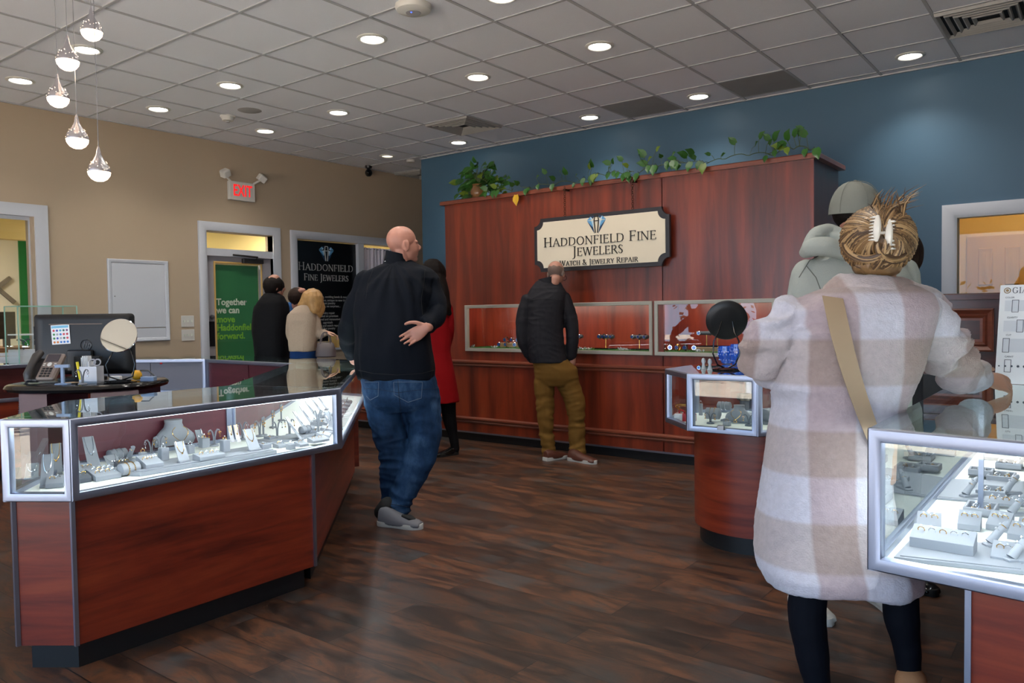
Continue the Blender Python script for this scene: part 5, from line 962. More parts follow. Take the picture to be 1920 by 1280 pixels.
# ---- clear display tower and white stand on the counter by the tan wall
zt = .932; b = D(38, 672, zt); b = Vector((-7.18, 2.78, zt)); t = thing('acrylic_display_tower', 'clear acrylic box display on the counter below the left window', 'display case', tuple(b))
def acr(m, x0, x1, y0, y1, z0, z1):
    for f in [((x0, y0), (x1, y0)), ((x1, y0), (x1, y1)), ((x1, y1), (x0, y1)), ((x0, y1), (x0, y0))]: m.add([(f[0][0], f[0][1], z0), (f[1][0], f[1][1], z0), (f[1][0], f[1][1], z1), (f[0][0], f[0][1], z1)], [(0, 1, 2, 3)])
    return m.add([(x0, y0, z1), (x1, y0, z1), (x1, y1, z1), (x0, y1, z1)], [(0, 1, 2, 3)])
ya, yb = 2.62, 3.08; acr(MB(), -7.35, -7.08, ya, yb, zt, 1.40).build('clear_cover', 'case_glass', t)
m = MB(); e = .004
for x in (-7.35, -7.08):
    for y in (ya, yb): m.box(x-e, x+e, y-e, y+e, zt, 1.40)
for x in (-7.35, -7.08): m.box(x-e, x+e, ya, yb, 1.398, 1.404)
for y in (ya, yb): m.box(-7.35, -7.08, y-e, y+e, 1.398, 1.404)
m.build('clear_edges', mat('acrylic_edge', (150, 196, 184), .15), t); MB().box(-7.33, -7.10, ya+.01, ya+.16, zt, 1.04).build('white_plinth', 'white_pad', t); MB().box(-7.33, -7.10, ya+.01, ya+.16, 1.16, 1.17).build('shelf', 'paper', t)
MB().tube([(-7.2, ya+.08, 1.04), (-7.2, ya+.08, 1.1), (-7.2, ya+.05, 1.13), (-7.2, ya+.03, 1.12)], .006, 6).tube([(-7.2, ya+.08, 1.1), (-7.2, ya+.11, 1.13), (-7.2, ya+.13, 1.12)], .006, 6).build('earring_fork', 'grey_dark_pad', t)
MB().ring((-7.12, ya+.05, 1.1), .04, .003, (1, 0, 0), 16, 4, .5).build('pull_handle', 'chrome', t)
b = D(330, 666, zt)
# little red tag on the rail of the far corner counter
p = U(302, 681, 6.55); tag(MB().ell(p, .012, .012, .01, 8).build('red_tag', 'ribbon_red'), 'tiny red tag on the rail of the far corner counter', 'tag')
# ------------------------------------------------------------------ plants on the wall cabinet
def leaf(mb, p, d, s, up, mi=0):
    d = Vector(d).normalized(); w = d.cross(up).normalized() if d.cross(up).length > .01 else V2R; n = w.cross(d).normalized()
    L = [(0, 0, 0), (.25, .36, .05), (.55, .34, .1), (.8, .16, .06), (1.05, 0, -.06), (.8, -.16, .06), (.55, -.34, .1), (.25, -.36, .05), (.5, 0, .02), (-.06, .2, 0), (-.06, -.2, 0)]
    mb.mi = mi; mb.add([p+d*a*s+w*b_*s+n*c*s for a, b_, c in L], [(0, 9, 1, 8), (1, 2, 8), (2, 3, 8), (3, 4, 8), (4, 5, 8), (5, 6, 8), (6, 7, 8), (7, 10, 0, 8)], True)
random.seed(21); zc = 2.441
px0 = -5.1; t = thing('potted_plant', 'bushy green pothos in a brown glazed pot on the wall cabinet', 'potted plant', (px0, YC+.12, zc))
MB().lathe([(0, 0), (.05, 0), (.075, .04), (.08, .08), (.06, .12), (.055, .135), (.062, .15), (.052, .15), (.048, .13), (0, .12)], c=(px0, YC+.12, zc), seg=26).build('pot', 'pot_glaze', t)
m = MB(); sm = MB()
for i in range(120):
    a = random.uniform(0, 2*PI); r = random.uniform(.04, .24); hgt = random.uniform(.05, .34) if r < .16 else random.uniform(-.0, .2)
    cxx = .11 if i % 2 else -.0; p = Vector((px0+cxx+r*math.cos(a)*1.15, YC+.14+abs(r*math.sin(a))*.6-.06, zc+hgt)); base = Vector((px0, YC+.12, zc+.14))
    sm.tube([base, (base+p)/2+Vector((0, 0, .05)), p], .0022, 4); d = Vector((math.cos(a), random.uniform(-.9, .1), random.uniform(-.7, .1))); leaf(m, p, d, random.uniform(.065, .105), Vector((random.uniform(-.4, .4), -1, .5)), 1 if random.random() < .08 else 0)
for k, (dx, hh) in enumerate([(-.2, .2), (-.17, .12), (-.22, .05), (-.13, .25), (-.19, -.02), (.02, .34), (-.01, .3)]):
    p = Vector((px0+dx, YC+.06, zc+hh+.02)); sm.tube([Vector((px0, YC+.12, zc+.14)), Vector((px0+dx*.5, YC+.09, zc+hh*.7+.14)), p], .002, 4); leaf(m, p, (dx, -.3, .5 if hh > .28 else -.6), .07, Vector((0, -1, .3)), 0)
m.build('leaves', ['leaf', 'leaf_yellow'], t); sm.build('stems', 'stem', t)
def vine(label, x0, x1, leaves, up=.0, big=1.0):
    t = thing('ivy_vine', label, 'trailing vine', ((x0+x1)/2, YC, zc), 0, 'pothos vines along the cabinet top'); sm = MB(); m = MB(); n = 24; pts = []
    for i in range(n): u = i/(n-1); pts.append(Vector((x0+(x1-x0)*u, YC+.0+.02*math.sin(u*17), zc+.012+abs(.03*math.sin(u*9+x0))+up*math.sin(u*PI))))
    sm.tube(pts, .003, 5)
    for i in range(leaves):
        p = pts[min(n-1, int((i+.5)/leaves*n))]+Vector((random.uniform(-.03, .03), 0, 0)); k = random.random()
        if k < .45: q_ = p+Vector((random.uniform(-.03, .03), -.05, -.01)); d = Vector((random.uniform(-.3, .3), -.3, -1))
        elif k < .8: q_ = p+Vector((random.uniform(-.05, .05), -.0, random.uniform(.02, .07))); d = Vector((random.uniform(-1, 1), -.4, .2))
        else: q_ = p+Vector((random.uniform(-.04, .04), 0, random.uniform(.06, .12))); d = Vector((random.uniform(-.8, .8), -.3, .5))
        sm.tube([p, (p+q_)/2+Vector((0, -.01, .012)), q_], .0018, 4); leaf(m, q_, d, random.uniform(.045, .08)*big, Vector((0, -1, .4)), 1 if random.random() < .15 else 0)
    m.build('leaves', ['leaf', 'leaf_yellow'], t); sm.build('stems', 'stem', t)
vine('short pothos sprig right of the pot on the wall cabinet', -4.9, -4.55, 7); vine('sparse pothos vine above the left chain of the sign', -4.45, -3.75, 13); vine('leafy pothos vine between the two sign chains', -3.75, -3.25, 20, .03)
vine('thick pothos cluster right of the right sign chain', -3.25, -2.6, 26, .05, 1.15); vine('thin pothos runner with few leaves towards the right corner', -2.6, -2.05, 6, .03); vine('pothos cluster spilling over the right cabinet corner', -2.1, -1.76, 15, .03, 1.25)
o = MB().tube([Vector((-4.49, YC-.05, 2.40)), Vector((-4.49, YC-.045, 2.36)), Vector((-4.485, YC-.04, 2.32))], [.004, .012, .002], 8); leaf(o, Vector((-4.49, YC-.05, 2.405)), (0, 0, -1), .1, Vector((0, -1, .1)))
tag(o.build('wilted_leaf', mat('yellow_leaf', (206, 160, 30), .5)), 'wilted yellow leaf hanging over the cabinet top board', 'leaf')
# ------------------------------------------------------------------ people
def fuse(mb, voxel, smooth=4, fac=.5):
    me = bpy.data.meshes.new('f'); me.from_pydata([tuple(v) for v in mb.v], [], mb.f); me.update()
    bm = bmesh.new(); bm.from_mesh(me); bmesh.ops.recalc_face_normals(bm, faces=bm.faces); bm.to_mesh(me); bm.free()
    o = bpy.data.objects.new('f', me); SC.collection.objects.link(o)
    r = o.modifiers.new('r', 'REMESH'); r.mode = 'VOXEL'; r.voxel_size = voxel; r.adaptivity = 0
    if smooth: s = o.modifiers.new('s', 'SMOOTH'); s.iterations = smooth; s.factor = fac
    dg = bpy.context.evaluated_depsgraph_get(); dg.update(); out = bpy.data.meshes.new_from_object(o.evaluated_get(dg))
    bpy.data.objects.remove(o); bpy.data.meshes.remove(me); return out
def finish(me, name, mats, parent, disp=None, label=None, mfun=None):
    vs = [v.co.copy() for v in me.vertices]
    if disp:
        ns = [v.normal.copy() for v in me.vertices]; vs = [v+n*disp(v, n) for v, n in zip(vs, ns)]
    iw = WM(parent).inverted()
    for v, c in zip(me.vertices, vs): v.co = iw @ c
    me.materials.clear()
    for m in (mats if isinstance(mats, list) else [mats]): me.materials.append(MATS[m] if isinstance(m, str) else m)
    if mfun:
        for p in me.polygons: p.material_index = mfun(sum((vs[i] for i in p.vertices), Vector())/len(p.vertices))
    else: me.polygons.foreach_set('material_index', [0]*len(me.polygons))
    me.polygons.foreach_set('use_smooth', [True]*len(me.polygons)); me.update()
    o = bpy.data.objects.new(name, me); me.name = name; SC.collection.objects.link(o); o.parent = parent
    if label: o['label'] = label
    return o
def limb(mb, pts, seg=12, n=5):
    """tapering limb through (point, radius) joints with rounded ends; smooth curve between joints"""
    P = [Vector(p) for p, r in pts]; R = [r for p, r in pts]; out = []; rr_ = []
    for i in range(len(P)-1):
        p0 = P[max(i-1, 0)]; p1 = P[i]; p2 = P[i+1]; p3 = P[min(i+2, len(P)-1)]
        for k in range(n):
            t = k/n; out.append(.5*((2*p1)+(p2-p0)*t+(2*p0-5*p1+4*p2-p3)*t*t+(3*p1-p0-3*p2+p3)*t**3)); rr_.append(R[i]+(R[i+1]-R[i])*(3*t*t-2*t**3))
    out.append(P[-1]); rr_.append(R[-1]); a = (out[1]-out[0]).normalized(); b = (out[-1]-out[-2]).normalized()
    out = [out[0]-a*rr_[0]*.85, out[0]-a*rr_[0]*.5]+out+[out[-1]+b*rr_[-1]*.5, out[-1]+b*rr_[-1]*.85]; rr_ = [rr_[0]*.45, rr_[0]*.85]+rr_+[rr_[-1]*.85, rr_[-1]*.45]
    return mb.tube(out, rr_, seg)
class Fig:
    def __init__(s, label, c0, foot):
        s.c = c0; g = U(foot[0], foot[1], c0); s.t = thing('person', label, 'person', (g.x, g.y, 0))
    def q(s, px, py, dc=0.): return U(px, py, s.c+dc)
    def r(s, rp, dc=0.): return rp*(s.c+dc)/FPX
    def L(s, mb, *pts, seg=14): return limb(mb, [(s.q(p[0], p[1], p[3] if len(p) > 3 else 0), s.r(p[2], p[3] if len(p) > 3 else 0)) for p in pts], seg)
    def torso(s, mb, rows, p=2.4, n=28, yaw=0.):
        """rows: (y px, left px, right px, half depth m, depth offset)"""
        R_ = V2R*math.cos(yaw)+V2F*math.sin(yaw); F_ = V2F*math.cos(yaw)-V2R*math.sin(yaw); rings = []
        for y, xl, xr, hd, dc in rows:
            c = s.q((xl+xr)/2, y, dc); hw = s.r((xr-xl)/2, dc)
            rings.append([c+R_*hw*math.copysign(abs(math.cos(a))**(2/p), math.cos(a))+F_*hd*math.copysign(abs(math.sin(a))**(2/p), math.sin(a)) for a in [2*PI*i/n for i in range(n)]])
        return mb.loft(rings, True, True)
def head(mb, c, H, face, tilt=(0, 0, 1), neck=None, nr=.06, ears=True):
    """c = middle of the head, H = chin to crown, face = direction of the gaze"""
    z = Vector(tilt).normalized(); y = Vector(face).normalized(); y = (y-z*y.dot(z)).normalized(); x = y.cross(z)
    Rm = Matrix((x, y, z)).transposed(); P = lambda a, b, d: c+(x*a+y*b+z*d)*H
    E = lambda a, b, d, rx, ry, rz, R=Rm: mb.ell(P(a, b, d), rx*H, ry*H, rz*H, 28, Rm=R)
    E(0, -.07, .13, .325, .395, .365); E(0, .10, -.10, .27, .30, .36); E(0, .08, -.26, .225, .25, .20); E(0, .25, -.36, .12, .12, .10); E(0, .26, .07, .22, .12, .07)
    limb(mb, [(P(0, .36, .03), .032*H), (P(0, .44, -.07), .045*H), (P(0, .40, -.11), .055*H)], 8, 3)
    E(0, .335, -.215, .09, .06, .025); E(0, .33, -.25, .08, .06, .03); E(.15, .24, -.08, .08, .08, .08); E(-.15, .24, -.08, .08, .08, .08)
    if ears:
        for s in (-1, 1):
            er = Rm @ Matrix.Rotation(-.35*s, 3, 'Z'); E(s*.32, -.03, -.05, .05, .095, .15, er); limb(mb, [(P(s*.34, -.07, .06), .025*H), (P(s*.36, -.09, 0), .025*H), (P(s*.335, -.04, -.13), .03*H)], 8, 3)
    if neck is not None: limb(mb, [(P(0, -.09, -.12), nr*1.0), (P(0, -.1, -.4), nr*1.0), (neck, nr*1.15)], 14, 3)
    return P
def hand(mb, wrist, d, nrm, thumb, s=1.0, curl=.25, spread=.06):
    """palm with four unequal bent fingers and a thumb from its side; nrm = out of the palm"""
    d = Vector(d).normalized(); nrm = Vector(nrm); nrm = (nrm-d*nrm.dot(d)).normalized(); th = Vector(thumb); th = (th-d*th.dot(d)-nrm*th.dot(nrm)).normalized()
    rings = []
    for u, hw, ht in [(-.01, .026, .019), (.012, .029, .018), (.04, .038, .016), (.07, .042, .014), (.09, .040, .011), (.098, .034, .007)]:
        c = wrist+d*u*s; rings.append([c+th*hw*s*math.cos(a)+nrm*ht*s*math.sin(a) for a in [2*PI*i/14 for i in range(14)]])
    mb.loft(rings, True, True)
    for k, (off, ln, r) in enumerate([(.032, .074, .0094), (.011, .083, .0096), (-.011, .077, .0092), (-.031, .060, .0082)]):
        p = wrist+(d*.086+th*off)*s; dr = (d+th*(off*spread*12)).normalized(); pts = [(p-dr*.015*s, r*s*1.05), (p, r*s*1.05)]; a = curl*(.7+.25*k*.6)
        for j, f in enumerate((.45, .31, .24)):
            aa = a*(j+.6); v = (dr*math.cos(aa)+nrm*math.sin(aa)); p = p+v*ln*f*s; pts.append((p, r*s*(1-.1*(j+1))))
        limb(mb, pts, 8, 2)
    p = wrist+(d*.012+th*.022)*s; pts = [(p, .012*s)]
    for v, f, r in [((d*.6+th*.75+nrm*.25), .042, .0115), ((d*.8+th*.5+nrm*.2), .034, .010), ((d*.95+th*.2+nrm*.1), .026, .0085)]: p = p+v.normalized()*f*s; pts.append((p, r*s))
    limb(mb, pts, 8, 2); return mb
def shoe(fig, heel, d, L_, w, upper, sole, names=('shoe', 'sole'), h=.08, ank=None):
    """heel = point on the floor, d = direction of the toe"""
    d = Vector(d); d.z = 0; d.normalize(); s = Vector((-d.y, d.x, 0)); m = MB(); rings = []
    outl = [(0, .30), (.04, .38), (.15, .42), (.35, .38), (.55, .43), (.72, .5), (.86, .44), (.95, .28), (1.0, .1)]
    P = lambda u, v, z: Vector((heel.x, heel.y, 0))+d*u*L_+s*v*w+Vector((0, 0, z))
    base = [(u, v) for u, v in outl]+[(u, -v) for u, v in outl[::-1]]
    m.loft([[P(u, v, .0+.0*u) for u, v in base], [P(u, v*1.06, .012) for u, v in base], [P(u, v*1.04, .028) for u, v in base], [P(u*.99+.005, v*.9, .032) for u, v in base]], True, True)
    so = m.build(names[1], sole, fig.t); up = MB(); prof = [(.02, h*1.05), (.15, h*1.15), (.3, h*1.05), (.45, h*.86), (.6, h*.72), (.75, h*.62), (.88, h*.52), (.97, h*.38)]
    rings = []
    for u, z in prof:
        wv = .5*w*(.72+.28*math.sin(min(1, u*1.3)*PI*.62))*(1 if u < .9 else .75); rings.append([P(u, wv/w*math.cos(a)*1.0, max(.02, .02+(z-.02)*max(0, math.sin(a))**.8)) for a in [PI*i/10 for i in range(11)]]+[P(u, -wv/w*.9, .012), P(u, wv/w*.9, .012)])
    up.loft(rings, True, True); me = fuse(up, .006, 3); o = finish(me, names[0], upper, fig.t); return so, o
def folds(sx=20, sz=5, amp=.008, fine=.0015, seed=0.):
    def f(v, n):
        a = v.dot(V2R)*sx; b = v.dot(V2F)*sx; return (noise.noise(Vector((a*.5+noise.noise(v*3)*1.5, b*.5, v.z*sz*.5+seed)))*amp+noise.noise(Vector((v.x*30, v.y*30, v.z*30+seed)))*fine)
    return f
def creases(amp=.006, s=14, seed=0.):
    """bunching across a limb: ridged noise stretched sideways"""
    def f(v, n):
        a = noise.noise(Vector((v.x*s*.45, v.y*s*.45, v.z*s*1.6+seed+noise.noise(v*4)*1.2))); return (-abs(a)*2+.5)*amp+noise.noise(v*26+Vector((seed, 0, 0)))*amp*.2
    return f
mat('skin_pale', (174, 124, 104), .5, bump=(120, .06), var=(18, .08)); mat('skin_ruddy', (178, 124, 106), .48, bump=(120, .06), var=(22, .10)); mat('skin_tan', (186, 142, 118), .5, var=(20, .06))
mat('navy_jersey', (15, 19, 27), .8, bump=(260, .1)); mat('black_jacket', (14, 14, 17), .7, bump=(200, .1)); mat('charcoal_jacket', (36, 35, 39), .62, bump=(180, .12))
mat('olive_trousers', (108, 78, 34), .8, bump=(240, .15), var=(9, .08)); mat('red_wool', (128, 8, 14), .85, bump=(200, .2)); mat('tights', (16, 15, 18), .7); mat('leggings', (14, 16, 24), .75)
mat('beige_knit', (164, 146, 128), .9, bump=(150, .4), var=(60, .08)); mat('hair_black', (20, 14, 12), .65, bump=(150, .3)); mat('hair_dark', (40, 28, 23), .6, bump=(150, .3)); mat('hair_grey', (96, 86, 80), .6, var=(80, .3)); mat('blue_shirt', (60, 104, 160), .7)
mat('sage_hoodie', (160, 165, 158), .9, bump=(220, .2)); mat('sage_cap', (112, 114, 106), .85, bump=(260, .2)); mat('charcoal_trousers', (58, 58, 62), .8); mat('brown_leather', (80, 42, 30), .4, bump=(60, .1)); mat('tan_suede', (168, 118, 78), .8, bump=(150, .2)); mat('sole_white', (176, 174, 168), .6); mat('grey_suede', (96, 95, 100), .7); mat('skirt_blue', (20, 50, 96), .8)
mat('strap_tan', (166, 144, 116), .55); mat('clip_cream', (226, 220, 208), .25); mat('handbag_taupe', (84, 74, 74), .45, bump=(40, .1)); mat('lens_glass', (200, 210, 215), .05)
def denim():
    m = mat('denim', (44, 78, 118), .8, bump=(300, .25)); nt = m.node_tree; b = nt.nodes['Principled BSDF']; tc = nt.nodes.new('ShaderNodeTexCoord'); n = nt.nodes.new('ShaderNodeTexNoise'); n.inputs['Scale'].default_value = 3.2; n.inputs['Detail'].default_value = 9; n.inputs['Roughness'].default_value = .65
    mp = nt.nodes.new('ShaderNodeMapping'); mp.inputs['Scale'].default_value = (1.4, 1.4, .8); nt.links.new(tc.outputs['Object'], mp.inputs['Vector']); nt.links.new(mp.outputs[0], n.inputs['Vector'])
    nt.links.new(ramp(nt, [(.32, (18, 34, 58)), (.5, (34, 60, 92)), (.68, (72, 102, 134))], n.outputs['Fac']), b.inputs['Base Color'])
denim()
for k_ in ('navy_jersey', 'black_jacket', 'charcoal_jacket', 'olive_trousers', 'red_wool', 'tights', 'leggings', 'beige_knit', 'sage_hoodie', 'charcoal_trousers', 'denim', 'skirt_blue', 'blue_shirt', 'hair_black', 'hair_dark'): MATS[k_].node_tree.nodes['Principled BSDF'].inputs['Specular IOR Level'].default_value = .12
mat('hair_cropped', (112, 92, 82), .8, var=(90, .25))
def fringe(c, H, face, tilt, lo=-.16, hi=.17, front=.02):
    z = Vector(tilt).normalized(); y = Vector(face).normalized(); y = (y-z*y.dot(z)).normalized(); x = y.cross(z)
    def g(p):
        d = (p-c)/H; a, b, e = d.dot(x), d.dot(y), d.dot(z)
        return 1 if (lo < e < hi+.06*math.sin(a*30)*.3 and b < front-(.08 if e < -.08 else 0) and d.length < .75 and e > lo) else 0
    return g
def plaid():
    m = mat('plaid_fleece', (214, 206, 208), .95, bump=(190, .35, 6), sheen=.15); nt = m.node_tree; b = nt.nodes['Principled BSDF']; L = nt.links.new; tc = nt.nodes.new('ShaderNodeTexCoord'); mp = nt.nodes.new('ShaderNodeMapping'); mp.inputs['Rotation'].default_value = (0, .0, -YAW); L(tc.outputs['Object'], mp.inputs['Vector'])
    sp = nt.nodes.new('ShaderNodeSeparateXYZ'); L(mp.outputs[0], sp.inputs[0])
    n = nt.nodes.new('ShaderNodeTexNoise'); n.inputs['Scale'].default_value = 60; n.inputs['Detail'].default_value = 3; L(tc.outputs['Object'], n.inputs['Vector'])
    def band(out, per, ph):
        a = nt.nodes.new('ShaderNodeMath'); a.operation = 'MULTIPLY_ADD'; a.inputs[1].default_value = 2*PI/per; a.inputs[2].default_value = ph; L(out, a.inputs[0]); s = nt.nodes.new('ShaderNodeMath'); s.operation = 'SINE'; L(a.outputs[0], s.inputs[0])
        r = nt.nodes.new('ShaderNodeMapRange'); r.inputs[1].default_value = -.12; r.inputs[2].default_value = .12; L(s.outputs[0], r.inputs[0]); return r.outputs[0]
    h = band(sp.outputs['X'], .262, .9); v = band(sp.outputs['Z'], .275, 1.0)
    def mixc(f, a, c):
        x = nt.nodes.new('ShaderNodeMix'); x.data_type = 'RGBA'
        for i, q_ in ((6, a), (7, c)):
            if isinstance(q_, tuple): x.inputs[i].default_value = srgb(*q_)
            else: L(q_, x.inputs[i])
        L(f, x.inputs[0]); return x.outputs[2]
    c0 = mixc(v, (174, 158, 162), (158, 140, 134)); c1 = mixc(v, (196, 194, 204), (180, 170, 170)); c = mixc(h, c0, c1)
    w = nt.nodes.new('ShaderNodeMix'); w.data_type = 'RGBA'; w.blend_type = 'MULTIPLY'; w.inputs[0].default_value = 1; rr2 = nt.nodes.new('ShaderNodeMapRange'); rr2.inputs[3].default_value = .8; rr2.inputs[4].default_value = 1.12; L(n.outputs['Fac'], rr2.inputs[0]); L(c, w.inputs[6]); L(rr2.outputs[0], w.inputs[7]); L(w.outputs[2], b.inputs['Base Color'])
plaid()
def cdist(px, py, z=0.): return (D(px, py, z)-EYE).dot(FW)
def surf_line(fig, o, px, name, m, r=.0016, lift=.001, n=10):
    iw = WM(fig.t).inverted(); W_ = WM(fig.t); mb = MB(); run = []
    for a, b in zip(px, px[1:]):
        for k in range(n+1):
            x = a[0]+(b[0]-a[0])*k/n; y = a[1]+(b[1]-a[1])*k/n; di = (U(x, y, 1)-EYE).normalized(); hit, loc, nn, i = o.ray_cast(iw @ EYE, di)
            if hit: run.append((W_ @ loc)-di*lift)
    if len(run) > 2: mb.tube(run, r, 5).build(name, m, fig.t)
mat('seam_dark', (22, 36, 58), .9); mat('seam_light', (96, 110, 128), .9)
# ================= the bald man at the counter
f = Fig('person in a black pullover and blue jeans, one hand behind the back', cdist(752, 975), (752, 975))
b_ = MB(); fd = (V2R*.92+V2F*.42).normalized(); hc = f.q(757, 459); H = f.r(71)
head(b_, hc, H, fd, (V2F*-.02+Vector((0, 0, 1))), f.q(746, 510), .058)
f.torso(b_, [(506, 722, 775, .06, 0), (530, 700, 790, .1, 0), (600, 690, 790, .14, 0), (700, 695, 800, .15, 0), (730, 695, 800, .14, 0)])
f.L(b_, (697, 526, 15), (668, 575, 12, .04), (654, 618, 10.5, .16), (656, 650, 9.5, .34), (664, 676, 8.5, .44)); f.L(b_, (795, 535, 16), (815, 588, 13), (803, 613, 9.5, -.2))
hp = D(672, 690, .935); hand(b_, f.q(664, 678, .43), V2R*.5+V2F*.25+Vector((0, 0, -.5)), -Vector((0, 0, 1)), V2R, 1.0, .55)
hand(b_, f.q(801, 613, -.22), V2R*-.86+Vector((0, 0, -.52)), -V2F, V2R*-.3+Vector((0, 0, 1)), 1.08, .34, .1)
f.L(b_, (715, 720, 18), (733, 830, 16), (737, 940, 12, .12)); f.L(b_, (780, 725, 18), (795, 820, 16), (746, 950, 11))
finish(fuse(b_, .0048, 3), 'body', 'skin_ruddy', f.t)
j = MB(); f.torso(j, [(490, 724, 770, .075, 0), (495, 712, 786, .09, 0), (501, 700, 798, .11, 0), (509, 688, 812, .14, 0), (523, 679, 818, .175, 0), (548, 671, 815, .20, 0), (585, 668, 808, .215, 0), (625, 668, 807, .22, 0), (662, 668, 812, .22, 0), (692, 670, 816, .21, 0), (709, 674, 814, .20, 0)], 2.5)
f.L(j, (692, 526, 22), (668, 575, 21, .04), (654, 615, 18, .16), (655, 645, 15.5, .32), (660, 664, 13, .40)); f.L(j, (800, 530, 26), (812, 562, 25), (817, 590, 21, -.04), (803, 608, 16, -.17))
me = fuse(j, .0065, 4)
nk = f.q(742, 492)
def jd(v, n):
    w = v-nk; r = w.length; th = math.atan2(w.dot(V2R), -w.z); k = max(0, min(1, (r-.08)*6))*max(0, 1-r/.75)
    return folds(22, 2.2, .02, .001)(v, n)+(.010*math.sin(15*th+3*noise.noise(v*3))*k if n.dot(V2F) < .2 else 0)
pj_ = finish(me, 'pullover', 'navy_jersey', f.t, jd); surf_line(f, pj_, [(672, 694), (700, 700), (745, 703), (790, 700), (814, 694)], 'hem_seam', 'black_matte', .0018); surf_line(f, pj_, [(700, 503), (690, 530), (686, 560)], 'shoulder_seam', 'black_matte', .0016); surf_line(f, pj_, [(797, 505), (795, 530), (790, 560), (792, 590)], 'shoulder_seam', 'black_matte', .0016)
m = MB(); f.L(m, (729, 483, 1)) if False else None
cc = f.q(744, 486); rings = [[cc+V2R*(.076+e)*math.cos(a)*(1-.04*k)+V2F*(.078+e)*math.sin(a)+Vector((0, 0, .085*(k/3)-.045+.016*math.cos(a)*-1)) for a in [2*PI*i/28 for i in range(28)]] for k, e in ((0, .012), (1, .006), (2, .002), (3, .0), (3, -.006), (0, -.004))]
m.loft(rings, True, False); m.build('collar', 'navy_jersey', f.t); tg = f.q(722, 490, -.09); MB().ell(tg+V2R*.0, .006, .004, .004).build('zip_tab', 'silver', f.t)
j = MB(); f.torso(j, [(694, 676, 812, .19, 0), (712, 677, 818, .20, 0), (738, 681, 824, .19, 0), (756, 690, 822, .165, 0), (770, 705, 812, .12, 0)], 2.2)
f.L(j, (715, 745, 34), (728, 800, 33), (737, 850, 27), (738, 900, 25, .06), (738, 940, 22, .12)); f.L(j, (788, 750, 38), (797, 800, 31), (790, 850, 29), (770, 895, 28), (752, 930, 25), (744, 954, 26))
m2 = creases(.012, 10, 2.)
jn = finish(fuse(j, .008, 5), 'jeans', 'denim', f.t, lambda v, n: m2(v, n)*(.35+.65*max(0, min(1, (.75-v.z)/.4)))+folds(12, 6, .004)(v, n))
for L_ in ([(738, 716), (792, 716), (790, 746), (765, 754), (739, 740), (738, 716)], [(684, 716), (710, 716), (709, 742), (694, 750), (687, 742)]): surf_line(f, jn, L_, 'pocket_seam', 'seam_light', .0016)
surf_line(f, jn, [(746, 713), (748, 740), (752, 775), (756, 800)], 'back_seam', 'seam_dark', .002); surf_line(f, jn, [(676, 728), (712, 730), (746, 736), (790, 730), (822, 728)], 'yoke_seam', 'seam_dark', .0014); surf_line(f, jn, [(722, 943), (740, 946), (768, 950)], 'hem_seam', 'seam_dark', .002)
a = D(712, 983, 0); shoe(f, a, D(796, 992, 0)-a, .30, .105, 'grey_suede', 'sole_white', h=.1)
m = MB(); an = D(722, 978, 0); limb(m, [(an-V2R*.022+Vector((0, 0, .062)), .047), (an+V2R*.02+Vector((0, 0, .105)), .054)], 12, 3); m.build('heel_patch', 'black_matte', f.t); p = D(770, 988, 0); MB().tube([p+Vector((0, 0, .075))-V2R*.05-V2F*.01, p+Vector((0, 0, .062))+V2R*.0-V2F*.02, p+Vector((0, 0, .05))+V2R*.03-V2F*.015], [.012, .03, .016], 10, flat=.6).build('laces', 'black_matte', f.t)
a = D(728, 962, 0)+V2F*.02; shoe(f, a, V2F-V2R*.15, .29, .10, 'grey_suede', 'sole_white', h=.09)
# ================= the man in khaki trousers at the niches
f = Fig('person in a dark jacket and olive trousers looking into the niches', cdist(1062, 860), (1045, 860))
b_ = MB(); head(b_, f.q(1043, 513), f.r(46), V2R*.45+V2F*.9+Vector((0, 0, -.45)), Vector((0, 0, 1))+V2F*.35+V2R*.1, f.q(1031, 545, .05), .044)
f.torso(b_, [(545, 1005, 1045, .08, 0), (600, 1000, 1050, .1, 0), (690, 1005, 1060, .1, 0)]); f.L(b_, (990, 565, 9), (978, 620, 8), (998, 672, 6, .05)); f.L(b_, (1060, 565, 9), (1074, 620, 8), (1072, 680, 7, .02)); f.L(b_, (1020, 690, 12), (1022, 770, 9), (1028, 845, 6)); f.L(b_, (1055, 690, 12), (1078, 765, 9), (1083, 845, 6))
finish(fuse(b_, .005, 3), 'body', ['skin_pale', 'hair_cropped'], f.t, None, None, fringe(f.q(1043, 513), f.r(46), V2R*.45+V2F*.9+Vector((0, 0, -.45)), Vector((0, 0, 1))+V2F*.35+V2R*.1))
hm = MB(); hc = f.q(1041, 511); hm.ell(hc-V2F*.03-V2R*.01+Vector((0, 0, -.012)), .083, .088, .075, 18); finish(fuse(hm, .008, 2), 'hair', mat('hair_cropped', (150, 128, 116), .8, var=(60, .25)), f.t, None) if False else None
m = MB(); e = f.q(1058, 521, .06); m.ring(e, .021, .0022, V2R*.4+V2F*.9, 14, 4).tube([e-V2R*.02, f.q(1050, 517, -.01)], .0022, 5); m.build('glasses', 'black_gloss', f.t)
j = MB(); f.torso(j, [(526, 1007, 1048, .07, 0), (538, 996, 1056, .09, 0), (548, 990, 1062, .11, 0), (560, 986, 1062, .13, 0), (590, 988, 1057, .145, 0), (630, 988, 1057, .15, 0), (660, 990, 1060, .15, 0), (679, 995, 1063, .145, 0)])
f.L(j, (988, 562, 12), (980, 598, 12.5), (979, 635, 11), (989, 660, 9.5, .04), (997, 673, 8, .06)); f.L(j, (1057, 560, 14), (1069, 595, 13.5), (1073, 635, 12), (1070, 668, 10, .02))
cr = creases(.007, 12, 5.)
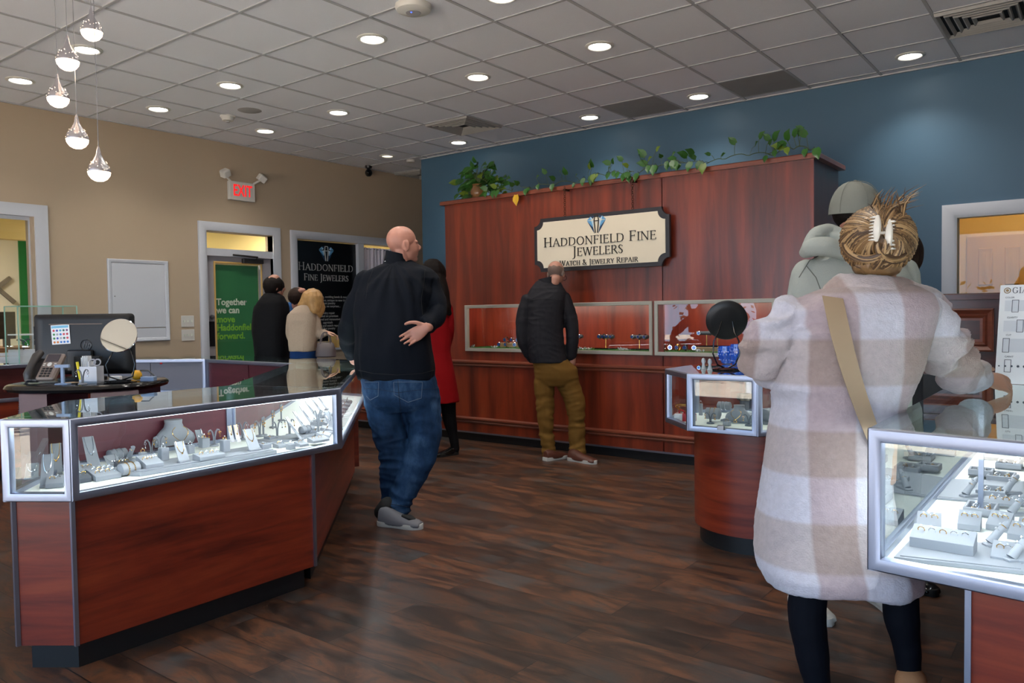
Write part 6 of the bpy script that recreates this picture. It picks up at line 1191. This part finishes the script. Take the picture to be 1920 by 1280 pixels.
kj = finish(fuse(j, .006, 3), 'jacket', 'charcoal_jacket', f.t, lambda v, n: folds(12, 3, .008)(v, n)+cr(v, n)*.5)
m = MB(); cc = f.q(1026, 528); rings = [[cc+V2R*(.085+e)*math.cos(a)+V2F*(.08+e)*math.sin(a)+Vector((0, 0, zz+.015*math.cos(a))) for a in [2*PI*i/26 for i in range(26)]] for e, zz in ((.004, -.05), (.0, 0), (-.006, .036), (-.012, .036), (-.012, -.03))]; m.loft(rings, True, False); m.build('collar', 'charcoal_jacket', f.t)
surf_line(f, kj, [(988, 564), (1005, 561), (1030, 560), (1056, 563)], 'yoke_seam', 'black_matte', .002, .001)
j = MB(); f.torso(j, [(674, 998, 1064, .13, 0), (690, 1000, 1082, .14, 0), (708, 1003, 1085, .13, 0), (722, 1010, 1078, .10, 0)])
f.L(j, (1020, 715, 20), (1022, 760, 17.5), (1023, 800, 14.5), (1028, 835, 13), (1029, 851, 13)); f.L(j, (1062, 712, 22), (1077, 750, 19.5), (1081, 790, 16), (1082, 825, 15.5), (1083, 851, 15.5, -.02))
cr2 = creases(.011, 11, 9.); finish(fuse(j, .009, 5), 'trousers', 'olive_trousers', f.t, lambda v, n: cr2(v, n)*(.4+.6*max(0, min(1, (.7-v.z)/.4))))
a = D(1022, 866, 0)+V2F*.05; shoe(f, a, V2R*.75+V2F*.6, .27, .10, 'brown_leather', 'sole_white', h=.085); a = D(1068, 862, 0); shoe(f, a, D(1130, 872, 0)-a, .30, .105, 'brown_leather', 'sole_white', h=.09)
# ================= woman in the red coat
f = Fig('person in a knee length red coat with long dark hair, behind the black pullover', cdist(843, 852), (826, 852))
b_ = MB(); head(b_, f.q(810, 519), f.r(48), V2F*.8-V2R*.6, (0, 0, 1), f.q(812, 560), .05); f.torso(b_, [(560, 795, 830, .07, 0), (640, 800, 832, .08, 0), (740, 800, 835, .1, 0)]); f.L(b_, (812, 740, 12), (806, 800, 9), (800, 842, 6, .2)); f.L(b_, (836, 740, 14), (844, 790, 10), (851, 830, 6.5))
finish(fuse(b_, .008, 3), 'body', 'skin_tan', f.t)
j = MB(); f.torso(j, [(550, 800, 826, .06, 0), (562, 788, 838, .09, 0), (580, 783, 845, .12, 0), (628, 788, 846, .12, 0), (660, 788, 845, .13, 0), (700, 784, 853, .16, 0), (753, 779, 861, .19, 0)]); f.L(j, (838, 578, 12), (841, 620, 11), (834, 660, 9, .12)); f.L(j, (790, 578, 12), (786, 620, 11), (792, 660, 9, .12))
finish(fuse(j, .009, 5), 'coat', 'red_wool', f.t, folds(14, 3, .008))
j = MB(); f.L(j, (812, 740, 15), (806, 800, 11), (800, 846, 8, .2)); f.L(j, (838, 745, 17), (843, 785, 13), (850, 818, 9), (854, 842, 8)); finish(fuse(j, .008, 3), 'tights', 'tights', f.t)
hm = MB(); hc = f.q(812, 515); hm.ell(hc+Vector((0, 0, .01)), .115, .125, .14, 18); f.L(hm, (812, 515, 21), (822, 545, 20, -.05), (834, 575, 12, -.08), (842, 587, 5, -.08)); f.L(hm, (812, 515, 21), (818, 550, 22, -.08), (826, 582, 12, -.1)); finish(fuse(hm, .007, 3), 'hair', 'hair_black', f.t, folds(40, 2, .008))
a = D(857, 851, 0); shoe(f, a, D(818, 857, 0)-a, .25, .085, 'black_gloss', 'black_matte', h=.07); a = D(812, 845, 0)+V2F*.2; shoe(f, a, -V2R+V2F*.4, .25, .085, 'black_gloss', 'black_matte', h=.07)
# ================= three customers at the far counter
f = Fig('person in a black jacket with glasses, seen from behind at the far counter', 7.5, (508, 800))
b_ = MB(); head(b_, f.q(516, 537), f.r(42), V2R*.85+V2F*.5+Vector((0, 0, -.35)), Vector((0, 0, 1))+V2R*.12, f.q(508, 560), .055); f.torso(b_, [(560, 492, 522, .08, 0), (600, 492, 525, .1, 0), (700, 492, 522, .1, 0)]); f.L(b_, (497, 700, 10), (497, 780, 8), (497, 838, 6)); f.L(b_, (519, 700, 10), (519, 780, 8), (519, 838, 6)); f.L(b_, (534, 575, 7), (537, 625, 7), (536, 660, 5, .05)); hand(b_, f.q(536, 660, .05), V2R*.4+V2F*.4+Vector((0, 0, -.6)), -V2R, V2F, 1., .3)
finish(fuse(b_, .008, 3), 'body', 'skin_pale', f.t)
hm = MB(); hc = f.q(513, 535); hm.ell(hc, .096, .105, .097, 18).ell(hc+Vector((0, 0, -.05))-V2R*.01, .075, .085, .05, 14); me = fuse(hm, .007, 2); finish(me, 'hair', 'hair_black', f.t, folds(40, 20, .006))
MB().ell(hc+Vector((0, 0, .062))+V2R*.012-V2F*.01, .05, .055, .044, 16).build('bald_crown', 'skin_pale', f.t); e = f.q(529, 544, .0)
MB().ring(e+V2F*.03, .02, .002, V2R*.8+V2F*.5, 14, 4).ring(e-V2F*.03+V2R*.0, .02, .002, V2R*.8+V2F*.5, 14, 4).tube([e-V2F*.03, f.q(518, 537, -.06)], .002, 4).build('glasses', 'black_gloss', f.t)
j = MB(); f.torso(j, [(549, 497, 524, .08, 0), (556, 491, 532, .11, 0), (568, 483, 538, .14, 0), (585, 476, 541, .15, 0), (620, 475, 541, .16, 0), (668, 480, 543, .16, 0), (690, 482, 542, .16, 0)]); f.L(j, (484, 578, 9), (480, 615, 9), (484, 650, 8)); f.L(j, (532, 572, 10), (537, 612, 10), (537, 655, 8, .02)); finish(fuse(j, .009, 4), 'jacket', 'black_jacket', f.t, folds(14, 4, .006))
j = MB(); f.torso(j, [(680, 484, 540, .14, 0), (720, 486, 538, .13, 0)]); f.L(j, (498, 720, 13), (497, 780, 11), (497, 836, 10)); f.L(j, (525, 720, 13), (526, 780, 11), (526, 836, 10)); finish(fuse(j, .012, 3), 'trousers', 'charcoal_trousers', f.t)
for px in (497, 526): a = U(px, 700, 7.42); a.z = 0; shoe(f, a, V2F+V2R*.2, .28, .1, 'black_gloss', 'black_matte')
f = Fig('person in a blue shirt bending forward between two other customers', 8.05, (558, 800))
b_ = MB(); head(b_, f.q(562, 559), f.r(40), V2R*.35-V2F*.3+Vector((0, 0, -.8)), Vector((0, 0, .75))-V2F*.35+V2R*.25, f.q(551, 574, .1), .055); f.torso(b_, [(575, 540, 570, .08, .12), (640, 538, 566, .1, .25), (700, 540, 566, .1, .25)]); f.L(b_, (545, 700, 9, .25), (545, 815, 6, .25)); f.L(b_, (560, 700, 9, .25), (560, 815, 6, .25)); finish(fuse(b_, .008, 3), 'body', 'skin_ruddy', f.t)
hm = MB(); hm.ell(f.q(559, 555)-V2F*.0, .11, .105, .095, 16); finish(fuse(hm, .007, 2), 'hair', 'hair_dark', f.t, folds(40, 20, .006)); MB().ell(f.q(566, 545, -.06), .045, .04, .03).build('bald_crown', 'skin_ruddy', f.t)
j = MB(); f.torso(j, [(566, 542, 560, .07, .1), (574, 536, 568, .1, .12), (600, 532, 572, .13, .2), (650, 534, 570, .13, .25), (705, 535, 569, .14, .25)]); finish(fuse(j, .01, 3), 'shirt', 'blue_shirt', f.t, folds(14, 4, .004))
j = MB(); f.L(j, (545, 700, 13, .25), (545, 812, 9, .25)); f.L(j, (560, 700, 13, .25), (560, 812, 9, .25)); finish(fuse(j, .012, 3), 'trousers', 'charcoal_trousers', f.t)
for px in (545, 560): a = U(px, 700, 8.22); a.z = 0; shoe(f, a, -V2F, .28, .1, 'black_gloss', 'black_matte')
f = Fig('person with blonde bobbed hair in a beige knitted sweater', 7.25, (569, 800))
b_ = MB(); head(b_, f.q(586, 566), f.r(40), V2R*.5+V2F*.8+Vector((0, 0, -.3)), Vector((0, 0, 1))+V2R*.2, f.q(574, 588), .05); f.torso(b_, [(590, 552, 586, .08, 0), (660, 552, 590, .1, 0), (720, 552, 590, .11, 0)]); f.L(b_, (556, 720, 10), (556, 840, 6)); f.L(b_, (582, 720, 10), (582, 840, 6)); f.L(b_, (590, 600, 7), (594, 628, 7, .04), (608, 623, 5.5, -.05)); hand(b_, f.q(610, 622, -.05), V2R*.7+V2F*.2+Vector((0, 0, -.2)), Vector((0, 0, -1)), -V2F, .9, .7); finish(fuse(b_, .007, 3), 'body', 'skin_tan', f.t)
j = MB(); f.torso(j, [(571, 565, 588, .07, 0), (576, 554, 592, .10, 0), (586, 544, 596, .13, 0), (600, 540, 597, .145, 0), (630, 541, 595, .15, 0), (658, 544, 593, .15, 0)]); f.L(j, (589, 592, 10), (594, 612, 9.5), (596, 626, 9.5, .02), (608, 624, 7.5, -.05)); f.L(j, (547, 594, 9), (545, 625, 9), (552, 640, 8, .12)); finish(fuse(j, .008, 4), 'sweater', 'beige_knit', f.t, folds(14, 5, .007))
hm = MB(); hc = f.q(586, 561); hm.ell(hc, .1, .1, .1, 18); f.L(hm, (584, 556, 17), (598, 575, 11), (598, 590, 6)); f.L(hm, (580, 560, 16), (566, 573, 8, -.03)); f.L(hm, (588, 560, 18, -.03), (590, 578, 13, -.05)); finish(fuse(hm, .007, 3), 'hair', mat('hair_blonde_far', (164, 124, 74), .5, bump=(90, .4), var=(30, .35)), f.t, folds(40, 3, .01))
j = MB(); f.torso(j, [(654, 546, 592, .14, 0), (700, 544, 594, .16, 0), (780, 540, 598, .18, 0)]); finish(fuse(j, .012, 3), 'skirt', 'skirt_blue', f.t, folds(14, 4, .006))
for px in (556, 582): a = U(px, 700, 7.2); a.z = 0; shoe(f, a, V2F+V2R*.2, .24, .085, 'black_gloss', 'black_matte')
t = thing('handbag', 'taupe leather handbag hanging from the arm of the beige sweater', 'handbag', tuple(f.q(611, 652, -.1))); m = MB(); hb = f.q(611, 655, -.1); rings = []
for z, w_, d_ in [(-.07, .085, .045), (-.06, .095, .055), (.0, .09, .05), (.05, .075, .035), (.065, .06, .015)]: rings.append([hb+V2R*w_*math.copysign(abs(math.cos(a))**.7, math.cos(a))+V2F*d_*math.sin(a)+Vector((0, 0, z)) for a in [2*PI*i/20 for i in range(20)]])
m.loft(rings, True, True); m.build('bag_body', 'handbag_taupe', t)
for w_ in (-.025, .025): MB().tube([hb+V2F*w_+V2R*.045*math.cos(a)+Vector((0, 0, .05+.11*math.sin(a))) for a in [PI*i/12 for i in range(13)]], .0045, 6).build('handle', 'handbag_taupe', t)
m = MB(); T_ = Matrix.Translation(f.q(626, 640, .0)) @ Matrix.Rotation(YAW+.3, 4, 'Z') @ Matrix.Rotation(.35, 4, 'X'); m.box(-.05, .05, -.004, .004, -.06, .06, T_); tag(m.build('paper_folder', mat('manila', (196, 160, 90), .6)), 'yellowish folder held above the handbag at the far counter', 'folder')
# ================= man in the hoodie
f = Fig('person in a sage grey hoodie and backwards cap behind the plaid coat', 3.15, (1580, 1150))
b_ = MB(); head(b_, f.q(1606, 395), f.r(92), V2R*.55+V2F*.8, (0, 0, 1), f.q(1604, 480), .06); f.torso(b_, [(480, 1560, 1650, .1, 0), (600, 1550, 1670, .1, 0), (760, 1560, 1660, .1, 0)]); f.L(b_, (1585, 780, 30), (1570, 950, 22), (1556, 1110, 14, .02)); f.L(b_, (1650, 780, 30), (1660, 950, 22), (1665, 1100, 14, .1)); finish(fuse(b_, .006, 3), 'body', 'skin_ruddy', f.t)
hm = MB(); hm.ell(f.q(1601, 393), .085, .093, .085, 18); finish(fuse(hm, .006, 2), 'hair', 'hair_black', f.t, folds(60, 20, .003))
hm = MB(); hc = f.q(1603, 388); rings = []
for k in range(9):
    a = k/8*PI/2; rings.append([hc+V2R*.097*math.cos(a)**.8*math.cos(u)+V2F*.112*math.cos(a)**.8*math.sin(u)+Vector((0, 0, -.028+.13*math.sin(a)+.008*math.sin(u))) for u in [2*PI*i/36 for i in range(36)]] if k < 8 else [hc+V2R*.004*math.cos(u)+V2F*.004*math.sin(u)+Vector((0, 0, .103)) for u in [2*PI*i/36 for i in range(36)]])
hm.loft(rings, True, True); hm.ell(hc+Vector((0, 0, .104)), .008, .008, .005, 8); cp = hm.build('cap', 'sage_cap', f.t)
m = MB(); [m.tube([hc+(V2R*.0975*math.cos(u)+V2F*.1125*math.sin(u))*math.cos(a)**.8+Vector((0, 0, -.027+.13*math.sin(a))) for a in [PI/2*i/9*.98 for i in range(10)]], .0012, 4) for u in [PI/6+i*PI/3 for i in range(6)]]; m.build('cap_seams', 'charcoal_jacket', cp, False) if False else m.build('cap_seams', 'sage_cap', f.t)
j = MB(); f.torso(j, [(462, 1560, 1640, .08, 0), (478, 1532, 1668, .11, 0), (496, 1512, 1690, .14, 0), (520, 1502, 1702, .155, 0), (560, 1496, 1706, .165, 0), (640, 1500, 1700, .165, 0), (740, 1502, 1702, .165, 0), (800, 1506, 1700, .165, 0)]); f.L(j, (1520, 515, 34), (1508, 580, 33), (1500, 660, 30, .05), (1530, 710, 26, .22)); f.L(j, (1690, 515, 34), (1702, 590, 32), (1700, 670, 28, .1))
ho = finish(fuse(j, .009, 6), 'hoodie', 'sage_hoodie', f.t, folds(12, 4, .012)); surf_line(f, ho, [(1512, 498), (1530, 520), (1545, 560), (1548, 600)], 'shoulder_seam', 'sage_cap', .002); surf_line(f, ho, [(1498, 520), (1520, 485), (1560, 470)], 'shoulder_seam', 'sage_cap', .002)
j = MB(); hc2 = f.q(1575, 462)
for R0_, dz, rr0, ph in [(.105, -.01, .026, 0), (.095, .022, .02, .5), (.115, -.035, .024, 1.)]:
    pts = [(hc2+V2R*(R0_*math.cos(a)+.015)+V2F*(R0_*.8*math.sin(a))+Vector((0, 0, dz+.03*math.cos(a+PI+ph*.3)-.01*math.sin(a*2))), rr0*(1+.2*math.sin(a*3+ph))) for a in [2*PI*i/14 for i in range(15)]]; limb(j, pts, 10, 2)
f.L(j, (1585, 478, 12, -.13), (1548, 462, 20, -.13), (1524, 464, 17, -.1), (1509, 474, 11, -.06)); f.L(j, (1512, 462, 9, -.05), (1532, 438, 14, -.05), (1556, 432, 13, -.03), (1582, 442, 11, -.05)); finish(fuse(j, .007, 4), 'hood', 'sage_hoodie', f.t, folds(18, 8, .006))
j = MB(); f.torso(j, [(780, 1520, 1700, .14, 0), (830, 1522, 1696, .14, 0)]); f.L(j, (1580, 830, 42), (1572, 950, 36), (1562, 1080, 28, .0)); f.L(j, (1650, 830, 42), (1655, 950, 36), (1665, 1080, 28, .1)); finish(fuse(j, .012, 4), 'trousers', 'charcoal_trousers', f.t, creases(.008, 10, 3))
a = D(1556, 1172, 0); a = a+V2F*.27-V2R*.045; shoe(f, a, -V2F+V2R*.13, .29, .10, 'sole_white', 'sole_white', h=.085); a2 = D(1670, 1150, 0)+V2F*.2; shoe(f, a2, -V2F+V2R*.1, .29, .1, 'sole_white', 'sole_white', h=.085)
p = D(1553, 1150, 0)+Vector((0, 0, .06)); m = MB(); [m.tube([p+V2F*(.03*k)+V2R*(-.02)+Vector((0, 0, .006*k+.01)), p+V2F*(.03*k)+V2R*.02+Vector((0, 0, .006*k+.01))], .003, 5) for k in range(4)]; m.tube([p+V2F*.09+Vector((0, 0, .045)), p+V2F*.05+V2R*.03+Vector((0, 0, .035)), p+V2F*.02+V2R*.045+Vector((0, 0, .02))], .003, 5); m.build('laces', 'paper', f.t)
# ================= person hidden behind the blonde woman
f = Fig('person with dark brown hair almost hidden behind the blonde woman', 3.75, (1690, 1000))
b_ = MB(); head(b_, f.q(1688, 480), f.r(84), V2F*-.6-V2R*.7, (0, 0, 1), f.q(1690, 560), .05); f.torso(b_, [(570, 1650, 1720, .08, 0), (700, 1650, 1715, .09, 0), (850, 1655, 1710, .09, 0)]); f.L(b_, (1670, 850, 22), (1668, 1060, 12)); f.L(b_, (1700, 850, 22), (1700, 1060, 12)); finish(fuse(b_, .008, 3), 'body', 'skin_tan', f.t)
hm = MB(); hm.ell(f.q(1689, 476), .095, .105, .12, 18); f.L(hm, (1690, 470, 32), (1696, 505, 24), (1694, 535, 14)); finish(fuse(hm, .008, 3), 'hair', 'hair_dark', f.t, folds(50, 3, .008))
j = MB(); f.torso(j, [(548, 1662, 1712, .07, 0), (570, 1640, 1726, .11, 0), (640, 1640, 1724, .12, 0), (720, 1645, 1722, .12, 0), (800, 1645, 1722, .12, 0)]); finish(fuse(j, .01, 4), 'sweater', 'charcoal_jacket', f.t, folds(12, 4, .006))
j = MB(); f.torso(j, [(790, 1648, 1720, .11, 0), (840, 1648, 1720, .11, 0)]); f.L(j, (1668, 850, 28), (1668, 1040, 18)); f.L(j, (1700, 850, 28), (1700, 1040, 18)); finish(fuse(j, .012, 3), 'trousers', 'black_jacket', f.t)
for px in (1668, 1700): a = U(px, 900, 3.7); a.z = 0; shoe(f, a, -V2F, .25, .09, 'black_gloss', 'black_matte')
# ================= woman in the plaid coat
f = Fig('person in a long pastel plaid fleece coat with a claw clip in blonde hair', 2.45, (1600, 1290))
b_ = MB(); head(b_, f.q(1648, 455), f.r(118), V2F*.9+V2R*.25+Vector((0, 0, -.1)), (0, 0, 1), f.q(1632, 545), .052, False)
f.torso(b_, [(550, 1560, 1690, .09, 0), (700, 1540, 1680, .1, 0), (900, 1530, 1670, .11, 0)]); f.L(b_, (1500, 590, 26), (1440, 660, 24), (1480, 690, 20, .25)); f.L(b_, (1735, 600, 24), (1786, 680, 20, .12), (1842, 712, 14, .36))
hand(b_, f.q(1840, 708, .36), V2R*.92+V2F*.12+Vector((0, 0, -.22)), V2F*.75+Vector((0, 0, -.65)), Vector((0, 0, 1)), .98, .42, .12)
f.L(b_, (1522, 1050, 26), (1513, 1150, 24), (1522, 1220, 20), (1534, 1290, 14), (1540, 1345, 12)); f.L(b_, (1683, 1050, 25), (1690, 1150, 22), (1700, 1210, 18), (1705, 1275, 13), (1706, 1345, 12)); finish(fuse(b_, .0045, 3), 'body', 'skin_tan', f.t)
j = MB(); f.torso(j, [(528, 1585, 1680, .08, 0), (540, 1545, 1715, .12, 0), (556, 1496, 1742, .15, 0), (580, 1470, 1752, .17, 0), (620, 1462, 1738, .17, 0), (690, 1461, 1718, .17, 0), (740, 1459, 1696, .17, .02), (800, 1450, 1668, .17, .04), (900, 1434, 1662, .18, .05), (990, 1424, 1672, .19, .05), (1035, 1425, 1704, .20, .03), (1062, 1430, 1718, .20, .0), (1088, 1442, 1718, .20, 0)], 2.5)
f.L(j, (1488, 592, 40), (1450, 628, 42, -.02), (1428, 660, 38, .0), (1434, 690, 38, .1), (1468, 690, 34, .28)); f.L(j, (1738, 592, 42), (1764, 638, 45, .04), (1786, 678, 43, .12), (1812, 700, 37, .24), (1834, 710, 27, .33))
me = fuse(j, .008, 6); SH = [(f.q(1445, 650), .17), (f.q(1790, 680, .15), .2)]
def cd2(v, n):
    d = folds(9, 1.5, .018)(v, n)*(max(0, min(1, (1.2-v.z)*1.6))*.9+.1); k = 0
    for c, r in SH: k = max(k, 1-min(1, (v-c).length/r/1.5))
    if k > 0:
        w = (v-SH[0][0]) if (v-SH[0][0]).length < (v-SH[1][0]).length else (v-SH[1][0]); a = noise.noise(Vector((w.dot(V2R)*5+w.z*9, w.dot(V2F)*4, w.z*14-w.dot(V2R)*7))); d += (-abs(a)*2+.45)*.029*min(1, k*2.2)
    return d+noise.noise(v*70)*.0016+noise.noise(v*150)*.0010
hz = U(1580, 1075, f.c).z
for v in me.vertices:
    if v.co.z < hz: v.co.z += (hz-v.co.z)*.1+(.5+.5*math.sin((v.co-EYE).dot(V2R)*-7+5.2))*-.045*min(1, (hz-v.co.z)*25)
me.update(); o = finish(me, 'coat', 'plaid_fleece', f.t, cd2)
hem = U(1580, 1118, f.c).z
j = MB(); cc = f.q(1632, 524)
rings = []
for e, zz, ex in ((.02, -.055, 1.25), (.028, -.03, 1.12), (.014, .0, 1.0), (-.004, .012, .95), (-.02, -.01, .9)): rings.append([cc+V2R*(.098+e)*ex*math.cos(a)+V2F*(.085+e)*ex*math.sin(a)+Vector((0, 0, zz+.012*math.cos(a)*-1)) for a in [2*PI*i/30 for i in range(30)]])
j.loft(rings, True, True); f.L(j, (1665, 528, 12, .02), (1710, 540, 14, .06), (1750, 556, 14, .12), (1778, 574, 8, .16)); finish(fuse(j, .007, 4), 'coat_collar', 'plaid_fleece', f.t, lambda v, n: noise.noise(v*70)*.0022+noise.noise(v*12)*.006)
j = MB(); f.L(j, (1520, 1070, 36), (1513, 1150, 35), (1522, 1220, 31), (1534, 1290, 24), (1540, 1345, 21)); f.L(j, (1687, 1070, 34), (1690, 1150, 32), (1700, 1210, 25), (1705, 1275, 20), (1706, 1345, 19)); finish(fuse(j, .007, 3), 'leggings', 'leggings', f.t, folds(20, 14, .0015))
for (px, c_, dr) in ((1540, 2.45, V2F+V2R*.1), (1703, 2.45, V2F*.9-V2R*.3)):
    a = U(px, 1300, c_); a.z = 0; a = a-Vector(dr).normalized()*.08; j = MB(); limb(j, [(a+Vector(dr).normalized()*.07+Vector((0, 0, .05)), .045), (a+Vector(dr).normalized()*.07+Vector((0, 0, .125 if px > 1600 else .07)), .047)], 14, 3); finish(fuse(j, .007, 2), 'boot_shaft', 'tan_suede', f.t); shoe(f, a, dr, .25, .09, 'tan_suede', 'sole_white', ('boot', 'sole'), .09)
# strap across the back, following the coat
dg = bpy.context.evaluated_depsgraph_get(); dg.update(); oe = o; iw = WM(f.t).inverted()
pts = []
for i in range(22):
    u = i/21; px = 1556+(1648-1556)*u+10*math.sin(u*PI)*-1; py = 533+(845-533)*u; di = (U(px, py, 1)-EYE).normalized(); hit, loc, nrm_, idx = oe.ray_cast(iw @ EYE, di)
    if hit: pts.append((WM(f.t) @ loc)-di*(.022+.022*(1-u)))
for _ in range(4): pts = [pts[0]]+[(pts[i-1]+pts[i]*2+pts[i+1])/4 for i in range(1, len(pts)-1)]+[pts[-1]]
pts = [(pts[max(0, i-2)]+pts[max(0, i-1)]+pts[i]+pts[min(len(pts)-1, i+1)]+pts[min(len(pts)-1, i+2)])/5 for i in range(len(pts))]
m = MB(); rings = []
for i, p in enumerate(pts):
    t_ = (pts[min(i+1, len(pts)-1)]-pts[max(i-1, 0)]).normalized(); s_ = t_.cross(V2F).normalized(); w_ = .031*(1-.35*i/len(pts)); rings.append([p+s_*w_, p+s_*w_-V2F*.003, p-s_*w_-V2F*.003, p-s_*w_])
m.loft(rings, False, True); m.build('bag_strap', 'strap_tan', f.t)
# hair gathered in a claw clip
hc = f.q(1646, 452); HF = Vector((hc.x, hc.y, 0)).normalized(); HR = Vector((HF.y, -HF.x, 0)); hm = MB(); hm.ell(hc, f.r(57), .105, f.r(55), 22); hm.ell(hc+HR*.0+Vector((0, 0, -.075))-HF*.02, f.r(46), .09, f.r(30), 18); hm.ell(hc-HF*.07+Vector((0, 0, -.01)), f.r(42), .06, f.r(44), 18)
mat('hair_blonde', (124, 94, 60), .42, var=(14, .4), bump=(120, .3)); mat('hair_blonde_light', (172, 140, 98), .4, var=(20, .2)); mat('hair_blonde_dark', (76, 55, 36), .45)
hd = finish(fuse(hm, .006, 3), 'hair', 'hair_blonde', f.t, lambda v, n: noise.noise(Vector((v.dot(HR)*14, v.z*9, v.dot(HF)*6)))*.007+noise.noise(Vector((v.dot(HR)*60+v.z*30, v.z*14, v.dot(HF)*20)))*.005)
random.seed(11); m = MB(); cl = hc+Vector((0, 0, .012))-HF*.125+HR*.012
def surf(a, e, k=1.0): # point on the hair mass seen from behind
    x = math.cos(a)*f.r(66)*e; z = math.sin(a)*f.r(65)*e-.012*(1-e); x += (1-e)*f.r(9); z += (1-e)*f.r(14); return hc+HR*x+Vector((0, 0, z))-HF*(.122*math.sqrt(max(0, 1-e*e*.97))+.012)*k
for i in range(900):
    a = random.uniform(0, 2*PI); e0 = random.uniform(.6, .9) if i % 6 == 0 else random.uniform(.92, .995); e1 = random.uniform(.0, .2); tw = (1.0 if math.cos(a) > 0 else -.95)*(1 if math.sin(a) < .3 else .35)+random.uniform(-.1, .1)+.25*math.sin(a*5); lift = 1+random.uniform(.0, .07); pts = []
    for k in range(9): u = k/8; pts.append(surf(a+tw*u, min(e0+(e1-e0)*u, .995), lift+.04*math.sin(u*PI)))
    m.mi = random.choice([0, 0, 0, 1, 1, 2, 2]); m.tube(pts, [.0035, .004, .0042, .0044, .0044, .004, .0034, .0026, .0012], 5)
for i in range(64): # loose ends above the clip
    x0 = random.uniform(-.03, .07); p = hc+HR*x0+Vector((0, 0, f.r(48)))-HF*random.uniform(.02, .1); dx = random.uniform(-.02, .075); h_ = random.uniform(.02, .075); m.mi = random.choice([0, 1, 2]); m.tube([p-Vector((0, 0, .02)), p+HR*dx*.15+Vector((0, 0, h_*.35)), p+HR*dx*.5+Vector((0, 0, h_*.75)), p+HR*dx+Vector((0, 0, h_))], [.002, .0018, .0013, .0004], 4)
for i, (a0, a1, e_a, e_b, lf) in enumerate([(3.3, 4.9, .9, .45, 1.16), (3.7, 5.3, .8, .35, 1.2), (4.1, 5.9, .92, .5, 1.14), (5.6, 4.3, .86, .3, 1.2), (4.4, 5.0, .97, .2, 1.2)]): # big gathered locks
    for j in range(9):
        o1 = random.uniform(-.09, .09); o2 = random.uniform(-.05, .05); pts = [surf(a0+(a1-a0)*u+o1, min(.99, e_a+(e_b-e_a)*u**1.3+o2), lf+random.uniform(-.0, .01)+.05*math.sin(u*PI)) for u in [k/11 for k in range(12)]]
        m.mi = (i+j) % 3; m.tube(pts, [.002+.0045*math.sin(PI*min(1, .12+k/13)) for k in range(12)], 6)
for i in range(0): # curls over the collar
    x0 = random.uniform(-.09, .085); p = hc+HR*x0*.8+Vector((0, 0, -f.r(28)))-HF*random.uniform(.09, .12); dx = random.uniform(-.03, .03); l_ = random.uniform(.035, .06); m.mi = random.choice([0, 1, 1, 2]); m.tube([p+Vector((0, 0, .03)), p+HR*dx*.4+Vector((0, 0, -l_*.2))-HF*.01, p+HR*dx+Vector((0, 0, -l_*.7))-HF*.008, p-HR*dx*.4+Vector((0, 0, -l_))+HF*.02], [.001, .0034, .0032, .001], 5)
m.build('hair_strands', ['hair_blonde', 'hair_blonde_light', 'hair_blonde_dark'], f.t)
t = thing('claw_clip', 'cream claw clip holding the blonde hair', 'hair clip', tuple(cl))
for sg, px in ((-1, 1646), (1, 1668)):
    m = MB(); dcl = (hc-HF*.15-EYE).dot(FW); T0 = U(px, 404 if sg < 0 else 412, dcl); T1 = U(px-4*sg*0-3, 452 if sg < 0 else 470, dcl); ax = (T0-T1); m2_ = []
    sp_ = [T1+ax*u+HF*.0-HF*(.012*math.sin(u*PI)) for u in [i/8 for i in range(9)]]; m.tube(sp_, [.004, .0065, .008, .009, .009, .009, .008, .0065, .004], 8, flat=1.2); m.build('claw_arm', 'clip_cream', t)
    for k in range(8):
        p = T1+ax*(k+.5)/8-HF*.004; m = MB(); m.tube([p, p+HR*.012*sg-HF*.002, p+HR*.021*sg+HF*.012], [.0036, .0032, .0015], 6); m.build('tooth', 'clip_cream', t)
m = MB(); pc = U(1658, 436, (hc-HF*.15-EYE).dot(FW)); m.tube([pc-HR*.014, pc+HR*.014], .005, 8).tube([pc-HR*.014+Vector((0, 0, .01)), pc+HR*.014+Vector((0, 0, .01))], .003, 8); m.build('spring_hinge', 'clip_cream', t)
